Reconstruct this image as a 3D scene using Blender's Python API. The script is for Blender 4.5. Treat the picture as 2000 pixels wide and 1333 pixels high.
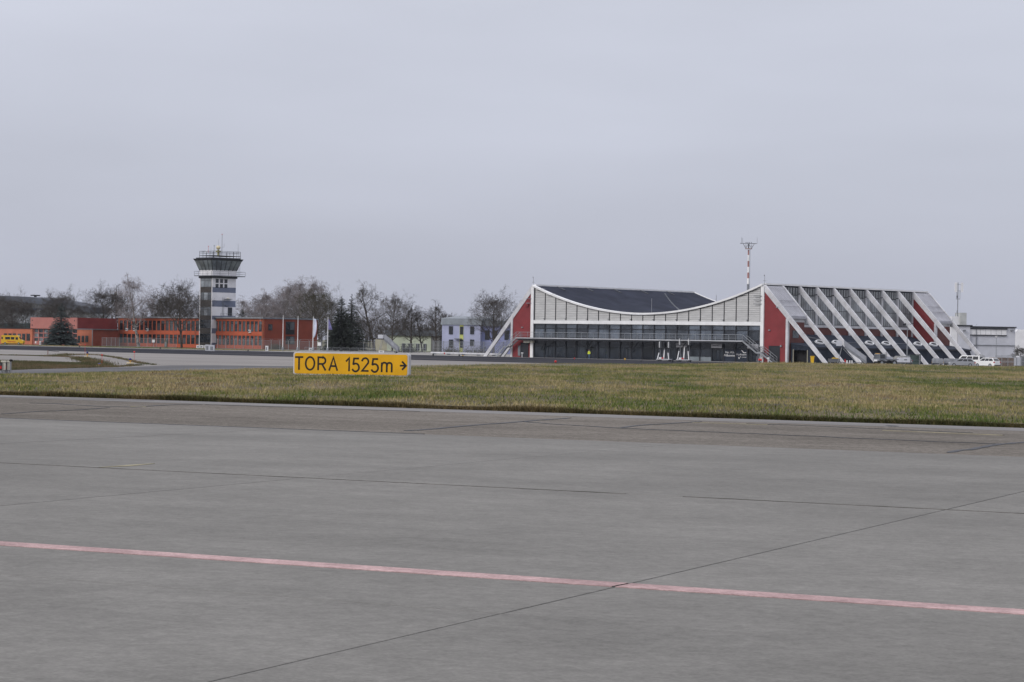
import bpy, bmesh, math, random
import numpy as np
from mathutils import Vector, Matrix
R = math.radians
random.seed(7); rng = np.random.default_rng(7)
for o in list(bpy.data.objects): bpy.data.objects.remove(o)
SC = bpy.context.scene
COL = SC.collection

# ------------------------------------------------------------------ camera
FPX, ROLL, HY, EYE = 4604.0, R(0.942), 669.5, 3.0      # focal length in 2000-px units, roll, horizon row, eye height
pitch = math.atan((HY - 666.5) / FPX)
_fw = Vector((0, math.cos(pitch), math.sin(pitch))); _u0 = Vector((0, -math.sin(pitch), math.cos(pitch))); _r0 = Vector((1, 0, 0))
_rt = math.cos(ROLL) * _r0 + math.sin(ROLL) * _u0; _up = -math.sin(ROLL) * _r0 + math.cos(ROLL) * _u0
cam = bpy.data.cameras.new('camera'); camo = bpy.data.objects.new('camera', cam); COL.objects.link(camo)
cam.sensor_width = 36.0; cam.lens = FPX / 2000 * 36.0; cam.clip_start = 0.1; cam.clip_end = 20000
camo.matrix_world = Matrix(((_rt.x, _up.x, -_fw.x, 0), (_rt.y, _up.y, -_fw.y, 0), (_rt.z, _up.z, -_fw.z, EYE), (0, 0, 0, 1)))
SC.camera = camo
SC.render.resolution_x = 1024; SC.render.resolution_y = 682

# ------------------------------------------------------------------ sky and sun (even overcast, veiled sun behind the camera to the left)
SUN_EL, SUN_AZ = 33.0, 232.0        # azimuth clockwise from +Y
w = bpy.data.worlds.new('World'); SC.world = w; w.use_nodes = True
nt = w.node_tree; nt.nodes.clear()
def N(t, **k):
    n = nt.nodes.new(t)
    for a, b in k.items(): setattr(n, a, b)
    return n
out = N('ShaderNodeOutputWorld'); bg = N('ShaderNodeBackground'); bg2 = N('ShaderNodeBackground'); add = N('ShaderNodeAddShader')
sky = N('ShaderNodeTexSky', sky_type='NISHITA'); sky.sun_disc = False
sky.sun_elevation = R(SUN_EL); sky.sun_rotation = R(SUN_AZ); sky.dust_density = 3.0; sky.altitude = 200
nt.links.new(sky.outputs[0], bg.inputs[0]); bg.inputs[1].default_value = 0.012
tc = N('ShaderNodeTexCoord'); sep = N('ShaderNodeSeparateXYZ'); nt.links.new(tc.outputs['Generated'], sep.inputs[0])
cl = N('ShaderNodeMath', operation='MAXIMUM'); nt.links.new(sep.outputs[2], cl.inputs[0]); cl.inputs[1].default_value = 0.0
ml = N('ShaderNodeMath', operation='MULTIPLY_ADD'); nt.links.new(cl.outputs[0], ml.inputs[0]); ml.inputs[1].default_value = 2.0; ml.inputs[2].default_value = 1.0
mp = N('ShaderNodeMapping'); mp.inputs['Scale'].default_value = (1.6, 1.6, 7.0); nt.links.new(tc.outputs['Generated'], mp.inputs[0])
nz = N('ShaderNodeTexNoise'); nz.inputs['Scale'].default_value = 2.2; nz.inputs['Detail'].default_value = 5; nz.inputs['Roughness'].default_value = 0.45
nt.links.new(mp.outputs[0], nz.inputs[0])
mr = N('ShaderNodeMapRange'); nt.links.new(nz.outputs[0], mr.inputs[0])
mr.inputs[1].default_value = 0.25; mr.inputs[2].default_value = 0.75; mr.inputs[3].default_value = 0.89; mr.inputs[4].default_value = 1.09
m2 = N('ShaderNodeMath', operation='MULTIPLY'); nt.links.new(ml.outputs[0], m2.inputs[0]); nt.links.new(mr.outputs[0], m2.inputs[1])
m3 = N('ShaderNodeMath', operation='MULTIPLY'); nt.links.new(m2.outputs[0], m3.inputs[0]); m3.inputs[1].default_value = 0.455
rp = N('ShaderNodeValToRGB'); nt.links.new(cl.outputs[0], rp.inputs[0])
rp.color_ramp.elements[0].position = 0.0; rp.color_ramp.elements[0].color = (0.945, 0.99, 1.19, 1)
rp.color_ramp.elements[1].position = 0.25; rp.color_ramp.elements[1].color = (0.995, 1.01, 1.12, 1)
nt.links.new(rp.outputs[0], bg2.inputs[0]); nt.links.new(m3.outputs[0], bg2.inputs[1])
nt.links.new(bg.outputs[0], add.inputs[0]); nt.links.new(bg2.outputs[0], add.inputs[1]); nt.links.new(add.outputs[0], out.inputs[0])
sl = bpy.data.lights.new('sun', 'SUN'); sl.energy = 1.5; sl.angle = R(24); sl.color = (1.0, 0.965, 0.92)
so = bpy.data.objects.new('sun', sl); COL.objects.link(so)
_sd = Vector((math.sin(R(SUN_AZ)) * math.cos(R(SUN_EL)), math.cos(R(SUN_AZ)) * math.cos(R(SUN_EL)), math.sin(R(SUN_EL))))
so.rotation_euler = _sd.to_track_quat('Z', 'Y').to_euler(); so.location = (0, 0, 60)
vs = SC.view_settings; vs.view_transform = 'Standard'; vs.look = 'None'; vs.exposure = 0.0; vs.gamma = 1.0; vs.use_curve_mapping = False
SC.render.engine = 'CYCLES'

# ------------------------------------------------------------------ geometry helpers
def ray(px, py): return (_fw + _rt * ((px - 1000) / FPX) + _up * ((666.5 - py) / FPX))
def AT(px, py, Y):                      # world point on the sight line at distance Y
    d = ray(px, py); t = Y / d.y
    return Vector((d.x * t, Y, EYE + d.z * t))
def FLOOR(px, py, z=0.0):               # where a sight line meets a level
    d = ray(px, py); t = (z - EYE) / d.z
    return Vector((d.x * t, d.y * t, z))
def hgt(x, y):                          # lie of the land: the near apron stands a little higher than the far one
    t = np.clip((np.asarray(x, float) + 28) / 58.0, 0, 1)
    y0 = 74 + t * 188; y1 = y0 + 100 - 70 * t
    s = np.clip((np.asarray(y, float) - y0) / (y1 - y0), 0, 1)
    s = 0.45 * s + 0.55 * s * s * (3 - 2 * s)
    return 1.2 * (1 - s)
PLAT = 1.2
class Frame:                            # a building's own axes: origin at a front corner, x along the front, y to the back
    def __init__(s, x, y, deg): s.o = Vector((x, y)); s.a = R(deg); s.ex = Vector((math.cos(s.a), math.sin(s.a))); s.ey = Vector((-math.sin(s.a), math.cos(s.a)))
    def hit_y(s, px, py, yl=0.0):       # sight line against the plane y = yl: (x, z)
        d = ray(px, py); d2 = Vector((d.x, d.y)); t = (s.o.dot(s.ey) + yl) / d2.dot(s.ey)
        return (d2 * t - s.o).dot(s.ex), EYE + d.z * t
    def hit_x(s, px, py, xl=0.0):
        d = ray(px, py); d2 = Vector((d.x, d.y)); t = (s.o.dot(s.ex) + xl) / d2.dot(s.ex)
        return (d2 * t - s.o).dot(s.ey), EYE + d.z * t
    def loc(s, x, y): p = s.o + s.ex * x + s.ey * y; return p.x, p.y

class MB:
    def __init__(s): s.v = []; s.f = []
    def add(s, vs, fs):
        n = len(s.v); s.v += [tuple(v) for v in vs]; s.f += [tuple(i + n for i in f) for f in fs]; return s
    def box(s, x0, x1, y0, y1, z0, z1):
        return s.add([(x0,y0,z0),(x1,y0,z0),(x1,y1,z0),(x0,y1,z0),(x0,y0,z1),(x1,y0,z1),(x1,y1,z1),(x0,y1,z1)],
                     [(0,3,2,1),(4,5,6,7),(0,1,5,4),(1,2,6,5),(2,3,7,6),(3,0,4,7)])
    def hexa(s, b, t):                  # 4 bottom + 4 top points
        return s.add(list(b) + list(t), [(0,3,2,1),(4,5,6,7),(0,1,5,4),(1,2,6,5),(2,3,7,6),(3,0,4,7)])
    def prism(s, poly, y0, y1):         # x-z outline pushed along y
        n = len(poly); vs = [(x, y0, z) for x, z in poly] + [(x, y1, z) for x, z in poly]
        return s.add(vs, [tuple(range(n)), tuple(range(2*n-1, n-1, -1))] + [((i+1) % n, i, i+n, (i+1) % n + n) for i in range(n)])
    def slab(s, poly, z0, z1):          # x-y outline raised from z0 to z1
        n = len(poly); vs = [(p[0], p[1], z0) for p in poly] + [(p[0], p[1], z1) for p in poly]
        return s.add(vs, [tuple(range(n-1, -1, -1)), tuple(range(n, 2*n))] + [(i, (i+1) % n, (i+1) % n + n, i+n) for i in range(n)])
    def tube(s, a, b, r0, r1=None, n=6, caps=True):
        a, b = Vector(a), Vector(b); r1 = r0 if r1 is None else r1
        d = (b - a); d = d.normalized() if d.length > 1e-9 else Vector((0,0,1))
        u = d.orthogonal().normalized(); w_ = d.cross(u)
        vs = []
        for p, r in ((a, r0), (b, r1)):
            for i in range(n):
                t = 2 * math.pi * i / n; vs.append(p + (u * math.cos(t) + w_ * math.sin(t)) * r)
        fs = [(i, (i+1) % n, (i+1) % n + n, i+n) for i in range(n)]
        if caps: fs += [tuple(range(n-1, -1, -1)), tuple(range(n, 2*n))]
        return s.add(vs, fs)
    def bar(s, a, b, wd, ht, up=(0,0,1)):   # squared bar between two points
        a, b = Vector(a), Vector(b); d = (b - a).normalized(); side = d.cross(Vector(up))
        side = side.normalized() if side.length > 1e-6 else Vector((1,0,0)); u = side.cross(d)
        q = [side*(-wd/2) + u*(-ht/2), side*(wd/2) + u*(-ht/2), side*(wd/2) + u*(ht/2), side*(-wd/2) + u*(ht/2)]
        return s.add([a + k for k in q] + [b + k for k in q], [(0,3,2,1),(4,5,6,7),(0,1,5,4),(1,2,6,5),(2,3,7,6),(3,0,4,7)])
    def lathe(s, prof, c=(0,0,0), n=12):
        vs = []; 
        for r, z in prof:
            for i in range(n):
                t = 2*math.pi*i/n; vs.append((c[0]+r*math.cos(t), c[1]+r*math.sin(t), c[2]+z))
        fs = []
        for k in range(len(prof)-1):
            for i in range(n): fs.append((k*n+i, k*n+(i+1) % n, (k+1)*n+(i+1) % n, (k+1)*n+i))
        fs += [tuple(range(n-1, -1, -1)), tuple(range((len(prof)-1)*n, len(prof)*n))]
        return s.add(vs, fs)
    def ball(s, c, r, n=10, m=6, sx=1, sy=1, sz=1):
        prof = [(max(1e-4, r*math.sin(math.pi*k/m)), -r*math.cos(math.pi*k/m)) for k in range(m+1)]
        k0 = len(s.v); s.lathe(prof, (0,0,0), n)
        s.v[k0:] = [(c[0]+x*sx, c[1]+y*sy, c[2]+z*sz) for x, y, z in s.v[k0:]]
        return s
    def mesh(s, name, m=None, smooth=False):
        me = bpy.data.meshes.new(name); me.from_pydata([tuple(v) for v in s.v], [], s.f); me.update()
        if smooth: me.polygons.foreach_set('use_smooth', [True]*len(me.polygons))
        if m: me.materials.append(m)
        return me
    def build(s, name, m, parent=None, smooth=False):
        return link(name, s.mesh(name, m, smooth), parent)
def link(name, me, parent=None, loc=None, rz=None):
    o = bpy.data.objects.new(name, me); COL.objects.link(o)
    if parent: o.parent = parent
    if loc is not None: o.location = loc
    if rz is not None: o.rotation_euler = (0, 0, rz)
    return o
def tag(o, label=None, cat=None, group=None, kind=None):
    if label: o['label'] = label
    if cat: o['category'] = cat
    if group: o['group'] = group
    if kind: o['kind'] = kind
    return o
def thing(name, label, cat, loc=(0,0,0), rz=0.0, group=None):
    o = link(name, None, None, loc, rz); o.empty_display_size = 0.5
    return tag(o, label, cat, group)
def bthing(name, label, cat, fr, group=None): return thing(name, label, cat, (fr.o.x, fr.o.y, 0), fr.a, group)
def dup(o, parent=None):
    c = o.copy(); COL.objects.link(c); c.parent = parent
    for ch in list(o.children): dup(ch, c)
    return c
def face_mesh(name, polys, m):
    mb = MB()
    for p in polys: mb.add(p, [tuple(range(len(p)))])
    return mb.mesh(name, m)

# ------------------------------------------------------------------ materials
MATS = {}
def mat(name, col, rough=0.7, var=0.10, scale=0.6, spec=0.3, metal=0.0, bump=0.0, bscale=8.0, stretch=(1,1,1), rotz=0.0, rnd=0.0, fine=0.0, grain=0.0, alpha=1.0, world=True, col2=None, lo=0.35, hi=0.65, blotch=0.0, bsc=0.2):
    if name in MATS: return MATS[name]
    m = bpy.data.materials.new(name); m.use_nodes = True; MATS[name] = m
    t = m.node_tree; b = t.nodes['Principled BSDF']; L = t.links.new
    b.inputs['Roughness'].default_value = rough; b.inputs['Specular IOR Level'].default_value = spec; b.inputs['Metallic'].default_value = metal
    b.inputs['Alpha'].default_value = alpha
    if world: src = t.nodes.new('ShaderNodeNewGeometry').outputs['Position']
    else: src = t.nodes.new('ShaderNodeTexCoord').outputs['Object']
    rot = t.nodes.new('ShaderNodeVectorRotate'); rot.rotation_type = 'Z_AXIS'; rot.inputs['Angle'].default_value = -rotz; L(src, rot.inputs['Vector'])
    mp = t.nodes.new('ShaderNodeMapping'); mp.inputs['Scale'].default_value = stretch; L(rot.outputs[0], mp.inputs[0])
    nz = t.nodes.new('ShaderNodeTexNoise'); nz.inputs['Scale'].default_value = scale; nz.inputs['Detail'].default_value = 6; nz.inputs['Roughness'].default_value = 0.6
    L(mp.outputs[0], nz.inputs[0])
    c2 = col2 if col2 else tuple(max(0, c * (1 - 2*var)) for c in col)
    c1 = col if col2 else tuple(min(1, c * (1 + var)) for c in col)
    cr = t.nodes.new('ShaderNodeValToRGB'); L(nz.outputs[0], cr.inputs[0])
    cr.color_ramp.elements[0].position = lo; cr.color_ramp.elements[0].color = (*c2, 1); cr.color_ramp.elements[1].position = hi; cr.color_ramp.elements[1].color = (*c1, 1)
    cur = cr.outputs[0]
    def mul(cur, val, lo_, hi_):
        r_ = t.nodes.new('ShaderNodeMapRange'); L(val, r_.inputs[0]); r_.inputs[3].default_value = lo_; r_.inputs[4].default_value = hi_
        x = t.nodes.new('ShaderNodeVectorMath'); x.operation = 'SCALE'; L(cur, x.inputs[0]); L(r_.outputs[0], x.inputs['Scale']); return x.outputs[0]
    if rnd: cur = mul(cur, t.nodes.new('ShaderNodeObjectInfo').outputs['Random'], 1 - rnd, 1 + rnd)
    if fine:
        n2 = t.nodes.new('ShaderNodeTexNoise'); n2.inputs['Scale'].default_value = scale * 14; n2.inputs['Detail'].default_value = 3; L(mp.outputs[0], n2.inputs[0])
        cur = mul(cur, n2.outputs[0], 1 - fine, 1 + fine)
    if grain:
        for sc_, am in ((9.0, grain), (38.0, grain*1.3)):
            n6 = t.nodes.new('ShaderNodeTexNoise'); n6.inputs['Scale'].default_value = sc_; n6.inputs['Detail'].default_value = 2; L(rot.outputs[0], n6.inputs[0])
            r6 = t.nodes.new('ShaderNodeMapRange'); L(n6.outputs[0], r6.inputs[0]); r6.inputs[1].default_value = 0.3; r6.inputs[2].default_value = 0.7; r6.inputs[3].default_value = 0.0; r6.inputs[4].default_value = 1.0
            cur = mul(cur, r6.outputs[0], 1 - am, 1 + am)
    if blotch:
        for sc_, am in ((bsc, blotch), (bsc*5.3, blotch*0.7)):
            n4 = t.nodes.new('ShaderNodeTexNoise'); n4.inputs['Scale'].default_value = sc_; n4.inputs['Detail'].default_value = 7; n4.inputs['Roughness'].default_value = 0.7; L(rot.outputs[0], n4.inputs[0])
            r4 = t.nodes.new('ShaderNodeMapRange'); L(n4.outputs[0], r4.inputs[0]); r4.inputs[1].default_value = 0.32; r4.inputs[2].default_value = 0.68; r4.inputs[3].default_value = 0.0; r4.inputs[4].default_value = 1.0
            cur = mul(cur, r4.outputs[0], 1 - am, 1 + am)
    L(cur, b.inputs['Base Color'])
    if bump:
        n3 = t.nodes.new('ShaderNodeTexNoise'); n3.inputs['Scale'].default_value = bscale; n3.inputs['Detail'].default_value = 4; L(mp.outputs[0], n3.inputs[0])
        bp = t.nodes.new('ShaderNodeBump'); bp.inputs['Strength'].default_value = bump; bp.inputs['Distance'].default_value = 0.02; L(n3.outputs[0], bp.inputs['Height']); L(bp.outputs[0], b.inputs['Normal'])
    return m
def glass(name, tint, alpha, rough=0.04, rnd=0.25):
    m = mat(name, tint, rough, 0.25, 0.35, spec=0.6, alpha=alpha, rnd=rnd); return m

WHITE = mat('white_paint', (0.72, 0.72, 0.72), 0.55, 0.05, 0.5, fine=0.05)
WHITE2 = mat('weathered_white_paint', (0.53, 0.53, 0.55), 0.6, 0.12, 0.35, fine=0.06, blotch=0.06, bsc=0.8)
CLAD = mat('pale_cladding', (0.46, 0.46, 0.455), 0.55, 0.07, 0.9, fine=0.06, stretch=(0.5, 0.5, 3))
RED = mat('red_panel', (0.195, 0.030, 0.034), 0.6, 0.08, 0.4)
BROWNRED = mat('brown_red_panel', (0.125, 0.044, 0.040), 0.65, 0.12, 0.5)
ROOF = mat('dark_roof_felt', (0.036, 0.040, 0.056), 0.9, 0.12, 0.25, spec=0.03, fine=0.08, blotch=0.1, bsc=0.12)
ANNEX = mat('blue_grey_sheet', (0.031, 0.038, 0.055), 0.7, 0.12, 0.5, spec=0.1, fine=0.05)
DARK = mat('dark_metal', (0.022, 0.024, 0.030), 0.5, 0.1, 1.0)
BLACK = mat('black_rubber', (0.012, 0.012, 0.013), 0.8, 0.1, 1.0)
STEEL = mat('galvanised_steel', (0.29, 0.305, 0.325), 0.45, 0.1, 0.8, metal=0.4, fine=0.06)
STEELD = mat('dull_steel', (0.20, 0.21, 0.23), 0.5, 0.1, 0.8, metal=0.3)
ZINC = mat('zinc_roof', (0.37, 0.37, 0.40), 0.5, 0.08, 0.6, metal=0.15, fine=0.05)
GLASS = glass('window_glass', (0.040, 0.050, 0.066), 0.70)
GLASSD = glass('dark_glass', (0.020, 0.024, 0.030), 1.0)
GLASSM = glass('curtained_glass', (0.075, 0.085, 0.095), 1.0, 0.08)
GLASSL = glass('bright_glass', (0.19, 0.21, 0.23), 1.0, 0.08)
CABGLASS = glass('cab_glass', (0.15, 0.17, 0.18), 1.0, 0.05, 0.12)
INNER = mat('inner_wall', (0.24, 0.25, 0.27), 0.8, 0.15, 0.3)
INNERF = mat('inner_floor', (0.25, 0.25, 0.25), 0.5, 0.1, 0.4)
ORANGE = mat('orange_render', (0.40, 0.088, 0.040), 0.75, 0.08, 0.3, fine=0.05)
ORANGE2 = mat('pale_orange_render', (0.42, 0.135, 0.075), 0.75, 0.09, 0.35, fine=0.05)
ORANGED = mat('shaded_orange_render', (0.205, 0.042, 0.024), 0.75, 0.08, 0.35)  # darker copy of the orange: shade of the side walls put into colour
PINK = mat('pink_panel', (0.37, 0.145, 0.125), 0.7, 0.05, 0.4)
MAROON = mat('maroon_panel', (0.17, 0.024, 0.022), 0.7, 0.08, 0.4)
TOWERW = mat('tower_white_panel', (0.68, 0.67, 0.69), 0.6, 0.05, 0.5, fine=0.04)
TOWERB = mat('tower_blue_panel', (0.135, 0.155, 0.215), 0.6, 0.06, 0.5)
TOWERD = mat('tower_dark_panel', (0.042, 0.036, 0.032), 0.5, 0.1, 0.5)
LILAC = mat('lilac_render', (0.34, 0.36, 0.49), 0.75, 0.06, 0.4)
GREENW = mat('pale_green_render', (0.42, 0.46, 0.36), 0.75, 0.06, 0.3)
LIME = mat('lime_panel', (0.45, 0.48, 0.14), 0.6, 0.06, 0.5)
BEIGE = mat('beige_render', (0.38, 0.36, 0.28), 0.75, 0.08, 0.4)
HALLG = mat('hall_grey_sheet', (0.46, 0.47, 0.51), 0.6, 0.05, 0.4, fine=0.04)
HALLW = mat('hall_white_sheet', (0.66, 0.66, 0.67), 0.6, 0.05, 0.4)
YELLOW = mat('yellow_paint', (0.62, 0.38, 0.02), 0.4, 0.06, 0.8)
SIGNY = mat('sign_yellow', (0.66, 0.345, 0.004), 0.45, 0.04, 1.5, fine=0.03)
SIGNB = mat('sign_black', (0.012, 0.011, 0.010), 0.5, 0.1, 4.0)
REDP = mat('red_marker_paint', (0.50, 0.03, 0.025), 0.5, 0.1, 2)
BLUEL = mat('blue_lens', (0.02, 0.02, 0.12), 0.2, 0.1, 2)
ORMARK = mat('amber_paint', (0.55, 0.30, 0.04), 0.5, 0.1, 2)
CREAM = mat('cream_housing', (0.58, 0.56, 0.48), 0.5, 0.06, 3)
SILVER = mat('silver_car_paint', (0.26, 0.27, 0.29), 0.35, 0.04, 1, metal=0.2, spec=0.5)
CARWHITE = mat('white_car_paint', (0.70, 0.70, 0.69), 0.3, 0.03, 1, spec=0.5)
CARGREY = mat('grey_car_paint', (0.10, 0.105, 0.115), 0.35, 0.05, 1, spec=0.5)
CARGLASS = glass('car_glass', (0.018, 0.020, 0.024), 1.0, 0.05)
WOOD = mat('weathered_wood', (0.17, 0.11, 0.075), 0.85, 0.25, 2.5, rnd=0.35)
BARK = mat('bark', (0.060, 0.050, 0.042), 0.9, 0.25, 1.5, rnd=0.15)
TWIG = mat('twigs', (0.066, 0.057, 0.050), 0.9, 0.2, 0.6, rnd=0.25)
TWIGG = mat('greenish_twigs', (0.070, 0.064, 0.040), 0.9, 0.2, 0.6, rnd=0.15)
BIRCH = mat('birch_bark', (0.27, 0.255, 0.24), 0.85, 0.0, 1.6, col2=(0.06, 0.055, 0.05), lo=0.42, hi=0.5)
BTWIG = mat('birch_twigs', (0.21, 0.185, 0.185), 0.9, 0.2, 0.6, rnd=0.2)
NEEDLE = mat('spruce_needles', (0.014, 0.019, 0.014), 0.85, 0.3, 0.9, rnd=0.2)
NEEDLE2 = mat('blue_spruce_needles', (0.032, 0.044, 0.042), 0.85, 0.3, 0.9)

# ================================================================== THE GROUND
CONC = mat('apron_concrete', (0.163, 0.157, 0.144), 0.9, 0.055, 0.5, spec=0.1, rnd=0.045, fine=0.08, grain=0.085, blotch=0.10, bsc=0.35, stretch=(0.3, 1.2, 1), rotz=R(-28.3), bump=0.15, bscale=20)
JOINT = mat('joint_filler', (0.045, 0.043, 0.042), 0.9, 0.2, 2)
AGG = mat('shoulder_asphalt', (0.152, 0.138, 0.122), 0.95, 0.10, 0.22, spec=0.0, grain=0.2, blotch=0.08, bsc=0.3, fine=0.30, stretch=(0.25, 1.2, 1), rotz=R(-28.8), bump=0.4, bscale=30)
TAR = mat('tar_seal', (0.030, 0.031, 0.036), 0.6, 0.15, 2)
REDLINE = mat('worn_red_line', (0.365, 0.252, 0.245), 0.9, 0.08, 1.2, spec=0.1, fine=0.15, grain=0.12, blotch=0.10, bsc=1.2)
YLINE = mat('worn_yellow_line', (0.255, 0.228, 0.145), 0.8, 0.15, 1.5, fine=0.15)
WLINE = mat('worn_white_line', (0.44, 0.43, 0.42), 0.8, 0.08, 0.5, fine=0.1)
RUNW = mat('runway_asphalt', (0.105, 0.102, 0.105), 0.95, 0.0, 0.16, spec=0.0, col2=(0.030, 0.031, 0.037), stretch=(0.05, 0.85, 1), rotz=R(-46.5), lo=0.46, hi=0.72)
TAXI = mat('taxiway_concrete', (0.235, 0.222, 0.21), 0.95, 0.07, 0.06, spec=0.0, stretch=(0.3, 1, 1), rotz=R(-45), fine=0.08)
ROAD = mat('perimeter_asphalt', (0.135, 0.133, 0.136), 0.95, 0.12, 0.10, spec=0.0, stretch=(0.5, 1.5, 1), rotz=R(60), fine=0.08)
FARAPR = mat('far_apron', (0.26, 0.25, 0.235), 0.95, 0.08, 0.08, spec=0.0, fine=0.08)
EARTH = mat('dry_turf_soil', (0.095, 0.075, 0.042), 0.95, 0.25, 0.25, fine=0.25)
EARTHD = mat('turf_edge_soil', (0.040, 0.030, 0.016), 0.95, 0.25, 1.5)
FIELD = mat('field', (0.115, 0.105, 0.055), 0.95, 0.2, 0.05, fine=0.2)

def blade_mat(name, stops, sc=0.50):
    m = bpy.data.materials.new(name); m.use_nodes = True; t = m.node_tree; b = t.nodes['Principled BSDF']; L = t.links.new
    b.inputs['Roughness'].default_value = 0.9; b.inputs['Specular IOR Level'].default_value = 0.15
    g = t.nodes.new('ShaderNodeNewGeometry'); at_ = t.nodes.new('ShaderNodeAttribute'); at_.attribute_name = 'tint'
    mp = t.nodes.new('ShaderNodeMapping'); mp.inputs['Scale'].default_value = (1, 0.30, 0.2); L(g.outputs['Position'], mp.inputs[0])
    nz = t.nodes.new('ShaderNodeTexNoise'); nz.inputs['Scale'].default_value = sc; nz.inputs['Detail'].default_value = 6; nz.inputs['Roughness'].default_value = 0.65; L(mp.outputs[0], nz.inputs[0])
    ma = t.nodes.new('ShaderNodeMath'); ma.operation = 'MULTIPLY_ADD'; L(at_.outputs['Fac'], ma.inputs[0]); ma.inputs[1].default_value = 0.30
    n5 = t.nodes.new('ShaderNodeTexNoise'); n5.inputs['Scale'].default_value = sc*0.2; n5.inputs['Detail'].default_value = 3; L(mp.outputs[0], n5.inputs[0])
    a5 = t.nodes.new('ShaderNodeMath'); a5.operation = 'ADD'; L(nz.outputs[0], a5.inputs[0]); L(n5.outputs[0], a5.inputs[1])
    c5 = t.nodes.new('ShaderNodeMapRange'); c5.clamp = False; L(a5.outputs[0], c5.inputs[0]); c5.inputs[1].default_value = 0.78; c5.inputs[2].default_value = 1.22; c5.inputs[3].default_value = 0.20; c5.inputs[4].default_value = 0.78; L(c5.outputs[0], ma.inputs[2])
    su = t.nodes.new('ShaderNodeMath'); su.operation = 'SUBTRACT'; L(ma.outputs[0], su.inputs[0]); su.inputs[1].default_value = 0.15
    cr = t.nodes.new('ShaderNodeValToRGB'); L(su.outputs[0], cr.inputs[0]); e = cr.color_ramp.elements
    e[0].position, e[0].color = stops[0][0], (*stops[0][1], 1); e[1].position, e[1].color = stops[-1][0], (*stops[-1][1], 1)
    for p, c in stops[1:-1]: k = e.new(p); k.color = (*c, 1)
    L(cr.outputs[0], b.inputs['Base Color']); return m
GRASS = blade_mat('winter_grass_blades', [(0.20, (0.062, 0.098, 0.022)), (0.36, (0.122, 0.142, 0.040)), (0.48, (0.190, 0.176, 0.068)), (0.60, (0.285, 0.236, 0.112)), (0.74, (0.350, 0.282, 0.155)), (0.88, (0.145, 0.095, 0.045))])
EDGEG = blade_mat('turf_edge_blades', [(0.3, (0.050, 0.052, 0.018)), (0.55, (0.095, 0.075, 0.034)), (0.75, (0.14, 0.105, 0.05))])
WEED = blade_mat('dead_weed_blades', [(0.3, (0.055, 0.062, 0.026)), (0.5, (0.105, 0.092, 0.048)), (0.7, (0.15, 0.105, 0.065))])

def blades(name, xy, zf, hmin, hmax, wid, m, label, cat, lean=0.6, hn=None):
    n = len(xy); x, y = xy[:, 0], xy[:, 1]; z = zf(x, y)
    h = rng.uniform(hmin, hmax, n) * (hn if hn is not None else 1.0)
    a = rng.uniform(0, 2*math.pi, n); wv = rng.uniform(0.6, 1.3, n) * wid
    la = rng.uniform(0, 2*math.pi, n); ll = rng.uniform(0.1, lean, n) * h
    V = np.zeros((n, 3, 3), np.float32)
    V[:, 0] = np.stack([x - np.cos(a)*wv, y - np.sin(a)*wv, z - 0.03], 1)
    V[:, 1] = np.stack([x + np.cos(a)*wv, y + np.sin(a)*wv, z - 0.03], 1)
    V[:, 2] = np.stack([x + np.cos(la)*ll, y + np.sin(la)*ll, z + h], 1)
    me = bpy.data.meshes.new(name); me.vertices.add(3*n); me.vertices.foreach_set('co', V.ravel())
    me.loops.add(3*n); me.loops.foreach_set('vertex_index', np.arange(3*n, dtype=np.int32))
    me.polygons.add(n); me.polygons.foreach_set('loop_start', np.arange(0, 3*n, 3, dtype=np.int32))
    me.update(calc_edges=True)
    at_ = me.attributes.new('tint', 'FLOAT', 'FACE'); at_.data.foreach_set('value', rng.uniform(0, 1, n).astype(np.float32))
    me.materials.append(m); o = link(name, me); tag(o, label, cat, kind='stuff'); return o

# --- base sheet reaching the horizon
xs = np.unique(np.r_[np.linspace(-5000, -200, 25), np.linspace(-200, 200, 81), np.linspace(200, 5000, 25)])
ys = np.unique(np.r_[np.linspace(-600, 40, 9), np.linspace(40, 420, 77), np.linspace(420, 9000, 40)])
X, Y = np.meshgrid(xs, ys); Z = hgt(X, Y) - 0.07
nx, ny = len(xs), len(ys)
me = bpy.data.meshes.new('ground'); me.from_pydata(np.stack([X, Y, Z], -1).reshape(-1, 3).tolist(), [], [(j*nx+i, j*nx+i+1, (j+1)*nx+i+1, (j+1)*nx+i) for j in range(ny-1) for i in range(nx-1)])
me.materials.append(FIELD); tag(link('ground', me), kind='structure')

# --- near apron: cast concrete slabs with open joints
e0, e1 = FLOOR(0, 817, PLAT), FLOOR(2000, 893, PLAT)
da = (e1 - e0).xy.normalized()                                   # along the strips
j0, j1 = FLOOR(405, 1333, PLAT).xy, FLOOR(2000, 960, PLAT).xy
db = (j1 - j0).normalized()                                      # across them
nrm = Vector((-da.y, da.x))
rows = [e0.xy.dot(nrm), FLOOR(1000, 954, PLAT).xy.dot(nrm), FLOOR(0, 1122, PLAT).xy.dot(nrm)]
rows += [rows[2] - 12.3, rows[2] - 24.6, rows[2] - 36.9]
def ab(n_, k): # corner on row line n_ and cross joint k
    p0 = j0 + da * (8.6 * k); s_ = (n_ - p0.dot(nrm)) / db.dot(nrm); return p0 + db * s_
apr = link('apron', face_mesh('apron', [[(*(ab(rows[0], -8)), PLAT-0.028), (*(ab(rows[-1], -8)), PLAT-0.028), (*(ab(rows[-1], 9)), PLAT-0.028), (*(ab(rows[0], 9)), PLAT-0.028)]], JOINT)); tag(apr, kind='structure')
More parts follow.
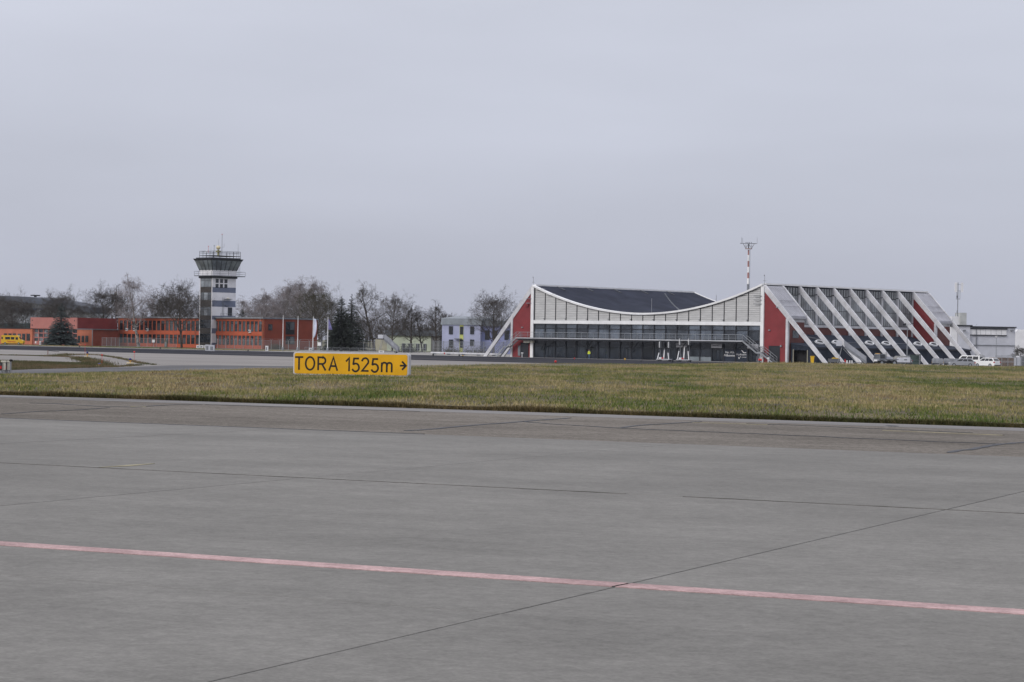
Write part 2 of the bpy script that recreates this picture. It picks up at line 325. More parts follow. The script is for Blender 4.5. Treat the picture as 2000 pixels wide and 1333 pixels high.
for r_ in range(5):
    for k in range(-8, 9):
        g = 0.009
        q = [ab(rows[r_+1], k), ab(rows[r_+1], k+1), ab(rows[r_], k+1), ab(rows[r_], k)]
        c = sum(q, Vector((0, 0))) / 4
        q2 = []
        for p in q:
            d = (c - p); q2.append(p + da * (g if d.dot(da) > 0 else -g) + nrm * (0.004 if d.dot(nrm) > 0 else -0.004))
        zt = PLAT + random.uniform(-0.0015, 0.0015)
        b_ = [(p.x - c.x, p.y - c.y, -0.2) for p in q2]; m_ = [(p.x - c.x, p.y - c.y, -0.008) for p in q2]; t_ = [((p.x - c.x)*0.9992, (p.y - c.y)*0.9992, 0) for p in q2]
        mb = MB().add(b_ + m_ + t_, [(8, 9, 10, 11)] + [(i, (i+1) % 4, (i+1) % 4 + 4, i+4) for i in range(4)] + [(i+4, (i+1) % 4 + 4, (i+1) % 4 + 8, i+8) for i in range(4)])
        link('slab', mb.mesh('slab', CONC), apr, (c.x, c.y, zt))

def strip(name, pts, wd, z, m, parent=None, taper=False):        # a flat painted or poured line
    mb = MB(); P = [Vector(p) for p in pts]; L_, R_ = [], []
    for i, p in enumerate(P):
        d = (P[min(i+1, len(P)-1)] - P[max(i-1, 0)]).normalized(); n_ = Vector((-d.y, d.x))
        ww = wd * (0.25 if taper and i in (0, len(P)-1) else 1.0)
        L_.append((*(p + n_*ww/2), z)); R_.append((*(p - n_*ww/2), z))
    n = len(P)
    mb.add(L_ + R_, [(i+n, i+1+n, i+1, i) for i in range(n-1)])
    lo_ = lambda q: (q[0], q[1], q[2]-0.012)
    mb.add(R_ + [lo_(q) for q in R_], [(i, i+n, i+1+n, i+1) for i in range(n-1)]); mb.add(L_ + [lo_(q) for q in L_], [(i+1, i+1+n, i+n, i) for i in range(n-1)])
    return mb.build(name, m, parent)
# red line, broken at each joint it crosses
ra, rb = FLOOR(0, 1062, PLAT).xy, FLOOR(2000, 1196.5, PLAT).xy
rd = (rb - ra).normalized()
cuts = []
for k in range(-7, 9):
    p0 = j0 + da*8.6*k
    den = rd.x*db.y - rd.y*db.x; s_ = ((p0.x-ra.x)*db.y - (p0.y-ra.y)*db.x) / den; cuts.append(s_)
cuts.sort()
for s0, s1 in zip(cuts, cuts[1:]):
    pts = [ra + rd*(s0 + 0.014 + (s1 - s0 - 0.028)*i/6) for i in range(7)]
    strip('red_line', pts, 0.30, PLAT + 0.005, REDLINE, apr)
strip('yellow_mark', [FLOOR(195, 913.5, PLAT).xy, FLOOR(245, 910.5, PLAT).xy, FLOOR(300, 906, PLAT).xy], 0.16, PLAT + 0.005, YLINE, apr, True)

for rr_, ww_ in ((rows[1], 0.04),):
    a_, b_ = ab(rr_, -3), ab(rr_, 4); ln_ = (b_-a_).length; n_ = 480
    for k in range(0, n_, 6):
        if random.random() < 0.10: continue
        strip('joint_seal', [a_ + da*ln_*(k+j)/n_ + nrm*random.uniform(-.012, .012) for j in range(7)], ww_*random.uniform(0.5, 1.3), PLAT + 0.0045, mat('worn_joint_filler', (0.122, 0.116, 0.107), 0.9, 0.3, 1.5, spec=0), apr, random.random() < 0.4)
# --- asphalt shoulder between the slabs and the grass
g0, g1 = FLOOR(0, 771.5, PLAT), FLOOR(2000, 836, PLAT)
dg = (g1 - g0).xy.normalized(); ng = Vector((-dg.y, dg.x))
A0 = ab(rows[0], -8) + nrm*0.01; A1 = ab(rows[0], 9) + nrm*0.01
B0 = g0.xy - dg*60 + ng*0.5; B1 = g1.xy + dg*75 + ng*0.5
sh = link('shoulder', face_mesh('shoulder', [[(*A0, PLAT-0.004), (*A1, PLAT-0.004), (*B1, PLAT-0.004), (*B0, PLAT-0.004)]], AGG)); tag(sh, kind='structure')
strip('edge_strip', [g0.xy - dg*50 - ng*0.9, g1.xy + dg*60 - ng*0.9], 2.6, PLAT + 0.001, mat('pale_edge_asphalt', (0.185, 0.176, 0.170), 0.95, 0.12, 0.3, fine=0.25, stretch=(0.3, 1.5, 1), rotz=R(-28.8)), sh)
for pl, wd in [([(790, 841.5), (830, 840), (900, 833), (1020, 823.5), (1075, 819.5), (1115, 816.5)], .13), ([(1020, 823.5), (1075, 828.5), (1140, 832), (1210, 836.5), (1400, 844.5), (1600, 853), (1800, 862), (1960, 868)], .09),
               ([(1210, 836.5), (1250, 831), (1345, 825), (1370, 823.5)], .11), ([(1850, 884.5), (1900, 876.5), (1950, 868.5), (2000, 864), (2060, 860)], .14),
               ([(0, 809), (60, 805), (140, 801.5), (215, 796.5)], .07), ([(60, 787.5), (110, 789), (190, 794), (260, 795.5), (300, 793), (345, 790.5), (395, 791)], .11), ([(0, 776), (120, 779), (300, 783)], .06),
               ([(1460, 828), (1560, 831), (1720, 838), (1900, 846)], .07), ([(1738, 831), (1745, 833.5)], .25), ([(400, 791), (560, 795), (720, 801), (820, 804)], .05)]:
    pp = []
    for i in range(len(pl)-1):
        for j in range(5):
            q = Vector(pl[i]).lerp(Vector(pl[i+1]), j/5); pp.append(FLOOR(q.x, q.y, PLAT).xy + Vector((random.uniform(-.03, .03), random.uniform(-.12, .12))))
    pp.append(FLOOR(*pl[-1], PLAT).xy)
    strip('tar_seam', pp, wd, PLAT + 0.005, TAR, sh, True)
for a_, b_, w_ in [((255, 794.3), (286, 794.8), .22), ((1725, 841), (1960, 850.5), .10), ((1345, 825), (1500, 830), .06)]:
    strip('yellow_mark', [FLOOR(*a_, PLAT).xy, FLOOR((a_[0]+b_[0])/2, (a_[1]+b_[1])/2, PLAT).xy, FLOOR(*b_, PLAT).xy], w_, PLAT + 0.006, YLINE, sh)
# strip of sealed edge along the slabs
strip('tar_seam', [e0.xy - da*6 + nrm*.04, e0.xy.lerp(e1.xy, .47) + nrm*.05], 0.09, PLAT + 0.005, TAR, sh)

# --- turf between the near apron and the runway
far_edge = [(-160, 120), (-60, 150)] + [tuple(FLOOR(px, py).xy) for px, py in [(0, 733), (100, 731), (200, 728.5), (320, 725.5), (500, 720.8), (640, 718), (820, 714.5), (1000, 711.3), (1200, 710.8)]] + [(22, 334), (40, 314), (60, 292), (84, 266), (130, 218), (190, 155)]
fe = np.array(far_edge)
def far_lim(x): return np.interp(x, fe[:, 0], fe[:, 1])
def near_lim(x): return g0.y + (np.asarray(x) - g0.x) * (dg.y / dg.x)
def field_noise(x, y, sc, seed):
    r2 = np.random.default_rng(seed); v = np.zeros_like(x)
    for k in range(5):
        a = r2.uniform(0, 2*math.pi); f = sc * r2.uniform(0.6, 1.8); v += np.sin((x*math.cos(a) + y*math.sin(a)) * f + r2.uniform(0, 6))
    return v / 5
def bumps(x, y):                        # gentle unevenness of the turf, fading out at the paved edge
    x = np.asarray(x, float); y = np.asarray(y, float); k = np.clip((y - near_lim(x)) / 3.0, 0, 1)
    return k * (0.085*field_noise(x, y, 0.35, 31) + 0.045*field_noise(x, y, 0.95, 32))
XT = np.unique(np.r_[np.linspace(-150, 180, 221), fe[:, 0][fe[:, 0] > -150]]); NT = 110
V = []; 
for j in range(NT+1):
    s_ = (j / NT) ** 1.3
    yv = near_lim(XT) + (far_lim(XT) - near_lim(XT)) * s_
    V += np.stack([XT, yv, hgt(XT, yv) + (0.09 - 0.07*s_) + bumps(XT, yv)], 1).tolist()
n_ = len(XT)
F = [(j*n_+i, j*n_+i+1, (j+1)*n_+i+1, (j+1)*n_+i) for j in range(NT) for i in range(n_-1)]
me = bpy.data.meshes.new('turf'); me.from_pydata(V, [], F); me.materials.append(EARTH); tag(link('turf', me), kind='structure')
mb = MB(); yv = near_lim(XT)
mb.add([(x, y, PLAT - 0.05) for x, y in zip(XT, yv)] + [(x, y + 0.02, PLAT + 0.09) for x, y in zip(XT, yv)], [(i, i+1, i+1+n_, i+n_) for i in range(n_-1)])
tag(mb.build('turf_bank', EARTHD), kind='structure')
def turf_z(x, y):
    s_ = np.clip((y - near_lim(x)) / (far_lim(x) - near_lim(x)), 0, 1) ** (1.0)
    return hgt(x, y) + (0.09 - 0.07*s_) + bumps(x, y)
def field_noise(x, y, sc, seed):
    r2 = np.random.default_rng(seed); v = np.zeros_like(x)
    for k in range(5):
        a = r2.uniform(0, 2*math.pi); f = sc * r2.uniform(0.6, 1.8); v += np.sin((x*math.cos(a) + y*math.sin(a)) * f + r2.uniform(0, 6))
    return v / 5
# blades, dense near the camera and thinning with distance
pts = []
for y0, y1, dens in [(50, 90, 70), (90, 130, 42), (130, 190, 22), (190, 260, 12), (260, 420, 6)]:
    x0, x1 = -0.235*y1 - 3, 0.235*y1 + 3
    n = int((x1-x0)*(y1-y0)*dens); x = rng.uniform(x0, x1, n); y = rng.uniform(y0, y1, n)
    k = (np.abs(x) < 0.235*y + 3) & (y > near_lim(x) + 0.02) & (y < far_lim(x)); pts.append((np.stack([x[k], y[k]], 1), y0))
allp = []; alls = []
for p, y0 in pts: allp.append(p); alls.append(np.full(len(p), max(1.0, (y0/62.0)**0.62)))
P = np.concatenate(allp); S = np.concatenate(alls)
hn = S * (1.0 + 0.40*field_noise(P[:, 0], P[:, 1], 0.9, 3) + 0.25*field_noise(P[:, 0], P[:, 1], 3.0, 5)).clip(0.35, 2)
blades('grass', P, turf_z, 0.035, 0.10, 0.017, GRASS, 'dry winter grass with green patches between the apron and the runway', 'grass', hn=hn * 0.9, lean=1.3)
tc_ = []
for k in range(2600):
    y_ = rng.uniform(56, 230); x_ = rng.uniform(-0.23*y_, 0.23*y_)
    if near_lim(x_)+0.3 < y_ < far_lim(x_)-2: tc_.append(np.stack([rng.normal(x_, rng.uniform(.15, .5), 26), rng.normal(y_, rng.uniform(.2, .6), 26)], 1))
tc_ = np.concatenate(tc_); tc_ = tc_[tc_[:, 1] > near_lim(tc_[:, 0]) + 0.05]
blades('tussocks', tc_, turf_z, 0.06, 0.15, 0.022, GRASS, 'taller dry tussocks scattered through the winter grass', 'grass', lean=0.9)
n = 46000; s_ = rng.uniform(-12, 12 + (g1-g0).xy.length, n); o_ = rng.exponential(0.12, n) - 0.07 - 0.16*np.abs(field_noise(s_, s_*0, 0.8, 21)) - 0.10*np.abs(field_noise(s_, s_*0, 3.1, 22))
E_ = np.stack([g0.x + dg.x*s_ + ng.x*o_, g0.y + dg.y*s_ + ng.y*o_], 1)
hn = (1.0 + 0.5*field_noise(E_[:, 0], E_[:, 1], 1.1, 8)).clip(0.3, 2)
blades('edge_grass', E_, lambda x, y: np.full_like(x, PLAT + 0.03), 0.04, 0.13, 0.016, EDGEG, 'dark ragged grass edge overhanging the asphalt shoulder', 'grass', lean=1.2, hn=hn)

# --- taxiway, runway and far apron
def sheet(name, pix, z, m, extra=()):
    pl = [FLOOR(px, py, 0).xy for px, py in pix]
    o = link(name, face_mesh(name, [[(p.x, p.y, z) for p in pl]], m)); return tag(o, kind='structure')
def poly(name, pl, z, m, parent=None):
    o = link(name, face_mesh(name, [[(p[0], p[1], z) for p in pl]], m), parent)
    return o if parent else tag(o, kind='structure')
rdir = Vector((math.cos(R(-46.5)), math.sin(R(-46.5)))); rn = Vector((-rdir.y, rdir.x))
rfar = FLOOR(640, 689.8).xy; rnear = FLOOR(560, 697.2).xy
def along(p, s): return p + rdir*s
taxi_pts = [along(rnear, -500) + rn*1, along(rnear, 108) + rn*1, (34, 300), (15, 300), (0, 300), (-11, 262), (-19, 232), (-25, 210), (-31, 185), (-36, 162), (-40, 152), (-160, 130), (-420, 200)]
poly('taxiway', taxi_pts, 0.004, TAXI)
poly('runway', [along(rnear, -600), along(rnear, 420), along(rfar, 420), along(rfar, -600)], 0.012, RUNW)
for k, (off, wd) in enumerate([(0.0, 1.6)]):
    poly('runway_edge_line', [along(rfar, -600) + rn*(off), along(rfar, 400) + rn*(off), along(rfar, 400) + rn*(off+wd), along(rfar, -600) + rn*(off+wd)], 0.020, WLINE)
# pale paved strip behind the runway, grass verge on the left, terminal apron on the right
poly('runway_shoulder', [along(rfar, -600) + rn*1.6, along(rfar, 400) + rn*1.6, along(rfar, 400) + rn*14, along(rfar, -600) + rn*14], 0.008, FARAPR)
poly('terminal_apron', [along(rfar, -45) + rn*10, along(rfar, 330) + rn*10, (330, 330), (330, 640), (60, 640), (-52, 640)], 0.012, FARAPR)
# perimeter road curving past the weed island
rd_far = [FLOOR(px, py).xy for px, py in [(-60, 726), (27, 723.8), (120, 721), (240, 717.6), (335, 714.2), (420, 714.0), (520, 715.6), (640, 716.2)]]
rd_near = [FLOOR(px, py).xy for px, py in [(640, 719), (520, 721.5), (420, 723.5), (320, 726.5), (200, 730), (100, 733), (-60, 738)]]
poly('perimeter_road', rd_far + rd_near, 0.012, ROAD)
isl = [FLOOR(px, py).xy for px, py in [(-80, 705.5), (0, 706.5), (80, 708), (150, 710), (172, 709.5), (155, 700.5), (160, 700), (185, 709), (200, 714.5), (210, 718), (120, 720.5), (60, 722), (0, 724.5), (-80, 727)]]
poly('weed_island', isl, 0.035, EARTH)
def in_poly(x, y, pl):
    c = np.zeros(len(x), bool); n = len(pl)
    for i in range(n):
        x1, y1 = pl[i]; x2, y2 = pl[(i+1) % n]
        k = ((y1 > y) != (y2 > y)) & (x < (x2-x1)*(y-y1)/(y2-y1+1e-12) + x1); c ^= k
    return c
n = 150000; pa = np.array([tuple(p) for p in isl]); x = rng.uniform(pa[:, 0].min(), pa[:, 0].max(), n); y = rng.uniform(pa[:, 1].min(), pa[:, 1].max(), n)
k = in_poly(x, y, [tuple(p) for p in isl]); W = np.stack([x[k], y[k]], 1)
blades('weeds', W, lambda x, y: np.full_like(x, 0.03), 0.05, 0.22, 0.03, WEED, 'brown weeds and dry grass on the triangular island beside the perimeter road', 'weeds', hn=(1 + 0.7*field_noise(W[:, 0], W[:, 1], 0.35, 11)).clip(0.2, 2))
def weed_line(pix, n, wd, h, lab):
    Pp = [FLOOR(px, py).xy for px, py in pix]; seg = [(Pp[i], Pp[i+1]) for i in range(len(Pp)-1)]; ln = np.array([(b-a).length for a, b in seg]); c = np.cumsum(ln)
    s = rng.uniform(0, c[-1], n); i = np.searchsorted(c, s); t = (s - (c[i]-ln[i]))/ln[i]
    A = np.array([tuple(a) for a, b in seg])[i]; B = np.array([tuple(b) for a, b in seg])[i]; Q = A + (B-A)*t[:, None]; Q += rng.normal(0, wd, Q.shape)
    blades('seam_weeds', Q, lambda x, y: np.full_like(x, 0.0), 0.3*h, h, 0.035, WEED, lab, 'weeds', hn=(0.8 + 0.9*np.abs(field_noise(Q[:, 0], Q[:, 1], 0.5, 13))))
weed_line([(-40, 693.5), (60, 695.5), (120, 697.3), (152, 698.7)], 5000, 0.25, 0.22, 'low line of weeds along the concrete joint left of the blue light')
weed_line([(92, 697), (140, 694), (170, 693.5), (200, 694.6)], 1500, 0.5, 0.36, 'scattered weed tufts around the farther blue taxiway light')
weed_line([(155, 700.3), (175, 705.5), (190, 711), (205, 717)], 4500, 0.7, 0.34, 'thick weeds on the slanting joint between taxiway and island')
weed_line([(200, 695.5), (225, 699), (254, 704.8), (272, 709.6), (280, 711), (304, 713.5)], 2600, 0.25, 0.22, 'weed line from the red marker past the nearer blue light')
weed_line([(208, 718), (240, 716.3), (272, 714)], 2200, 0.25, 0.20, 'short weed line on the far edge of the perimeter road')
# verge in front of the orange buildings
vp = [along(rfar, -420) + rn*13.5, along(rfar, -48) + rn*13.5, along(rfar, -48) + rn*34, along(rfar, -420) + rn*60]
poly('verge', vp, 0.03, EARTH)
n = 26000; s_ = rng.uniform(-330, -48, n); o_ = rng.uniform(13.5, 30, n)
Q = np.array([rfar.x, rfar.y]) + np.outer(s_, rdir) + np.outer(o_, rn)
blades('verge_grass', Q, lambda x, y: np.full_like(x, 0.03), 0.05, 0.2, 0.07, GRASS, 'thin strip of grass in front of the orange buildings', 'grass')

# ================================================================== THE TERMINAL
TF = Frame(47.6, 447.7, -42.05)
TW, TL, TH = 58.4, 57.8, 14.95
MID, SAG = -TW/2, 9.25
def roofz(x): return SAG + (TH - SAG) * ((x - MID) / (TW/2)) ** 2
T = bthing('terminal_building', 'airport terminal with sagging dark roof, white raking beams and dark red end walls', 'terminal', TF)
NB = 20; BX0, BX1 = -TW + 0.55, -0.55; BW = (BX1 - BX0) / NB
# hung roof with dip, white edge band front and back
SEG = 48
def roof_strip(off_t, off_b, y0, y1, x0=-TW, x1=0.0, yb=None):
    mb = MB(); n = SEG
    for i in range(n):
        a = x0 + (x1-x0)*i/n; b = x0 + (x1-x0)*(i+1)/n
        za, zb = roofz(a), roofz(b)
        ya = y1 if yb is None else y1 + (yb-y1)*(-a/TW); yb_ = y1 if yb is None else y1 + (yb-y1)*(-b/TW)
        mb.hexa([(a, y0, za+off_b), (b, y0, zb+off_b), (b, yb_, zb+off_b), (a, ya, za+off_b)], [(a, y0, za+off_t), (b, y0, zb+off_t), (b, yb_, zb+off_t), (a, ya, za+off_t)])
    return mb
roof = roof_strip(-0.02, -0.30, 0.4, TL-0.4, yb=54.1-0.4).build('roof', ROOF, T)
roof_strip(0.06, -0.30, -0.45, 0.42).build('roof_edge', WHITE, roof)
roof_strip(0.10, -0.36, -0.2, 0.2).build('roof_edge', WHITE, roof).location = (0, 0, 0)
roof.children[-1].data.transform(Matrix.Identity(4))
for v in roof.children[-1].data.vertices:
    v.co.y += (54.1 - 0.2) + (-v.co.x / TW) * 0 + (3.7 * (1 + v.co.x / TW)) + 0.001
# side fascias along both high edges, walkway flashings, small vent line on the roof
MB().box(-0.35, 0.25, 0.43, TL, TH-0.16, TH+0.16).build('side_fascia', WHITE, roof)
MB().box(-TW-0.25, -TW+0.35, 0.43, 54.1, TH-0.16, TH+0.16).build('side_fascia', WHITE, roof)
mb = MB()
for i in range(60):
    x = -TW+2 + i*0.7; yy = 54 - 0.46*(x+TW-2)*1.05
    if x > -20: break
    mb.box(x-0.12, x+0.12, 43 - (x+TW)*0.9 - 0.12, 43 - (x+TW)*0.9 + 0.12, roofz(x)-0.02, roofz(x)+0.12)
mb.build('roof_cable', STEEL, roof)['kind'] = 'stuff'
for x, y in [(-29.5, 3.0), (-18, 9), (-7.5, 22)]:
    MB().tube((x, y, roofz(x)), (x, y, roofz(x) + 3.0), 0.05, n=5).build('lightning_rod', STEEL, roof)
for k in range(5):
    yy = 7 + k*9.2; MB().bar((-TW+0.5, yy, roofz(-TW+0.5)+0.02), (-TW+2.6, yy, roofz(-TW+2.6)+0.04), 0.5, 0.12).build('roof_rib', DARK, roof)
# front: cladding panels between dark mullions, cut under the roof curve
def panel_mesh(x0, x1):
    mb = MB(); z = 7.72; st = 0.36; xm = (x0+x1)/2
    while True:
        za, zb = roofz(x0)-0.36, roofz(x1)-0.36
        if z >= max(za, zb): break
        z1 = z + st - 0.03
        A, B = min(z1, za), min(z1, zb)
        if A > z or B > z:
            A, B = max(A, z+0.001), max(B, z+0.001)
            mb.hexa([(x0, -0.10, z), (x1, -0.10, z), (x1, 0.05, z), (x0, 0.05, z)], [(x0, -0.04, A), (x1, -0.04, B), (x1, 0.05, B), (x0, 0.05, A)])
        z += st
    return mb
for i in range(NB):
    x0 = BX0 + i*BW; panel_mesh(x0+0.09, x0+BW-0.09).build('cladding_panel', CLAD, T)
core = MB()
for i in range(SEG):
    a = -TW + TW*i/SEG; b = a + TW/SEG
    core.hexa([(a, 0.06, 7.7), (b, 0.06, 7.7), (b, 0.3, 7.7), (a, 0.3, 7.7)], [(a, 0.06, roofz(a)-0.34), (b, 0.06, roofz(b)-0.34), (b, 0.3, roofz(b)-0.34), (a, 0.3, roofz(a)-0.34)])
core.build('gable_backing', DARK, T)
for i in range(NB+1):
    x = BX0 + i*BW; mu = MB().box(x-0.075, x+0.075, -0.16, 0.04, 7.71, roofz(x)-0.40).build('gable_mullion', DARK, T)
    if i % 2 == 1 and 0 < i < NB: MB().box(x-0.28, x-0.08, -0.42, -0.17, 7.95, 8.08).build('floodlight', STEELD, mu)
MB().box(-TW+0.42, -0.42, -0.30, 0.30, 7.0, 7.69).build('white_beam', WHITE, T)
# corner columns
for x0 in (-TW-0.35, -0.40):
    MB().box(x0, x0+0.75, -0.34, 0.36, 0, TH-0.5).build('corner_column', WHITE, T)
# raking frames along both sides
NFR = 11; FY = [TL*i/(NFR-1) for i in range(NFR)]
def beam_mesh(sgn, xo, ft=15.05):
    W2 = 0.34
    o = lambda x, z: (xo + sgn*x, z)
    pl = [o(-0.1, 14.72), o(0.50, 14.72), o(ft, 0.0), o(ft-1.0, 0.0), o(0.36, 13.45), o(-0.1, 13.35)]
    return MB().prism(pl if sgn > 0 else pl[::-1], -W2/2, W2/2).mesh('raking_beam', WHITE2)
jr = MB().bar((-0.36, 0, -0.35), (0.36, 0, 0.35), 0.352, 0.022)
jm = jr.mesh('beam_joint', mat('joint_grey', (0.30, 0.30, 0.31), 0.7))  # thin grey line across each beam
bmR, bmL = beam_mesh(1, 0.0), beam_mesh(-1, -TW, 13.7)
for i, y in enumerate(FY):
    yy = y + (0.0 if i else 0.02)
    b = link('raking_beam', bmR, T, (0, yy, 0))
    for k in range(1, 8): link('beam_joint', jm, b, (0.43 + 14.12*k/8, 0, 14.08*(1-k/8)))
    if i < 4 or i > 9: link('raking_beam', bmL, T, (0, yy*54.1/TL, 0))
    if 0 < i < NFR-1: MB().box(-0.25, 0.33, y-0.22, y+0.22, 0, 13.2).build('side_column', WHITE2, T)
# end bays: red walls, posts, sloping zinc roofs, brown outer walls
def under(x): return 13.43 - (x-0.36) * (13.45/13.69)
def end_bay(sgn, xo, y0, y1, front):
    q = lambda x: xo + sgn*x
    pl = [(q(0.36), 0), (q(5.42), 0), (q(5.42), under(5.42)), (q(0.36), under(0.36))]
    if front: MB().prism(pl if sgn > 0 else pl[::-1], y0 - 0.05, y0 + 0.18).build('red_wall', RED, T)
    x = q(5.43); x2 = q(5.93); MB().box(min(x, x2), max(x, x2), y0-0.22, y0+0.28, 0, under(5.7)+0.15).build('bay_post', WHITE2, T)
    zt, zb = 14.55, 9.0
    rf = MB().hexa([(q(0.30), y0+0.30, zt-0.1), (q(6.05), y0+0.30, zb-0.25), (q(6.05), y1-0.30, zb-0.25), (q(0.30), y1-0.30, zt-0.1)][::(1 if sgn > 0 else -1)],
                   [(q(0.30), y0+0.30, zt+0.05), (q(6.05), y0+0.30, zb-0.1), (q(6.05), y1-0.30, zb-0.1), (q(0.30), y1-0.30, zt+0.05)][::(1 if sgn > 0 else -1)]).build('bay_roof', ZINC, T)
    rib = MB()
    for k in range(9):
        yy = y0 + 0.5 + k*(y1-y0-1.0)/8; rib.bar((q(0.6), yy, zt+0.06), (q(6.05), yy, zb-0.08), 0.05, 0.06)
    rib.build('roof_seam', ZINC, rf)['kind'] = 'stuff'
    for t in (0.52, 0.72):
        sn = MB()
        for k in range(14):
            yy = y0 + 0.6 + k*(y1-y0-1.2)/13; sn.box(min(q(0.6+5.45*t), q(0.7+5.45*t)), max(q(0.6+5.45*t), q(0.7+5.45*t)), yy-0.1, yy+0.1, zt-5.45*t+0.02, zt-5.45*t+0.09)
        sn.build('snow_guard', mat('guard_grey', (0.2, 0.2, 0.22)), rf)['kind'] = 'stuff'
    gx = sorted((q(5.6), q(6.2)))
    MB().box(gx[0], gx[1], y0+0.31, y1-0.31, zb-0.62, zb-0.27).build('eaves_gutter', ZINC, rf)
    wx = sorted((q(5.45), q(5.75)))
    MB().box(wx[0], wx[1]-0.02, y0+0.30, y1-0.3, 7.75, zb-0.64).build('white_band', WHITE2, T)
    MB().box(wx[0], wx[1]-0.04, y0+0.30, y1-0.3, 0, 7.73).build('brown_wall', BROWNRED, T)
end_bay(1, 0, FY[0], FY[1], True); end_bay(1, 0, FY[9], FY[10], True)
end_bay(-1, -TW, FY[0], FY[1]*54.1/TL, True)
MB().box(5.75, 5.80, 1.6, 3.6, 4.75, 6.15).build('side_window', GLASSM, T)
wl = MB().box(1.5, 1.85, -0.35, -0.07, 6.05, 6.25).build('wall_lamp', STEEL, T)
MB().box(3.2, 3.55, -0.35, -0.07, 10.4, 10.62).build('wall_lamp', STEEL, T)
MB().box(4.3, 4.6, -0.4, -0.07, 3.0, 3.35).build('wall_lamp', STEEL, T)
MB().box(-TW-2.9, -TW-2.55, -0.35, -0.07, 6.1, 6.3).build('wall_lamp', STEEL, T)
MB().box(1.5, 4.1, -0.12, -0.055, 0.05, 3.2).build('side_door', DARK, T)
MB().box(-TW-3.2, -TW-1.0, -0.14, -0.06, 0.05, 3.0).build('side_door', DARK, T)
MB().box(-TW-3.9, -TW-3.25, -0.14, -0.06, 0.3, 2.4).build('side_window', GLASSL, T)
# antennas on the corner
for px_, z in [(-TW-0.2, TH), (0.1, TH)]:
    an = MB().tube((px_, 0.2, z-0.2), (px_, 0.2, z+1.6), 0.04, n=5)
    an.box(px_-0.35, px_+0.35, 0.17, 0.23, z+0.55, z+0.62); an.ball((px_-0.1, 0.2, z+1.62), 0.13, 6, 4)
    an.build('antenna', STEEL, T)
for k in range(3): MB().bar((-0.1, -0.4, 12.6-0.75*k), (-1.9, -0.55, 12.62-0.75*k), 0.10, 0.10).build('camera_arm', STEELD, T)
for k in range(2): MB().bar((-TW-0.2, -0.4, 12.1-0.9*k), (-TW-1.4, -0.5, 12.1-0.9*k), 0.14, 0.12).build('camera_arm', STEELD, T)
MB().lathe([(0.05, -0.06), (0.52, 0), (0.05, 0.06)], (0, 0, 0), 12).build('satellite_dish', RED, T).matrix_local = Matrix.Translation((-TW-1.6, -0.32, 10.9)) @ Matrix.Rotation(R(90), 4, 'X')
# side glazing: louvres, mullioned panes, white band and brown apron wall between the frames
paneT = MB().box(0, 0.04, -0.30, 0.30, 0, 2.65).mesh('pane', mat('side_glass', (0.27, 0.285, 0.295), 0.06, 0.2, 0.3, spec=0.5, rnd=0.18))  # pale base colour stands in for the sky reflected in the panes
for i in range(1, 9):
    ya, yb = FY[i]+0.24, FY[i+1]-0.24
    if i == 8: yb -= 0.05
    lz = 13.05
    bk = MB().box(-0.20, -0.05, ya, yb, lz, 14.60).build('louvre_band', DARK, T)
    nl = 6; lw = (yb-ya)/nl
    for k in range(nl):
        lv = MB()
        for j in range(6): lv.box(-0.049, -0.02, ya + lw*k + 0.17, ya + lw*(k+1) - 0.17, lz+0.14 + j*0.225, lz+0.25 + j*0.225)
        lv.build('louvre_slats', mat('pale_louvre', (0.45, 0.47, 0.48), 0.5, 0.05), bk)['kind'] = 'stuff'
    nm = 7; pw = (yb-ya)/nm
    for k in range(nm):
        yc = ya + pw*(k+0.5)
        for z0, z1 in ((7.52, 10.16), (10.26, 12.98)):
            o = link('glass_pane', paneT, T, (-0.055, yc, z0)); o.scale = (1, (pw-0.09)/0.6, (z1-z0)/2.65)
    gr = MB()
    for k in range(nm+1): gr.box(-0.10, 0.0, ya + pw*k - 0.042, ya + pw*k + 0.042, 7.45, 13.05)
    gr.box(-0.101, 0.001, ya, yb, 10.16, 10.26); gr.box(-0.101, 0.001, ya, yb, 7.40, 7.53)
    gr.build('glazing_bars', DARK, T)
    MB().box(-0.24, 0.20, ya, yb, 6.95, 7.38).build('white_band', WHITE2, T)
    MB().box(-0.24, 0.02, ya, yb, 0, 6.93).build('brown_wall', BROWNRED, T)
# low annex under the raking beams
AY0 = 0.75; AY1 = TF.hit_x(1895, 686, 10.6)[0]
AXW = 10.6
def arz(x): return 5.45 - 1.5*(x-0.3)/4.9 if x < 5.2 else 3.95 - 0.85*(x-5.2)/5.4
an = MB()
an.hexa([(0.25, 5.90, 5.25), (5.2, 5.90, 3.75), (5.2, 51.7, 3.75), (0.25, 51.7, 5.25)], [(0.25, 5.90, 5.5), (5.2, 5.90, 3.98), (5.2, 51.7, 3.98), (0.25, 51.7, 5.5)])
an.hexa([(5.95, AY0, 3.6), (10.8, AY0, 2.85), (10.8, AY1, 2.85), (5.95, AY1, 3.6)], [(5.95, AY0, 3.83), (10.8, AY0, 3.07), (10.8, AY1, 3.07), (5.95, AY1, 3.83)])
an.hexa([(5.22, 6.1, 3.7), (5.93, 6.1, 3.55), (5.93, 51.6, 3.55), (5.22, 51.6, 3.7)], [(5.22, 6.1, 3.96), (5.93, 6.1, 3.79), (5.93, 51.6, 3.79), (5.22, 51.6, 3.96)])
anr = an.build('annex_roof', ANNEX, T)
MB().box(5.15, 5.3, 6.15, 51.5, 3.99, 4.12).build('ridge_flashing', STEELD, anr)
MB().bar((1.2, 9.5, 5.42), (4.9, 15.0, 4.25), 0.35, 0.25).build('roof_pipe', STEELD, anr)
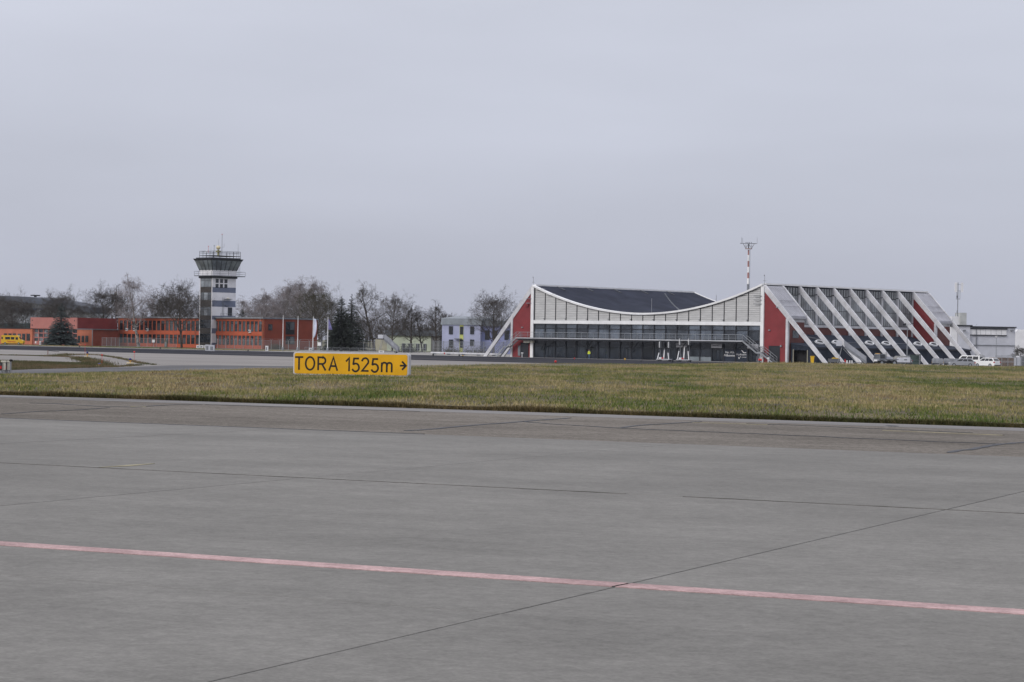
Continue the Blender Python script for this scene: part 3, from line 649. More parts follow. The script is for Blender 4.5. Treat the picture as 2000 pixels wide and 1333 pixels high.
MB().box(10.7, 10.92, AY0+0.02, AY1-0.1, 2.80, 2.98).build('annex_gutter', DARK, anr)
MB().hexa([(10.3, AY0+0.1, 0), (10.6, AY0+0.1, 0), (10.6, AY1+1.8, 0), (10.3, AY1+1.8, 0)], [(10.3, AY0+0.1, 2.82), (10.6, AY0+0.1, 2.82), (10.6, AY1-0.2, 2.82), (10.3, AY1-0.2, 2.82)]).build('annex_wall', ANNEX, T)
MB().hexa([(5.95, AY1+1.5, 0), (10.3, AY1+1.5, 0), (10.3, AY1+1.8, 0), (5.95, AY1+1.8, 0)], [(5.95, AY1-0.5, 3.5), (10.3, AY1-0.5, 2.8), (10.3, AY1-0.2, 2.8), (5.95, AY1-0.2, 3.5)]).build('annex_wall', ANNEX, T)
fw = MB(); n = 20
for k in range(n):
    a = 5.95 + 4.3*k/n; b = a + 4.3/n
    fw.box(a, b, AY0 + (0.06 if k % 2 else 0.1), AY0 + 0.3, 2.45, arz(b)-0.22)
fw.build('annex_front_wall', ANNEX, T)
for a, b in ((5.95, 6.5), (9.9, 10.28)): MB().box(a, b, AY0+0.1, AY0+0.3, 0, 2.44).build('annex_front_wall', ANNEX, T)
MB().box(6.0, 10.25, AY0+1.2, AY0+1.3, 0, 2.74).build('dark_gateway', BLACK, T)  # black sheet standing in for the unlit inside of the gateway
MB().box(6.52, 6.66, AY0-0.05, AY0+0.07, 0, 2.6).build('gate_post', BEIGE, T)
MB().box(9.75, 9.87, AY0-0.05, AY0+0.07, 0, 2.5).build('gate_post', BEIGE, T)
# roof lights on the annex: white boat-shaped rims with dark glass
def rooflight():
    mb = MB(); n = 16; ro, ri = [], []
    for i in range(n):
        t = 2*math.pi*i/n; ro.append((0.62*math.cos(t), 1.55*math.sin(t))); ri.append((0.40*math.cos(t), 1.02*math.sin(t)))
    vs_ = [(x, y, 0) for x, y in ro] + [(x*0.92, y*0.92, 0.25) for x, y in ro] + [(x, y, 0.25) for x, y in ri] + [(x, y, 0.08) for x, y in ri]
    fs = []
    for k in range(3):
        for i in range(n): fs.append((k*n+i, k*n+(i+1) % n, (k+1)*n+(i+1) % n, (k+1)*n+i))
    rim = MB().add(vs_, fs).mesh('roof_light', WHITE)
    gl = MB().add([(x, y, 0.10) for x, y in ri] + [(0, 0, 0.14)], [(i, (i+1) % n, n) for i in range(n)]).mesh('dome', GLASSD)
    return rim, gl
rim, dgl = rooflight()
for px_ in (1600.5, 1633.5, 1698, 1730.5, 1792.5, 1823):
    yl, z = TF.hit_x(px_, 670, 7.0)
    o = link('roof_light', rim, anr, (7.0, yl, arz(7.0)+0.30)); o.rotation_euler = (0, R(40), 0); link('dome', dgl, o)
# front glazing, two storeys
GLASSU = glass('upper_glass', (0.105, 0.125, 0.155), 0.70, rnd=0.55)  # bluish tint and random pane brightness stand in for reflections
def inner_x(i): return BX0 + i*BW
MB().box(-TW+0.3, -0.3, 0.4, 13.0, 3.75, 4.05).build('inner_floor', INNERF, T)
MB().box(-TW+0.3, -0.3, 12.9, 13.1, 0.02, 7.0).build('inner_wall', INNER, T)
for x in (-TW+0.32, -0.5): MB().box(x, x+0.15, 0.42, 12.85, 0.04, 6.98).build('inner_wall', INNER, T)
MB().box(-TW+0.3, -0.3, 0.4, 13.0, 7.0, 7.1).build('inner_ceiling', INNER, T)
MB().box(-TW+0.3, -0.3, 0.4, 13.0, 0.012, 0.03).build('inner_floor', INNERF, T)
for k in range(9):
    x = -TW + 4 + k*6.3; MB().tube((x, 3.5, 0.03), (x, 3.5, 7.0), 0.2, n=8).build('inner_column', WHITE, T)
for i in range(NB):
    x0, x1 = inner_x(i), inner_x(i+1)
    g = MB().box(x0+0.10, x1-0.10, 0.02, 0.05, 4.12, 5.98); g.build('glass_pane', GLASSU, T)
    MB().box(x0+0.10, x1-0.10, 0.02, 0.05, 6.10, 6.98).build('glass_pane', GLASSU, T)
    MB().box(x0+0.10, x1-0.10, 0.02, 0.05, 2.42, 3.70).build('glass_pane', GLASS, T)
    if i in (17, 18): MB().box(x0+0.10, x1-0.10, 0.0, 0.05, 0.05, 2.34).build('dark_panel', ANNEX, T)
    elif i in (14, 15):
        MB().box(x0+0.10, x1-0.10, 0.02, 0.05, 0.85, 2.34).build('glass_pane', GLASS, T); MB().box(x0+0.12, x1-0.12, -0.02, 0.06, 0.06, 0.83).build('infill_panel', mat('grey_green_panel', (0.20, 0.23, 0.25), 0.5), T)
    else: MB().box(x0+0.10, x1-0.10, 0.02, 0.05, 0.05, 2.34).build('glass_pane', GLASS, T)
    if i in (1, 5, 8, 16, 19, 11):   # doors
        d = MB()
        for a, b, c_, e in ((0.9, 1.0, 0.03, 2.3), (1.9, 2.0, 0.03, 2.3), (0.9, 2.0, 2.2, 2.3)): d.box(x0+a, x0+b, -0.06, 0.0, c_, e)
        d.build('door_frame', DARK, T)
for i in range(NB+1):
    x = inner_x(i); MB().box(x-0.10, x+0.10, -0.14, 0.10, 0.01, 6.99).build('mullion', DARK, T)
for z0, z1 in ((3.70, 4.11), (2.34, 2.42), (5.98, 6.10)):
    MB().box(-TW+0.45, -0.45, -0.08, 0.08, z0, z1).build('transom', DARK, T)
# blinds, posters and notices behind and on the glass
for i, z0, z1, a, b, m_ in [(5, 4.15, 6.0, .1, .95, INNER), (6, 4.15, 6.8, .45, .6, WHITE), (10, 4.2, 6.1, .15, .45, HALLW), (10, 4.2, 6.1, .55, .92, HALLW), (15, 4.15, 6.9, .05, .95, HALLW), (16, 4.15, 6.9, .08, .9, INNER), (17, 4.15, 6.2, .1, .9, INNER),
                           (13, 4.4, 5.6, .1, .8, INNER), (0, 5.1, 6.0, .1, .8, INNER), (2, 1.2, 2.2, .1, .55, mat('blue_poster', (0.04, 0.12, 0.35), 0.6)), (8, 0.8, 2.2, .15, .4, MATS.get('blue_poster')), (9, 0.9, 1.8, .3, .55, MATS.get('blue_poster')), (11, 1.2, 2.0, .2, .6, INNER), (4, 0.1, 0.95, .05, .95, mat('grey_green_panel', (0.20, 0.23, 0.25)))]:
    x0 = inner_x(i); MB().box(x0 + BW*a, x0 + BW*b, 0.25, 0.30, z0, z1).build('blind' if m_ in (INNER, HALLW, WHITE) else 'poster', m_, T)
r3 = random.Random(3)
for i in range(NB):
    if i in (5, 6, 10, 15, 16, 17, 13, 0): continue
    x0 = inner_x(i); a = r3.uniform(0.05, 0.5); b = a + r3.uniform(0.15, 0.45); MB().box(x0 + BW*a, x0 + BW*min(b, .95), 0.9, 0.95, 4.15, 4.15 + r3.uniform(0.8, 1.6)).build('furniture', r3.choice([INNER, HALLG, WOOD, HALLW]), T)
    if i < 14: MB().box(x0 + BW*(1-b), x0 + BW*(1-a), 1.2, 1.25, 0.1, r3.uniform(0.9, 2.1)).build('furniture', r3.choice([INNER, HALLG, WOOD, CARGREY]), T)
for i in (2, 6, 9, 12): MB().box(inner_x(i)+0.5, inner_x(i)+1.7, 2.0, 2.3, 6.85, 6.93).build('ceiling_lamp', WHITE, T)
dx, _ = TF.hit_y(1265, 635); MB().box(dx-0.5, dx+0.5, 1.5, 1.7, 6.7, 6.8).build('ceiling_lamp', mat('warm_lamp', (0.8, 0.6, 0.3)), T)
def text_mesh(txt, size, m, depth=0.01, sx=1.0):
    cu = bpy.data.curves.new('lettering', 'FONT'); cu.body = txt; cu.size = size; cu.extrude = depth; cu.align_x = 'CENTER'
    o = bpy.data.objects.new('lettering', cu); COL.objects.link(o); dg_ = bpy.context.evaluated_depsgraph_get(); me = bpy.data.meshes.new_from_object(o.evaluated_get(dg_))
    bpy.data.objects.remove(o); me.transform(Matrix.Rotation(R(90), 4, 'X') @ Matrix.Diagonal((sx, 1, 1, 1))); me.materials.clear(); me.materials.append(m); return me
for i, sz in ((13, 1), (16, 1), (19, 1)):
    x0 = inner_x(i); s_ = MB().box(x0+0.05, x0+BW-0.25, -0.34, -0.18, 2.62, 3.45).build('sign_board', mat('grey_sign', (0.34, 0.34, 0.36), 0.5), T)
    link('lettering', text_mesh('Ankunft / Arrival' if i == 13 else 'Eingang / Exit', 0.27, SIGNB), s_, (x0 + BW/2 - 0.3, -0.355, 2.98))
x0 = inner_x(17)
link('lettering', text_mesh('Herzlich', 0.62, WHITE), T, (x0 + BW/2, -0.03, 1.62)); link('lettering', text_mesh('Willkommen', 0.62, WHITE, sx=0.92), T, (x0 + BW/2, -0.03, 1.02))
x0 = inner_x(18)
link('lettering', text_mesh('Magde', 0.46, mat('grey_letter', (0.4, 0.4, 0.42))), T, (x0 + 0.72, -0.03, 1.28)); link('lettering', text_mesh('Airport', 0.50, WHITE), T, (x0 + 1.80, -0.03, 1.28)); link('lettering', text_mesh('Cochstedt', 0.26, WHITE), T, (x0 + 2.0, -0.03, 0.85))
MB().prism([(x0+1.3, 2.25), (x0+1.45, 2.27), (x0+1.95, 1.82), (x0+2.5, 1.86), (x0+2.45, 1.74), (x0+1.85, 1.70)][::-1], -0.035, -0.005).build('bird_emblem', WHITE, T)
MB().prism([(x0+0.55, 1.05), (x0+0.85, 0.72), (x0+1.15, 1.12), (x0+1.22, 1.10), (x0+0.87, 0.60), (x0+0.75, 0.62)][::-1], -0.035, -0.005).build('swoosh_emblem', WHITE, T)
# balcony along the front with railing and two outer stairs
BLX0, BLX1 = -TW-2.9, -3.3
bal = MB().box(BLX0, BLX1, -2.0, -0.36, 3.88, 4.1).build('balcony', mat('pale_concrete', (0.40, 0.41, 0.43), 0.7), T)
MB().box(BLX0+0.3, BLX1-0.3, -1.8, -0.36, 3.55, 3.86).build('balcony_girder', DARK, bal)
rl = MB(); n = 36
for k in range(n+1):
    x = BLX0+0.05 + (BLX1-BLX0-0.1)*k/n; rl.bar((x, -1.95, 4.1), (x, -1.95, 5.2), 0.05, 0.05, up=(1,0,0))
for z, t in ((5.2, 0.09), (4.42, 0.045)): rl.bar((BLX0, -1.95, z), (BLX1, -1.95, z), t, t)
rl.bar((BLX0, -1.95, 4.8), (BLX1, -1.95, 4.8), 0.03, 0.03); rl.bar((BLX0, -1.95, 4.62), (BLX1, -1.95, 4.62), 0.03, 0.03)
for y in (-1.95, -0.5): rl.bar((BLX0, y, 4.1), (BLX0, y, 5.2), 0.05, 0.05, up=(1,0,0))
rl.bar((BLX0, -1.95, 5.2), (BLX0, -0.4, 5.2), 0.06, 0.06)
rl.build('railing', STEEL, bal)
for k in range(5): MB().bar((BLX0 + 8 + 12*k, -1.5, 3.5), (BLX0 + 5.5 + 12*k, -0.2, 1.6), 0.14, 0.14).build('balcony_strut', DARK, bal)
def stair(xa, za, xb, zb, y, land=None):
    st = MB()
    segs = [((xa, za), (xb, zb))] if not land else [((xa, za), land[0]), (land[0], land[1]), (land[1], (xb, zb))]
    for (p, q) in segs:
        for yy in (y-0.6, y+0.6): st.bar((p[0], yy, p[1]-0.12), (q[0], yy, q[1]-0.12), 0.07, 0.30)
    s_ = st.build('staircase', STEEL, T)
    tr = MB()
    for (p, q) in segs:
        m_ = max(2, int(abs(p[1]-q[1]) / 0.18)) if abs(p[1]-q[1]) > 0.1 else 3
        for k in range(m_):
            t = (k+0.5)/m_; xx = p[0]+(q[0]-p[0])*t; zz = p[1]+(q[1]-p[1])*t; tr.box(xx-0.14, xx+0.14, y-0.56, y+0.56, zz-0.03, zz)
    tr.build('treads', STEELD, s_)['kind'] = 'stuff'
    h = MB()
    for yy in (y-0.6, y+0.6):
        for (p, q) in segs:
            h.bar((p[0], yy, p[1]+1.05), (q[0], yy, q[1]+1.05), 0.07, 0.07); h.bar((p[0], yy, p[1]+0.55), (q[0], yy, q[1]+0.55), 0.035, 0.035)
            for t in (0, 0.5, 1): h.bar((p[0]+(q[0]-p[0])*t, yy, p[1]+(q[1]-p[1])*t-0.1), (p[0]+(q[0]-p[0])*t, yy, p[1]+(q[1]-p[1])*t+1.05), 0.05, 0.05, up=(1,0,0))
    h.build('handrail', STEEL, s_)
stair(BLX1, 4.1, 3.9, 0.02, -1.3, ((-0.1, 1.95), (0.9, 1.95)))
stair(BLX0, 4.1, BLX0-5.6, 0.02, -1.3, ((BLX0-2.6, 2.2), (BLX0-3.4, 2.2)))
MB().bar((0.4, -1.9, 0), (0.4, -1.9, 1.95), 0.1, 0.1, up=(1,0,0)).build('stair_post', STEEL, T)
for k in range(3):
    x = BLX0 + 1.2 + k*0.9; MB().box(x, x+0.75, -0.9, -0.4, 3.0, 3.5).build('air_conditioner', CREAM, T)

# ================================================================== ORANGE OFFICE BUILDING WITH CONTROL TOWER
OF = Frame(-69.7, 660.0, -47.5)
OL = -OF.hit_y(231, 650)[0]; OD = OF.hit_x(618.5, 640)[0]; OH = 8.85
O = bthing('office_building', 'two-storey orange office building with rows of narrow windows beside the control tower', 'building', OF)
txl = OF.hit_y(389.5, 660, 0)[0]; txr = OF.hit_y(418, 660, 0)[0]
def wing(x0, x1, n, first):
    pw = (x1-x0) / n
    bands = MB().box(x0, x1, -0.02, 0.22, 0, 1.0)
    for z0, z1 in ((3.72, 4.85), (7.8, OH-0.35)): bands.box(x0, x1, -0.02, 0.22, z0, z1)
    wallp = bands.build('front_wall', ORANGE, O)
    for i in range(n+1):
        x = x0 + pw*i; a, b = max(x0, x-0.21), min(x1, x+0.21)
        for z0, z1 in ((1.0, 3.72), (4.85, 7.8)): MB().box(a, b, 0.0, 0.22, z0, z1).build('pier', ORANGE, wallp)
    for i in range(n):
        for z0, z1 in ((1.0, 3.72), (4.85, 7.8)):
            a, b = x0 + pw*i + 0.22, x0 + pw*(i+1) - 0.22
            fr = MB().box(a, a+0.10, 0.10, 0.2, z0+0.01, z1-0.01).box(b-0.10, b, 0.10, 0.2, z0+0.01, z1-0.01).box(a+0.1, b-0.1, 0.10, 0.2, z0+0.01, z0+0.14).box(a+0.1, b-0.1, 0.10, 0.2, z1-0.11, z1-0.01)
            zt = z1 - 0.85; fr.box(a+0.1, b-0.1, 0.11, 0.19, zt-0.04, zt+0.04)
            w_ = fr.build('window', mat('dark_window_frame', (0.045, 0.035, 0.032), 0.6), O)
            gm = random.choice([GLASSD, GLASSD, GLASSM, GLASSM, GLASSM])
            MB().box(a+0.1, b-0.1, 0.13, 0.15, z0+0.14, zt-0.04).build('pane', gm, w_); MB().box(a+0.1, b-0.1, 0.13, 0.15, zt+0.04, z1-0.11).build('pane', random.choice([GLASSD, GLASSM]), w_)
wing(-OL+0.45, txl, 19, True); wing(txr, -0.45, 12, False)
MB().box(-OL, -OL+0.44, -0.12, 0.24, 0, OH-0.36).build('corner_pier', ORANGE2, O); MB().box(-0.44, 0.0, -0.12, 0.24, 0, OH-0.36).build('corner_pier', ORANGE2, O)
MB().box(-OL, -0.02, 0.26, OD, 0.01, OH-0.36).build('inner_core', DARK, O)  # dark box painted for the unlit rooms behind the windows
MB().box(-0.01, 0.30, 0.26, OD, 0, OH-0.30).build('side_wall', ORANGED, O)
rf = MB().box(-OL-0.4, txl, -0.5, OD+0.3, OH-0.34, OH).box(txr, 0.55, -0.5, OD+0.3, OH-0.34, OH).box(txl, txr, 8.6, OD+0.3, OH-0.34, OH).build('flat_roof', mat('roof_trim', (0.15, 0.17, 0.20), 0.5), O)
MB().box(-OL-0.42, txl, -0.6, -0.51, OH-0.3, OH+0.06).build('fascia', STEEL, rf); MB().box(txr, 0.57, -0.6, -0.51, OH-0.3, OH+0.06).build('fascia', STEEL, rf)
gw = OF.hit_x(523, 645, 0.3)
for px0, px1, py0, py1, bal_ in [(524, 532, 633.5, 646, 0), (558, 575, 628.5, 653.5, 1), (558, 575, 657, 673, 0)]:
    y0, z1 = OF.hit_x(px0, py0, 0.3); y1, z0 = OF.hit_x(px1, py1, 0.3)
    w_ = MB().box(0.28, 0.36, y0, y1, z0, z1).build('window', DARK, O)
    MB().box(0.37, 0.38, y0+0.2, (y0+y1)/2-0.05, z0+(1.3 if bal_ else 0.2), z1-0.2).build('pane', GLASSD, w_); MB().box(0.37, 0.38, (y0+y1)/2+0.05, y1-0.2, z0+(1.3 if bal_ else 0.2), z1-0.2).build('pane', GLASSM, w_)
    if bal_:
        r_ = MB()
        for k in range(12): r_.bar((0.45, y0+0.1+(y1-y0-0.2)*k/11, z0), (0.45, y0+0.1+(y1-y0-0.2)*k/11, z0+1.2), 0.05, 0.05, up=(1,0,0))
        r_.box(0.42, 0.48, y0, y1, z0+1.2, z0+1.27); r_.box(0.42, 0.48, y0, y1, z0-0.06, z0+0.0); r_.build('balcony_rail', DARK, w_)['kind'] = 'stuff'
for px_, py_ in [(247, 644), (262, 644), (287, 644.5), (487, 647.5), (270, 672)]:
    x, z = OF.hit_y(px_, py_, -0.4)
    ac = MB().box(x-0.45, x+0.45, -0.45, -0.05, z-0.42, z+0.42).build('air_conditioner', HALLW, O); MB().lathe([(0.30, 0), (0.30, 0.03)], (0, 0, 0), 12).build('fan', DARK, ac).matrix_local = Matrix.Translation((x-0.06, -0.46, z)) @ Matrix.Rotation(R(90), 4, 'X')
MB().tube((-0.3, -0.9, OH-3.6), (-0.3, -0.9, OH+2.2), 0.05, n=5).build('aerial', STEEL, O)
for x in (-OL+0.2, -0.2): MB().tube((x, -0.2, 0), (x, -0.2, OH-0.4), 0.07, n=6).build('downpipe', mat('red_pipe', (0.30, 0.09, 0.05)), O)

# ---- control tower
W_ = thing('control_tower', 'slim control tower with grey-white and blue bands, dark stair front and glazed cab', 'control tower', (*OF.loc(0, 0), 0), OF.a)
ty0 = -1.5
tx1 = OF.hit_y(414, 600, ty0)[0]; tx0 = OF.hit_y(389.8, 600, ty0)[0]
ty1 = OF.hit_x(460.3, 580, tx1)[0]
TZ = 20.1
MB().box(tx0+0.02, tx1-0.12, ty0+0.14, ty1, 0, TZ).build('shaft', TOWERW, W_)
zb = [9.3, 11.9, 13.7, 16.0, 17.5, TZ]
low = [0, 1.5, 4.2, 5.7, 8.2, 9.3]
allz = low[:-1] + zb; colr = [TOWERB, TOWERW, TOWERB, TOWERW, TOWERB, TOWERW, TOWERB, TOWERW, TOWERB, TOWERW]
for i in range(len(allz)-1):
    MB().box(tx1-0.11, tx1+0.02, ty0+0.02, ty1, allz[i]+0.01, allz[i+1]-0.01).build('cladding_band', colr[i], W_)
    MB().box(tx0+0.35, tx1-0.30, ty0-0.02, ty0+0.13, allz[i]+0.01, allz[i+1]-0.01).build('dark_panel', TOWERD, W_)
    if colr[i] is TOWERW:
        z0, z1 = allz[i], allz[i+1]; ww = (tx1-tx0-0.75)/3
        for k in range(3):
            x = tx0 + 0.42 + ww*k
            for a, b in ((z0+0.08, z0+(z1-z0)*0.66), (z0+(z1-z0)*0.70, z1-0.1)):
                MB().box(x+0.07, x+ww-0.07, ty0-0.06, ty0-0.03, a, b).build('stair_window', GLASSL if (i > 7 or (k == 1 and i > 4)) else (GLASSM if i > 3 else GLASSD), W_)
for x in (tx0, tx1-0.28): MB().box(x, x+0.28, ty0-0.04, ty0+0.12, 0, TZ).build('corner_strip', TOWERW, W_)
for r_ in range(2):
    for c_ in range(3):
        y = ty0 + 1.1 + c_*1.55; MB().box(tx1+0.01, tx1+0.06, y, y+1.05, TZ-1.35-1.45*r_, TZ-0.2-1.45*r_).build('side_window', GLASSD, W_)
yd = OF.hit_x(449, 608, tx1)[0]; MB().box(tx1+0.01, tx1+0.07, yd-0.75, yd+0.75, 9.35, 11.8).build('roof_door', DARK, W_)
yb_ = OF.hit_x(443, 590, tx1)[0]
pl_ = MB().box(tx1+0.02, tx1+0.9, yb_-1.0, yb_+1.3, 14.05, 14.2).build('bracket_platform', STEELD, W_); MB().box(tx1+0.02, tx1+0.5, yb_-0.6, yb_+0.6, 12.3, 12.4).build('lower_bracket', STEELD, pl_)
MB().lathe([(0.35, 0), (0.5, 0.12), (0.1, 0.4)], (tx1+0.5, yb_+0.1, 14.22), 10).build('dome_antenna', CREAM, pl_)
ld = MB(); yl_ = OF.hit_x(435, 600, tx1)[0]
for s_ in (-0.25, 0.25): ld.bar((tx1+0.2, yl_+s_, 9.3), (tx1+0.2, yl_+s_, 14.6), 0.05, 0.05, up=(1,0,0))
for k in range(16): ld.bar((tx1+0.2, yl_-0.25, 9.6+k*0.3), (tx1+0.2, yl_+0.25, 9.6+k*0.3), 0.03, 0.03)
ld.build('ladder', STEELD, W_)
# gallery
gx0, gx1, gy0, gy1 = tx0-1.2, tx1+1.2, ty0-1.2, ty1+2.4
gal = MB().box(tx0-0.3, tx1+0.3, ty0-0.3, ty1+0.3, TZ, TZ+0.55).build('gallery', DARK, W_)
MB().box(gx0, gx1, gy0, gy1, TZ+0.56, TZ+0.72).build('gallery_deck', STEELD, gal)
MB().box(tx0-0.05, tx1+0.05, ty0-0.05, ty1+0.05, TZ+0.73, TZ+2.3).build('cab_plinth', TOWERW, W_)
r_ = MB()
for z, t in ((TZ+1.95, 0.07), (TZ+1.35, 0.05), (TZ+0.76, 0.06)):
    for a, b in (((gx0, gy0), (gx1, gy0)), ((gx1, gy0), (gx1, gy1)), ((gx0, gy0), (gx0, gy1)), ((gx0, gy1), (gx1, gy1))): r_.bar((*a, z), (*b, z), t, t)
for k in range(5):
    f = k/4; r_.bar((gx0+(gx1-gx0)*f, gy0, TZ+0.72), (gx0+(gx1-gx0)*f, gy0, TZ+1.95), 0.06, 0.06, up=(1,0,0)); r_.bar((gx1, gy0+(gy1-gy0)*f, TZ+0.72), (gx1, gy0+(gy1-gy0)*f, TZ+1.95), 0.06, 0.06, up=(1,0,0)); r_.bar((gx0, gy0+(gy1-gy0)*f, TZ+0.72), (gx0, gy0+(gy1-gy0)*f, TZ+1.95), 0.06, 0.06, up=(1,0,0))
r_.build('gallery_railing', STEELD, gal)
# cab: glass leaning outward
CZ0, CZ1 = TZ+2.3, TZ+5.55
b4 = [(tx0-0.1, ty0-0.1), (tx1+0.1, ty0-0.1), (tx1+0.1, ty1+0.1), (tx0-0.1, ty1+0.1)]; e_ = 1.25
t4 = [(tx0-e_, ty0-e_), (tx1+e_, ty0-e_), (tx1+e_, ty1+e_), (tx0-e_, ty1+e_)]
MB().hexa([(x, y, CZ0-0.2) for x, y in [(tx0+.4, ty0+.4), (tx1-.4, ty0+.4), (tx1-.4, ty1-.4), (tx0+.4, ty1-.4)]], [(x, y, CZ1) for x, y in [(tx0+.2, ty0+.2), (tx1-.2, ty0+.2), (tx1-.2, ty1-.2), (tx0+.2, ty1-.2)]]).build('cab_core', DARK, W_)
cabf = MB()
def lerp2(a, b, t): return (a[0]+(b[0]-a[0])*t, a[1]+(b[1]-a[1])*t)
for s_, n in ((0, 4), (1, 6), (2, 4), (3, 6)):
    A, B, C_, D_ = b4[s_], b4[(s_+1) % 4], t4[s_], t4[(s_+1) % 4]
    for k in range(n):
        f0, f1 = (k+0.07)/n, (k+0.93)/n
        p = [(*lerp2(A, B, f0), CZ0), (*lerp2(A, B, f1), CZ0), (*lerp2(C_, D_, f1), CZ1-0.5), (*lerp2(C_, D_, f0), CZ1-0.5)]
        nin = Vector((p[1][0]-p[0][0], p[1][1]-p[0][1], 0)).cross(Vector((0, 0, 1))) * -1; nin = nin.normalized()*0.05
        MB().add(p + [(q[0]+nin.x, q[1]+nin.y, q[2]) for q in p], [(0,1,2,3),(7,6,5,4),(0,4,5,1),(1,5,6,2),(2,6,7,3),(3,7,4,0)]).build('cab_pane', CABGLASS, W_)
    for k in range(n+1): cabf.bar((*lerp2(A, B, k/n), CZ0-0.1), (*lerp2(C_, D_, k/n), CZ1), 0.17, 0.17, up=(0, 0, 1))
cabf.build('cab_frame', DARK, W_)
e2 = 1.5
MB().hexa([(x, y, CZ1-0.5) for x, y in t4], [(tx0-e2, ty0-e2, CZ1+0.05), (tx1+e2, ty0-e2, CZ1+0.05), (tx1+e2, ty1+e2, CZ1+0.05), (tx0-e2, ty1+e2, CZ1+0.05)]).build('cab_roof', DARK, W_)
cr_ = MB().box(tx0-0.9, tx1+0.9, ty0-0.9, ty1+0.9, CZ1+0.06, CZ1+0.35).build('roof_deck', DARK, W_)
r_ = MB(); q4 = [(tx0-0.2, ty0-0.2), (tx1+0.6, ty0-0.2), (tx1+0.6, ty1+1.0), (tx0-0.2, ty1+1.0)]; RZ = CZ1+0.95
for s_ in range(4):
    a, b = q4[s_], q4[(s_+1) % 4]
    for z in (RZ, RZ+0.75, RZ+1.25): r_.bar((*a, z), (*b, z), 0.08, 0.08)
    for k in range(4): p = lerp2(a, b, k/4); r_.bar((*p, CZ1+0.3), (*p, RZ+1.25), 0.07, 0.07, up=(1,0,0))
r_.build('roof_railing', DARK, W_)
MB().box(q4[0][0], q4[1][0], q4[0][1], q4[2][1], RZ-0.1, RZ-0.02).build('roof_platform', STEELD, W_)
rx, ry = OF.hit_y(426.5, 484, 1.5)[0], 1.5
rz = OF.hit_y(426.5, 484, 1.5)[1]
rad = MB().tube((rx, ry, RZ), (rx, ry, rz-0.6), 0.28, n=8).box(rx-0.55, rx+0.55, ry-0.5, ry+0.5, rz-1.35, rz-0.9).build('radar_mount', mat('olive_yellow', (0.24, 0.22, 0.10)), W_)
MB().ball((rx, ry, rz), 0.66, 12, 8, 1, 1, 0.85).build('radar_dome', mat('gold_dome', (0.58, 0.51, 0.33), 0.4), rad)
def mast(px_, py0, py1, y, r=0.05, tip=None):
    x, z0 = OF.hit_y(px_, py0, y); _, z1 = OF.hit_y(px_, py1, y)
    o = MB().tube((x, y, z0), (x, y, z1), r, r*0.6, n=5)
    if tip: o.ball((x, y, z1), 0.14, 6, 4)
    return o.build('antenna', tip or STEELD, W_), x, z0, z1
a_, x, z0, z1 = mast(433.2, 503, 458, 2.5, 0.09)
MB().bar((x, 2.5, z0+(z1-z0)*0.44), (x+1.05, 2.5, z0+(z1-z0)*0.44), 0.06, 0.06).bar((x+1.05, 2.5, z0+(z1-z0)*0.44), (x+1.05, 2.5, z0+(z1-z0)*0.59), 0.05, 0.05, up=(1,0,0)).build('wind_vane', STEELD, a_)
MB().bar((x-0.25, 2.5, z1), (x+0.25, 2.5, z1), 0.05, 0.05).ball((x-0.25, 2.5, z1), 0.09, 6, 4).ball((x+0.25, 2.5, z1), 0.09, 6, 4).build('cup_sensor', REDP, a_)
mast(426.5, 480, 468, 2.5, 0.035); mast(407, 494, 481.5, 0.0, 0.05, REDP); mast(418, 503, 480.5, 0.2, 0.06, DARK); mast(412, 497, 482, 1.0, 0.03); mast(465, 497, 476, 6.0, 0.05)
x, z = OF.hit_y(405, 492, 0.0)
MB().lathe([(0.02, 0.0), (0.32, 0.06), (0.46, 0.16)], (0, 0, 0), 12).build('satellite_dish', WHITE, W_).matrix_local = Matrix.Translation((x, -0.2, z)) @ Matrix.Rotation(R(70), 4, 'X') @ Matrix.Rotation(R(-20), 4, 'Y')
lx = tx1 + 0.9; ly = OF.hit_x(467, 520, lx)[0]
ld = MB()
for s_ in (-0.3, 0.3): ld.bar((lx, ly+s_, TZ+0.7), (lx, ly+s_, RZ+1.2), 0.05, 0.05, up=(1,0,0))
for k in range(18): ld.bar((lx, ly-0.3, TZ+1.0+k*0.33), (lx, ly+0.3, TZ+1.0+k*0.33), 0.04, 0.04)
ld.build('ladder', STEELD, W_)
# roof-level railing beside the tower
rr = MB(); y2 = OF.hit_x(466, 610, tx1)[0]
for k in range(8):
    y = ty0+2 + (y2-ty0-2)*k/7; rr.bar((tx1+1.6, y, OH), (tx1+1.6, y, OH+1.15), 0.05, 0.05, up=(1,0,0))
for z in (OH+1.15, OH+0.6): rr.bar((tx1+1.6, ty0+2, z), (tx1+1.6, y2, z), 0.05, 0.05)
rr.build('roof_guardrail', STEELD, O)

# ================================================================== FIRE STATION ON THE LEFT
FF = Frame(*AT(150, 655, 700).xy, -45.0)
FS = bthing('fire_station', 'low orange fire station with a raised pink box over glazed gates', 'building', FF)
fx0 = FF.hit_y(59.5, 630)[0]; fd = FF.hit_x(229, 630)[0]; fd2 = FF.hit_x(229, 655, 7.4)[0]
z_b = FF.hit_y(150, 643)[1]; z_t = FF.hit_y(150, 621)[1]
bx = MB().box(fx0, 0, 0, 0.3, z_b, z_t).build('pink_box', PINK, FS)
MB().box(fx0+0.01, -0.01, 0.31, fd-0.01, z_b+0.01, z_t-0.03).build('box_body', MAROON, FS)
MB().box(-0.01, 0.06, 0.31, fd, z_b, z_t).build('box_side', MAROON, FS)
for x in (fx0+1.0, -1.3):
    for z in (z_b+1.0, z_t-0.9): MB().box(x-0.2, x+0.2, -0.05, -0.005, z-0.2, z+0.2).build('vent', DARK, bx)
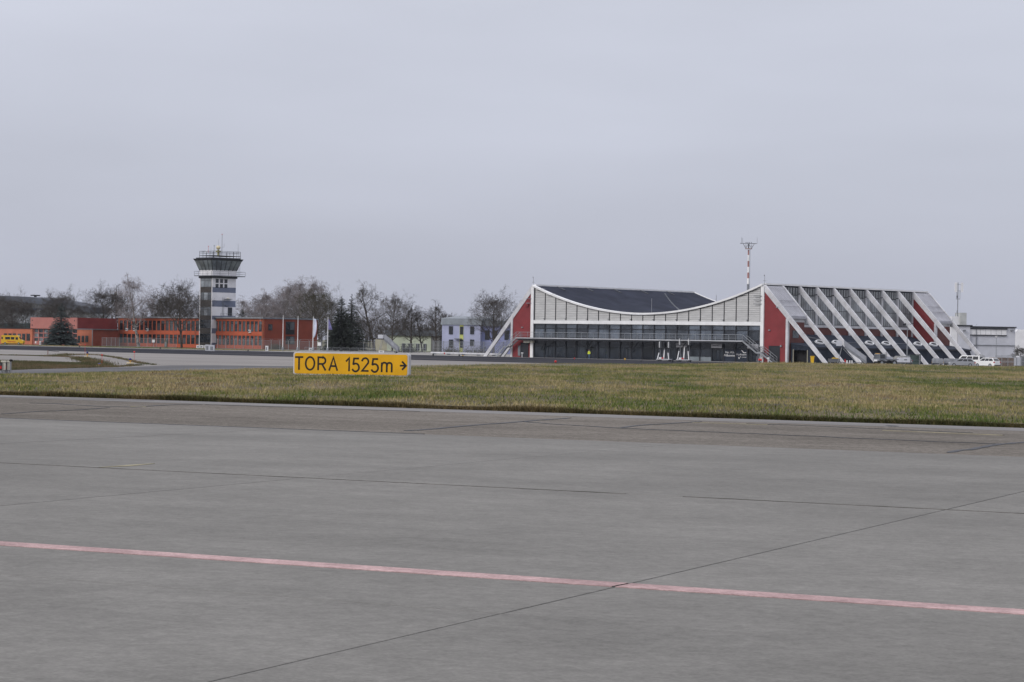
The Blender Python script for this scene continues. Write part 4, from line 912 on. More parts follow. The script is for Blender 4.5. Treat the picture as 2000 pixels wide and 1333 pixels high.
gx = FF.hit_y(62.5, 660)[0]; gxe = FF.hit_y(148, 660)[0]
gates = MB()
MB().box(gx, gxe, 0.9, 1.0, 0.01, z_b).build('gate_glass', GLASSD, FS)
nc, pr = 9, [0.05, 1.0, 2.2, 3.55, z_b-0.05]
cw = (gxe-gx)/nc
for k in range(nc+1): MB().box(gx+cw*k-0.16, gx+cw*k+0.16, 0.62, 0.88, 0.0, z_b-0.01).build('gate_post', PINK, FS)
for z in pr[1:]: MB().box(gx, gxe, 0.66, 0.87, z-0.13, z+0.13).build('gate_rail', PINK, FS)
MB().box(gx+0.02, gxe-0.02, 0.68, 0.86, 0.0, 0.86).build('gate_panel', PINK, FS)
for px_ in (69.5, 89): x, z = FF.hit_y(px_, 669, 0.6); MB().box(x-0.35, x+0.35, 0.60, 0.655, z-0.3, z+0.3).build('gate_number_plate', HALLW, FS)
for c_ in range(4):
    for k, (a, b) in enumerate(((1.13, 2.07), (2.33, 3.42), (3.68, z_b-0.2))):
        MB().box(gx+cw*c_+0.17, gx+cw*(c_+1)-0.17, 0.80, 0.84, a, b).build('pane', random.choice([GLASSD, GLASSM, GLASSL]) if c_ < 3 else GLASSD, FS)
lx0 = FF.hit_y(-120, 655)[0]
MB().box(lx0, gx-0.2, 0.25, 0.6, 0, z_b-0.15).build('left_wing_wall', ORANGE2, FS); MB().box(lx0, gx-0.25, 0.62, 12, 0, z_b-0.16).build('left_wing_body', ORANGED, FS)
MB().box(lx0, gx-0.12, 0.05, 12.2, z_b-0.14, z_b+0.12).build('left_wing_roof', DARK, FS)
for px0, px1, py0, py1 in [(8, 14, 651.5, 666), (16.5, 22.5, 651.5, 666), (25, 31, 651.5, 666), (35, 41, 652, 666), (43.5, 49.5, 652, 666), (52, 58.5, 652, 666)]:
    x0, z1 = FF.hit_y(px0, py0, .25); x1, z0 = FF.hit_y(px1, py1, .25); w_ = MB().box(x0, x1, 0.18, 0.24, z0, z1).build('window', DARK, FS); MB().box(x0+0.12, x1-0.12, 0.16, 0.175, z0+0.12, z1-0.12).build('pane', random.choice([GLASSD, GLASSM]), w_)
rx1 = FF.hit_y(179.5, 660)[0]
MB().box(0.08, rx1, 0.05, 0.4, 0, z_b-0.15).build('right_wing_wall', ORANGE2, FS); MB().box(0.1, rx1-0.31, 0.41, fd2, 0, z_b-0.16).build('right_wing_body', ORANGED, FS); MB().box(rx1-0.3, rx1, 0.41, fd2, 0, z_b-0.17).build('right_wing_side', mat('shaded_orange_side', (0.22, 0.05, 0.03), 0.75), FS)  # side wall gets its shade from a darkened orange
MB().box(0.07, rx1+0.4, -0.15, fd2+0.2, z_b-0.14, z_b+0.10).build('right_wing_roof', STEELD, FS)
for px0, px1 in [(152, 157), (159.5, 164.5), (167, 172.2)]:
    x0, z1 = FF.hit_y(px0, 656, .05); x1, z0 = FF.hit_y(px1, 669, .05); w_ = MB().box(x0, x1, -0.03, 0.04, z0, z1).build('window', DARK, FS); MB().box(x0+0.12, x1-0.12, -0.05, -0.032, z0+0.12, z1-0.12).build('pane', GLASSD, w_)
MB().box(rx1+0.15, rx1+0.3, -0.1, 0.1, 0, z_b-0.2).build('downpipe', STEEL, FS)

# ================================================================== LARGE HALL BEHIND ON THE LEFT
HF = Frame(*AT(182, 640, 860).xy, -38.0)
HL = bthing('exhibition_hall', 'large grey hall with low curved roof behind the left trees', 'building', HF)
hx0 = HF.hit_y(-130, 640)[0]
ctrl = [(-130, 579), (0, 578), (60, 580.5), (100, 585), (140, 592.5), (182, 601)]
cp = [HF.hit_y(a, b) for a, b in ctrl]
pl = [(x, z-2.2) for x, z in cp] + [(x, z) for x, z in cp][::-1]
MB().prism(pl, -1.5, 9).build('curved_roof', mat('hall_roof', (0.075, 0.085, 0.11), 0.6), HL)
pl = [(cp[0][0], 0), (cp[-1][0], 0)] + [(x, z-2.25) for x, z in cp][::-1]
MB().prism(pl, 0, 8).build('front_wall', mat('hall_wall', (0.33, 0.35, 0.38), 0.7), HL)
for k in range(11):
    px0 = 46 + k*6.0; x0, z0 = HF.hit_y(px0, 602 + k*0.5); x1, z1 = HF.hit_y(px0+4.6, 593 + k*0.95); MB().box(x0, x1, -0.12, -0.01, z0, z1).build('window', GLASSL, HL)
x0, z0 = HF.hit_y(0, 600); x1, z1 = HF.hit_y(180, 600); MB().box(x0, x1, -0.15, -0.01, z0-0.9, z0-0.5).build('blue_band', mat('blue_trim', (0.06, 0.11, 0.24)), HL)
for k in range(8):
    px0 = 20 + k*20; x0, z0 = HF.hit_y(px0, 611); x1, z1 = HF.hit_y(px0+8, 604); MB().box(x0, x1, -0.12, -0.01, z0, z1).build('window', GLASSD, HL)
x, z = HF.hit_y(69, 580, 8); MB().tube((x, 8, z-1.2), (x, 8, z+0.3), 0.5, 0.5).box(x-1.6, x+1.6, 7, 9, z+0.3, z+0.7).build('roof_vent', DARK, HL)
x0, z0 = HF.hit_y(-60, 660, -8); x1, z1 = HF.hit_y(56, 632, -8); MB().box(x0, x1, -8, -1.6, 0, z1).build('teal_annex', mat('teal_glass', (0.03, 0.075, 0.085), 0.2, 0.3, 0.3, spec=0.5), HL)

# ================================================================== LILAC HOUSE AND GREEN HALL
LF = Frame(*AT(938, 660, 600).xy, -12.0)
LH = bthing('lilac_building', 'pale lilac two-storey building with grey metal roof and lime strip left of the terminal', 'building', LF)
lx0, zt = LF.hit_y(863.5, 634.5); _, zr = LF.hit_y(863.5, 622)
MB().box(lx0, 0, 0, 0.3, 0, zt).build('front_wall', LILAC, LH)
MB().box(lx0+0.02, -0.02, 0.31, 16, 0, zt-0.02).build('body', LILAC, LH)
lsw = mat('lilac_side', (0.20, 0.22, 0.37), 0.75, 0.06)  # darker lilac, the shade of the building's side put into the colour
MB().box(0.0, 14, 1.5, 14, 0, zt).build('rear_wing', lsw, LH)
MB().hexa([(lx0-0.3, -0.3, zt+0.01), (0.3, -0.3, zt+0.01), (0.3, 16, zt+0.01), (lx0-0.3, 16, zt+0.01)], [(lx0-0.3, 0.3, zr), (0.3, 0.3, zr), (0.3, 15, zr+0.7), (lx0-0.3, 15, zr+0.7)]).build('metal_roof', mat('standing_seam', (0.17, 0.19, 0.21), 0.5, 0.08), LH)
MB().box(0.32, 14.3, 1.0, 14.5, zt-0.2, zr-0.4).build('rear_roof', mat('standing_seam2', (0.12, 0.135, 0.155), 0.5, 0.08), LH)
for k in range(14):
    x = lx0 + (0-lx0)*(k+0.5)/14; MB().bar((x, -0.33, zt+0.02), (x, 0.27, zr+0.02), 0.07, 0.07).build('roof_seam', MATS['standing_seam'], LH)
x0, _ = LF.hit_y(898, 640); x1, _ = LF.hit_y(905.3, 640); MB().box(x0, x1, -0.06, -0.005, 0.1, zt-0.05).build('lime_strip', LIME, LH)
for px0, px1, py0, py1 in [(877, 884.5, 637.5, 653.5), (898.6, 904.6, 638, 654), (918.5, 926, 638, 653.5), (877, 885, 663.5, 679), (898.6, 904.6, 663.5, 680), (918, 926, 663.5, 676)]:
    x0, z1 = LF.hit_y(px0, py0); x1, z0 = LF.hit_y(px1, py1); w_ = MB().box(x0, x1, -0.12, -0.062, z0, z1).build('window', DARK, LH)
    MB().box(x0+0.08, (x0+x1)/2-0.04, -0.14, -0.125, z0+0.1, z1-0.1).build('pane', GLASSD, w_); MB().box((x0+x1)/2+0.04, x1-0.08, -0.14, -0.125, z0+0.1, z1-0.1).build('pane', GLASSD, w_)
for px_ in (952, 966, 990):
    x, z = LF.hit_y(px_, 655, 1.5); MB().box(x-0.6, x+0.6, 1.38, 1.48, z-1.2, z+1.2).build('window', DARK, LH)
x, z = LF.hit_y(895, 662); MB().box(x-0.8, x+0.9, -1.2, -0.02, z-0.1, z+0.1).build('door_canopy', STEELD, LH)

GF = Frame(*AT(770, 660, 690).xy, -10.0)
GH = bthing('green_hall', 'low pale green hall with dark flat roof behind the bare trees', 'building', GF)
gx0, gz = GF.hit_y(756, 655.5); gx1, _ = GF.hit_y(842, 655)
MB().box(gx0, gx1, 0, 12, 0.0, gz).build('front_wall', GREENW, GH); MB().box(gx0-0.5, gx1+3, -0.6, 12.5, gz+0.01, gz+1.6).build('flat_roof', mat('slate_roof', (0.085, 0.095, 0.11), 0.6), GH)
MB().box(gx1+0.01, gx1+2.5, 0.1, 12, 0, gz).build('side_wall', mat('grey_render', (0.15, 0.15, 0.15), 0.8), GH)
x0, _ = GF.hit_y(733, 655, 3); MB().box(x0, gx0-0.02, 3, 10, 0, gz-1.2).build('beige_extension', BEIGE, GH)
for px_ in (788, 801, 816, 830):
    x, z = GF.hit_y(px_, 680); MB().box(x-0.5, x+0.5, -0.06, -0.005, 0.2, 2.2).build('window', DARK, GH)
gx2, _ = GF.hit_y(863, 660, -2); MB().box(gx1+2.6, gx2+3, 3, 9, 0, gz+0.2).build('grey_block', mat('dun_render', (0.16, 0.15, 0.13), 0.8), GH)

# ================================================================== GREY HALLS ON THE RIGHT
RF = Frame(*AT(1871, 660, 560).xy, 8.0)
RH = bthing('cargo_hall', 'grey metal hall with pale window band and roof block right of the terminal', 'building', RF)
rx2, rz2 = RF.hit_y(1985, 641); _, rz1 = RF.hit_y(1880, 637.5)
xb, _ = RF.hit_y(1895, 640)
MB().box(0.05, xb, 0, 0.3, 0.2, rz1).build('front_wall', HALLG, RH); MB().box(xb+0.02, rx2, 0.6, 0.9, 0.2, rz2).build('front_wall', HALLG, RH)
MB().box(0.06, xb-0.02, 0.32, 20, 0.2, rz1-0.05).build('body', HALLG, RH); MB().box(xb+0.02, rx2-0.02, 0.92, 20, 0.2, rz2-0.05).build('body', HALLG, RH)
xl, _ = RF.hit_y(1857, 650, 0.5); MB().box(xl, 0.0, 0.4, 19, 0.2, rz1-0.2).build('white_wing', HALLW, RH)
MB().box(xl-0.1, xb+0.5, -0.3, 20.3, rz1, rz1+0.3).build('roof_edge', DARK, RH); MB().box(xb+0.6, rx2+0.2, 0.3, 20.3, rz2, rz2+0.25).build('roof_edge', DARK, RH)
x0, z1 = RF.hit_y(1894, 643, .6); x1, z0 = RF.hit_y(1965.5, 655, .6)
wb = MB().box(x0, x1, 0.45, 0.58, z0, z1).build('window_band', HALLW, RH); MB().box(x0-0.1, x1+0.1, 0.2, 0.57, z1+0.01, z1+0.3).build('band_hood', DARK, wb); MB().box(x0, x1, 0.3, 0.57, z0-0.22, z0-0.01).build('band_sill', DARK, wb)
for k in range(1, 7): x = x0 + (x1-x0)*k/7; MB().box(x-0.03, x+0.03, 0.42, 0.449, z0, z1).build('band_bar', STEEL, wb)
x0, z1 = RF.hit_y(1865, 611, 4); x1, _ = RF.hit_y(1888, 611, 4)
MB().box(x0+1.4, x1, 4, 8, rz1+0.3, z1).build('roof_block', mat('pale_plant', (0.40, 0.41, 0.40), 0.7), RH); MB().box(x0-0.6, x0+1.38, 4.5, 8, rz1+0.3, z1-0.9).build('roof_block', HALLW, RH)
for px_ in (1883, 1977): x, z = RF.hit_y(px_, 646); MB().box(x-0.25, x+0.25, -0.6, -0.02 if px_ < 1900 else 0.58, z-0.15, z+0.15).build('wall_lamp', STEELD, RH)
for px_ in (1892.5, 1907): x, z = RF.hit_y(px_, 660, 0.5); MB().box(x-0.08, x+0.08, 0.35, 0.55, 0.2, rz2-0.3).build('downpipe', STEELD, RH)
MB().box(xb+0.02, rx2, 0.35, 0.59, 4.2, 4.3).build('sheet_joint', STEELD, RH)
MB().box(xl, rx2, -0.1, 20, 0.0, 0.19).build('plinth', STEELD, RH)
WF = Frame(*AT(1984, 660, 640).xy, 6.0)
WH = bthing('white_hall', 'white hall with rounded roof edge at the right border', 'building', WF)
x1, z1 = WF.hit_y(2120, 650); _, z1 = WF.hit_y(1990, 644)
prof = [(0, 0.2), (x1, 0.2), (x1, z1-0.6), (x1-0.6, z1), (0.6, z1), (0, z1-0.6)]
MB().prism(prof, 0, 25).build('body', HALLW, WH)
for k in range(6): MB().box(3+k*3.2, 3.06+k*3.2, -0.05, -0.005, 0.3, z1-0.7).build('sheet_joint', STEEL, WH)
MB().box(0.01, x1-0.01, -0.04, 24.9, 0, 0.19).build('plinth', STEELD, WH)

# ================================================================== TREES
def seg_mesh(name, segs, sides, m):
    """segs: list of (p0, p1, r0, r1) -> joined tapering prisms"""
    if not segs: return None
    A = np.array([s[0] for s in segs], float); B = np.array([s[1] for s in segs], float); r0 = np.array([s[2] for s in segs]); r1 = np.array([s[3] for s in segs])
    d = B - A; d /= np.linalg.norm(d, axis=1)[:, None] + 1e-9
    ref = np.where(np.abs(d[:, 2:3]) > 0.9, np.array([[1., 0, 0]]), np.array([[0, 0, 1.]]))
    u = np.cross(d, ref); u /= np.linalg.norm(u, axis=1)[:, None]; v = np.cross(d, u); n = len(segs)
    V = np.zeros((n, 2, sides, 3))
    for i in range(sides):
        t = 2*math.pi*i/sides; o = u*math.cos(t) + v*math.sin(t); V[:, 0, i] = A + o*r0[:, None]; V[:, 1, i] = B + o*r1[:, None]
    base = np.arange(n)[:, None]*2*sides; F = []
    for i in range(sides): j = (i+1) % sides; F.append(np.stack([base[:, 0]+i, base[:, 0]+j, base[:, 0]+sides+j, base[:, 0]+sides+i], 1))
    F = np.concatenate(F).astype(np.int32)
    me = bpy.data.meshes.new(name); me.vertices.add(n*2*sides); me.vertices.foreach_set('co', V.astype(np.float32).ravel())
    me.loops.add(F.size); me.loops.foreach_set('vertex_index', F.ravel()); me.polygons.add(len(F)); me.polygons.foreach_set('loop_start', np.arange(0, F.size, 4, dtype=np.int32))
    me.update(calc_edges=True); me.materials.append(m); return me
def rdir3(r, spread): v = Vector((r.gauss(0, 1), r.gauss(0, 1), r.gauss(0, 1))); return v.normalized() * spread
def bare_tree(seed, H, spread, clear, droop=0.0, nl=13, barkm=None, twigm=None, up=0.55, dense=1.0, tw=0.023, lead=0.55):
    """a leafless broad-leaved tree of height H: trunk + limbs, and a crown of branches and twigs"""
    r = random.Random(seed); big, small = [], []
    def grow(p, d, ln, rad, lvl):
        n = 3 if lvl < 3 else (2 if lvl < 5 else 1); pts = [p]; q = p.copy(); dd = d.copy()
        for i in range(n):
            dd = (dd + rdir3(r, 0.16 + 0.05*lvl) + Vector((0, 0, (0.10 if lvl < 3 else -droop*0.5)))).normalized()
            q = q + dd * (ln/n); pts.append(q.copy())
        for i in range(n):
            ra, rb = rad*(1 - 0.6*i/n), rad*(1 - 0.6*(i+1)/n)
            (big if lvl <= 1 else small).append((tuple(pts[i]), tuple(pts[i+1]), ra, rb))
        if lvl >= 5: return
        kids = [0, int(5*dense)+1, int(5*dense), int(5*dense), 3][lvl] if lvl else 0
        for k in range(kids):
            t = 0.25 + 0.75*(k + r.random())/kids; i = min(n-1, int(t*n)); f = t*n - i; b = pts[i].lerp(pts[i+1], min(1, f))
            side = rdir3(r, 1.0); side = (side - dd*side.dot(dd)).normalized()
            nd = (dd*0.62 + side*0.72 + Vector((0, 0, up*0.35 if lvl < 3 else 0.1 - droop))).normalized()
            grow(b, nd, ln*((0.66 if lvl < 3 else 0.58) - 0.10*t)*r.uniform(0.7, 1.2), max(tw*0.55, rad*0.42), lvl+1)
    # leader
    p = Vector((0, 0, -0.3)); d = Vector((0, 0, 1)); n = 10; pts = [p.copy()]; rad0 = 0.016*H + 0.06
    for i in range(n):
        d = (d + Vector((r.gauss(0, .05), r.gauss(0, .05), 0.1))).normalized(); p = p + d*(H*(lead + (1-lead)*0.75)/n); pts.append(p.copy())
    for i in range(n): big.append((tuple(pts[i]), tuple(pts[i+1]), rad0*(1-0.88*i/n), rad0*(1-0.88*(i+1)/n)))
    top = pts[-1]
    for k in range(nl):
        t = clear + (1-clear)*((k+r.random()*0.7)/nl)**1.05; t = min(t, 0.985); i = min(n-1, int(t*n)); b = pts[i].lerp(pts[i+1], t*n - i)
        a = k*2.399 + r.uniform(-.4, .4); el = 0.32 + up*0.85*t + r.uniform(-.15, .2)
        nd = Vector((math.cos(a)*math.cos(el), math.sin(a)*math.cos(el), math.sin(el)))
        prof = math.sin(math.pi*min(1, max(0.12, (t-clear)/(1-clear)*0.72+0.26)))
        grow(b, nd, 1.12*spread*prof*r.uniform(0.85, 1.15), max(0.05, rad0*0.42*(1.15-t)), 1)
    grow(top, Vector((0, 0, 1)), H*0.13, rad0*0.16, 2)
    zz = sorted(s[1][2] for s in small); zmax = zz[int(len(zz)*0.998)]; k = H/zmax
    sc = lambda L: [((a[0]*k, a[1]*k, a[2]*k), (b[0]*k, b[1]*k, b[2]*k), x, y) for a, b, x, y in L]
    small = [(a, b, max(x, tw*0.7), max(y, tw*0.45)) for a, b, x, y in sc(small)]
    return seg_mesh('trunk', sc(big), 6, barkm or BARK), seg_mesh('crown', small, 3, twigm or TWIG)
def spruce(seed, H, wd, m, gap=0.0):
    r = random.Random(seed); V, F = [], []; segs = [((0, 0, -0.2), (0, 0, H*0.5), 0.02*H, 0.013*H), ((0, 0, H*0.5), (0, 0, H), 0.013*H, 0.02)]
    nlev = int(H*2.6)
    for L in range(nlev):
        t = (L+0.5)/nlev; z = 0.04*H + t*(H*0.955); rad = wd*(1-t)**0.85*r.uniform(0.82, 1.1) + 0.12
        nb = max(6, int(26*(1-t)+6))
        for k in range(nb):
            a = r.uniform(0, 2*math.pi); ln = rad*r.uniform(0.7, 1.1); c, s = math.cos(a), math.sin(a); drp = -0.16*ln if t < 0.8 else 0.25*ln
            if gap and r.random() < gap: continue
            ns = 4
            for j in range(ns):
                f0, f1 = j/ns, (j+1.05)/ns; w0, w1 = 0.30*ln*(1-f0*0.6)*r.uniform(.6, 1.2)*0.55, 0.30*ln*(1-f1*0.8)*0.4
                z0 = z + drp*f0*f0*1.5 + 0.10*ln*f0; z1 = z + drp*f1*f1*1.5 + 0.10*ln*f1 - r.uniform(0, .12)
                for q, ww in ((1, 1), (-1, 1)):
                    b = len(V)
                    V += [(c*ln*f0, s*ln*f0, z0), (c*ln*f1, s*ln*f1, z1), (c*ln*f1*0.97 - s*w1*q, s*ln*f1*0.97 + c*w1*q, z1 - 0.10 - w1*0.45), (c*ln*f0 - s*w0*q, s*ln*f0 + c*w0*q, z0 - 0.10 - w0*0.5)]
                    F.append((b, b+1, b+2, b+3))
    me = bpy.data.meshes.new('crown'); me.from_pydata(V, [], F); me.materials.append(m)
    return seg_mesh('trunk', segs, 7, BARK), me
def plant(name, tm, pos, H, H0, rz, label, group, wx=1.0, sz=None):
    o = thing(name, label, 'tree', pos, rz, group); s = H/H0; o.scale = (s*wx, s*wx, s)
    link('trunk', tm[0], o); link('crown', tm[1], o); return o
KIND = {
 'oak1': (bare_tree(1, 20, 8.0, 0.20, nl=20, dense=1.15), 20), 'oak2': (bare_tree(2, 20, 8.4, 0.18, nl=18, dense=1.1), 20),
 'oak3': (bare_tree(3, 20, 7.2, 0.22, nl=19, dense=1.05), 20), 'slim1': (bare_tree(4, 20, 4.4, 0.22, nl=18, up=0.9, dense=0.95), 20),
 'slim2': (bare_tree(5, 20, 5.2, 0.16, nl=16, up=0.8, dense=0.95), 20),
 'green': (bare_tree(6, 20, 7.0, 0.14, nl=17, twigm=TWIGG, dense=1.0, tw=0.021), 20),
 'birch1': (bare_tree(7, 20, 4.6, 0.20, droop=0.5, nl=17, barkm=BIRCH, twigm=BTWIG, up=0.85, tw=0.016), 20),
 'birch2': (bare_tree(8, 20, 5.0, 0.25, droop=0.6, nl=16, barkm=BIRCH, twigm=BTWIG, up=0.8, tw=0.016), 20),
 'small': (bare_tree(9, 10, 4.0, 0.2, nl=12, tw=0.03), 10)}
def put(kind, name, px, pytop, Y, label, group, wx=1.0, base=0.0):
    p = AT(px, pytop, Y); b = AT(px, 680, Y)
    dz = p.z - base; plant(name, KIND[kind][0], (p.x, Y, base), dz, KIND[kind][1], random.uniform(0, 6.28), label, group, wx)
LEFTG = 'bare trees behind the orange buildings'; BIRG = 'birches behind the office building'; MIDG = 'bare trees between office and terminal'
for k, px, py, Y, lab, g, wx in [
 ('oak2', 22, 566, 745, 'round bare tree above the left wing of the fire station', LEFTG, 1.15), ('oak3', -12, 580, 760, 'bare tree cut by the left border of the picture', LEFTG, 1.1),
 ('oak1', 122, 559, 780, 'bare tree rising directly behind the dark spruce', LEFTG, 1.05), ('slim2', 78, 600, 770, 'small bare tree behind the pink box, left of the spruce', LEFTG, 1.3), ('oak3', 155, 592, 775, 'low bare tree in front of the curved hall roof', LEFTG, 1.2),
 ('oak1', 203, 551, 735, 'large dark bare tree between fire station and office building', LEFTG, 1.1), ('slim1', 228, 556, 730, 'slimmer bare tree beside the large one left of the office building', LEFTG, 1.25),
 ('oak2', 318, 556, 780, 'wide bare tree behind the office roof, left of the tower', LEFTG, 1.1), ('slim2', 250, 590, 790, 'low bare tree just above the left end of the office roof', LEFTG, 1.4), ('slim1', 296, 580, 800, 'thin bare tree behind the office roof beside the birch', LEFTG, 1.4),
 ('oak3', 345, 575, 790, 'bare tree whose crown fills the gap left of the tower', LEFTG, 1.2), ('oak2', 46, 577, 752, 'bare tree right of the round one above the fire station left wing', LEFTG, 1.0), ('oak1', 98, 584, 790, 'bare tree between the pink box and the hall roof', LEFTG, 1.1), ('oak3', 3, 572, 770, 'bare tree close to the left border behind the fire station', LEFTG, 1.1),
 ('slim2', 376, 565, 785, 'bare tree touching the dark face of the tower', LEFTG, 1.2)]:
    put(k, 'bare_tree', px, py, Y, lab, g, wx)
put('birch2', 'birch_tree', 273, 537, AT(270, 676, 700).y - 4, 'tall birch with white trunk in front of the office windows', 'trees before the office building', 1.15)
put('oak3', 'bare_tree', 357, 545, 668, 'dark bare tree standing before the office windows near the tower', 'trees before the office building', 0.95)
for k, px, py, Y, lab, wx in [
 ('birch1', 478, 578, 820, 'pale birch just right of the tower', 1.2), ('birch2', 500, 572, 830, 'low wide birch behind the right office wing', 1.3), ('birch1', 524, 565, 825, 'birch above the middle of the right office wing', 1.3),
 ('birch2', 545, 556, 835, 'birch behind the corner of the office roof', 1.2), ('birch1', 563, 547, 830, 'birch behind the first flagpole', 1.1), ('birch2', 580, 541, 840, 'tallest pale birch behind the office side wall', 1.1),
 ('birch1', 605, 551, 832, 'birch behind the second flagpole', 1.15), ('birch2', 628, 543, 845, 'birch crown peering over the greenish tree', 1.1), ('birch1', 590, 565, 822, 'shorter birch between the two tallest', 1.3), ('birch2', 512, 590, 815, 'stubby birch low over the office roof', 1.5), ('birch1', 540, 588, 818, 'bushy birch low behind the office roof', 1.5)]:
    put(k, 'birch_tree', px, py, Y, lab, BIRG, wx)
for k, px, py, Y, lab, wx in [
 ('green', 618, 559, 720, 'broad greenish-brown bare tree behind the flagpoles', 1.0), ('oak3', 652, 580, 745, 'bare tree peeping out left of the spruces', 1.0),
 ('slim2', 733, 550, 640, 'tall bare tree with straight dark trunk left of the airstairs', 1.25), ('oak3', 768, 572, 660, 'forked bare tree just behind the airstairs', 1.0),
 ('slim1', 805, 590, 640, 'slim bare tree in front of the green hall', 1.3), ('slim2', 826, 600, 645, 'low bare tree near the right end of the green hall', 1.2), ('slim1', 852, 586, 640, 'narrow pointed bare tree left of the lilac building', 1.3), ('oak3', 868, 606, 690, 'bare tree half hidden behind the lilac building corner', 1.0),
 ('oak1', 966, 562, 575, 'large round bare tree in front of the lilac building', 1.0), ('slim1', 1018, 588, 620, 'bare treetop behind the left red end wall', 1.3), ('oak2', 712, 610, 760, 'low bare tree behind the fence between the spruces and the tall tree', 1.3), ('slim2', 788, 618, 760, 'distant bare tree behind the green hall', 1.5)]:
    put(k, 'bare_tree', px, py, Y, lab, MIDG, wx)
put('small', 'bare_tree', 1992, 676, 470, 'small bare tree at the right border in front of the white hall', MIDG, 1.1)
put('small', 'bare_tree', 1915, 692, 470, 'tiny shrub-like tree behind the parked white car', MIDG, 1.0)
# spruces
sp1 = spruce(21, 20, 4.6, NEEDLE); sp2 = spruce(22, 20, 3.6, NEEDLE, 0.35); sp3 = spruce(23, 12, 3.9, NEEDLE2)
def put_sp(tm, H0, px, py, Y, lab, g, wx):
    p = AT(px, py, Y); o = plant('spruce_tree', tm, (p.x, Y, 0), p.z, H0, random.uniform(0, 6), lab, g, wx)
put_sp(sp3, 12, 120.5, 592, 690, 'bluish dark spruce in front of the fire station gates', 'spruces', 1.35)
put_sp(sp1, 20, 668, 577, 612, 'dense dark spruce behind the right flagpole', 'spruces', 1.45)
put_sp(sp2, 20, 687.5, 574, 625, 'pointed spruce with bare gaps, right of the dense one', 'spruces', 1.75)
put_sp(sp1, 20, 650, 632, 660, 'short wide spruce at the foot of the dense spruce', 'spruces', 1.6)
put_sp(sp1, 20, 473, 604, 775, 'small dark conifer beside the tower above the office roof', 'spruces', 2.0)
# far wood: a low mass of bare trees closing the horizon
F_ = []
r_ = random.Random(5)
for (xa, xb, Y) in [(-330, -20, 980), (-60, 30, 900), (150, 330, 1100)]:
    for i in range(int((xb-xa)*1.6)):
        x = r_.uniform(xa, xb); h = r_.uniform(8, 15); y = Y + r_.uniform(-15, 15)
        F_.append(((x, y, 0), (x + r_.gauss(0, .4), y, h*0.6), 0.16, 0.10))
        for k in range(26):
            z0 = h*r_.uniform(0.2, 0.85); a = r_.uniform(0, 6.28); l = r_.uniform(1.0, 3.2); F_.append(((x, y, z0), (x + l*math.cos(a), y + l*math.sin(a), z0 + l*r_.uniform(0.2, 1.0)), 0.06, 0.03))
fw_ = link('far_wood', seg_mesh('far_wood', F_, 3, TWIG)); tag(fw_, 'low grey bare wood along the horizon behind the airport', 'wood', kind='stuff')

# ================================================================== THE RUNWAY SIGN
sp = FLOOR(690, 733.5, 0.95)
for _ in range(6):
    zt_ = float(turf_z(np.array([sp.x]), np.array([sp.y]))[0]); sp = FLOOR(690, 733.5, zt_)
SY = sp.y; K = SY / FPX / 6.667                      # metres per zoomed pixel on the sign
sp.x -= 5.5*SY/FPX; zt_ += 0.035
SG = thing('runway_sign', 'long yellow sign with black lettering standing in the grass', 'sign', (sp.x, sp.y, zt_), R(-13))
def sg(zx, zy): return ((zx - 985) * K / math.cos(R(13)), (404 - (zy - (zx - 985)*0.0157)) * K)
x0, z0 = sg(222, 408); x1, z1 = sg(1748, 130); dep = 0.42
def rrect(x0, x1, z0, z1, r, n=6):
    P = []
    for cx, cz, a0 in ((x1-r, z0+r, -90), (x1-r, z1-r, 0), (x0+r, z1-r, 90), (x0+r, z0+r, 180)):
        for i in range(n+1): a = R(a0 + 90*i/n); P.append((cx + r*math.cos(a), cz + r*math.sin(a)))
    return P
MB().prism(rrect(x0, x1, z0, z1, 0.13), 0.0, dep).build('housing', mat('sign_housing', (0.50, 0.50, 0.51), 0.5), SG)
MB().prism(rrect(x0+0.06, x1-0.06, z0+0.06, z1-0.06, 0.10), -0.012, -0.001).build('face', SIGNY, SG)
for f in (0.12, 0.5, 0.88): MB().box(x0+(x1-x0)*f-0.05, x0+(x1-x0)*f+0.05, 0.1, 0.3, -0.5, z0).build('leg', STEELD, SG)
def arc(cx, cy, rx, ry, a0, a1, n=14): return [(cx + rx*math.cos(R(a0+(a1-a0)*i/n)), cy - ry*math.sin(R(a0+(a1-a0)*i/n))) for i in range(n+1)]
five = lambda o, y: [[(1096+o, 195+y), (1030+o, 195+y), (1021+o, 266+y)] + arc(1052+o, 312+y, 45, 52, 125, -160)]
GL = {'T': [[(246, 178), (355, 178)], [(300, 188), (300, 344)]], 'O': [arc(447, 260, 58, 83, 0, 360, 28)],
 'R': [[(556, 349), (556, 181), (612, 181)] + arc(612, 224, 40, 43, 90, -90, 10) + [(565, 267)], [(606, 268), (656, 352)]],
 'A': [[(701, 354), (757, 182), (810, 355)], [(722, 294), (790, 295)]], '1': [[(924, 234), (966, 190), (966, 361)]], '5': five(0, 0),
 '2': [arc(1178, 236, 42, 46, 175, -25, 12) + [(1138, 355), (1224, 357)]], 'five': five(252, 6),
 'm': [[(1396, 246), (1396, 371)], [(1397, 290)] + arc(1430, 275, 33, 27, 150, 10, 8) + [(1463, 292), (1463, 372)], [(1464, 290)] + arc(1496, 277, 32, 27, 150, 10, 8) + [(1528, 294), (1528, 373)]],
 'arrow': [[(1634, 286), (1706, 287)], [(1662, 232), (1714, 287), (1664, 340)]]}
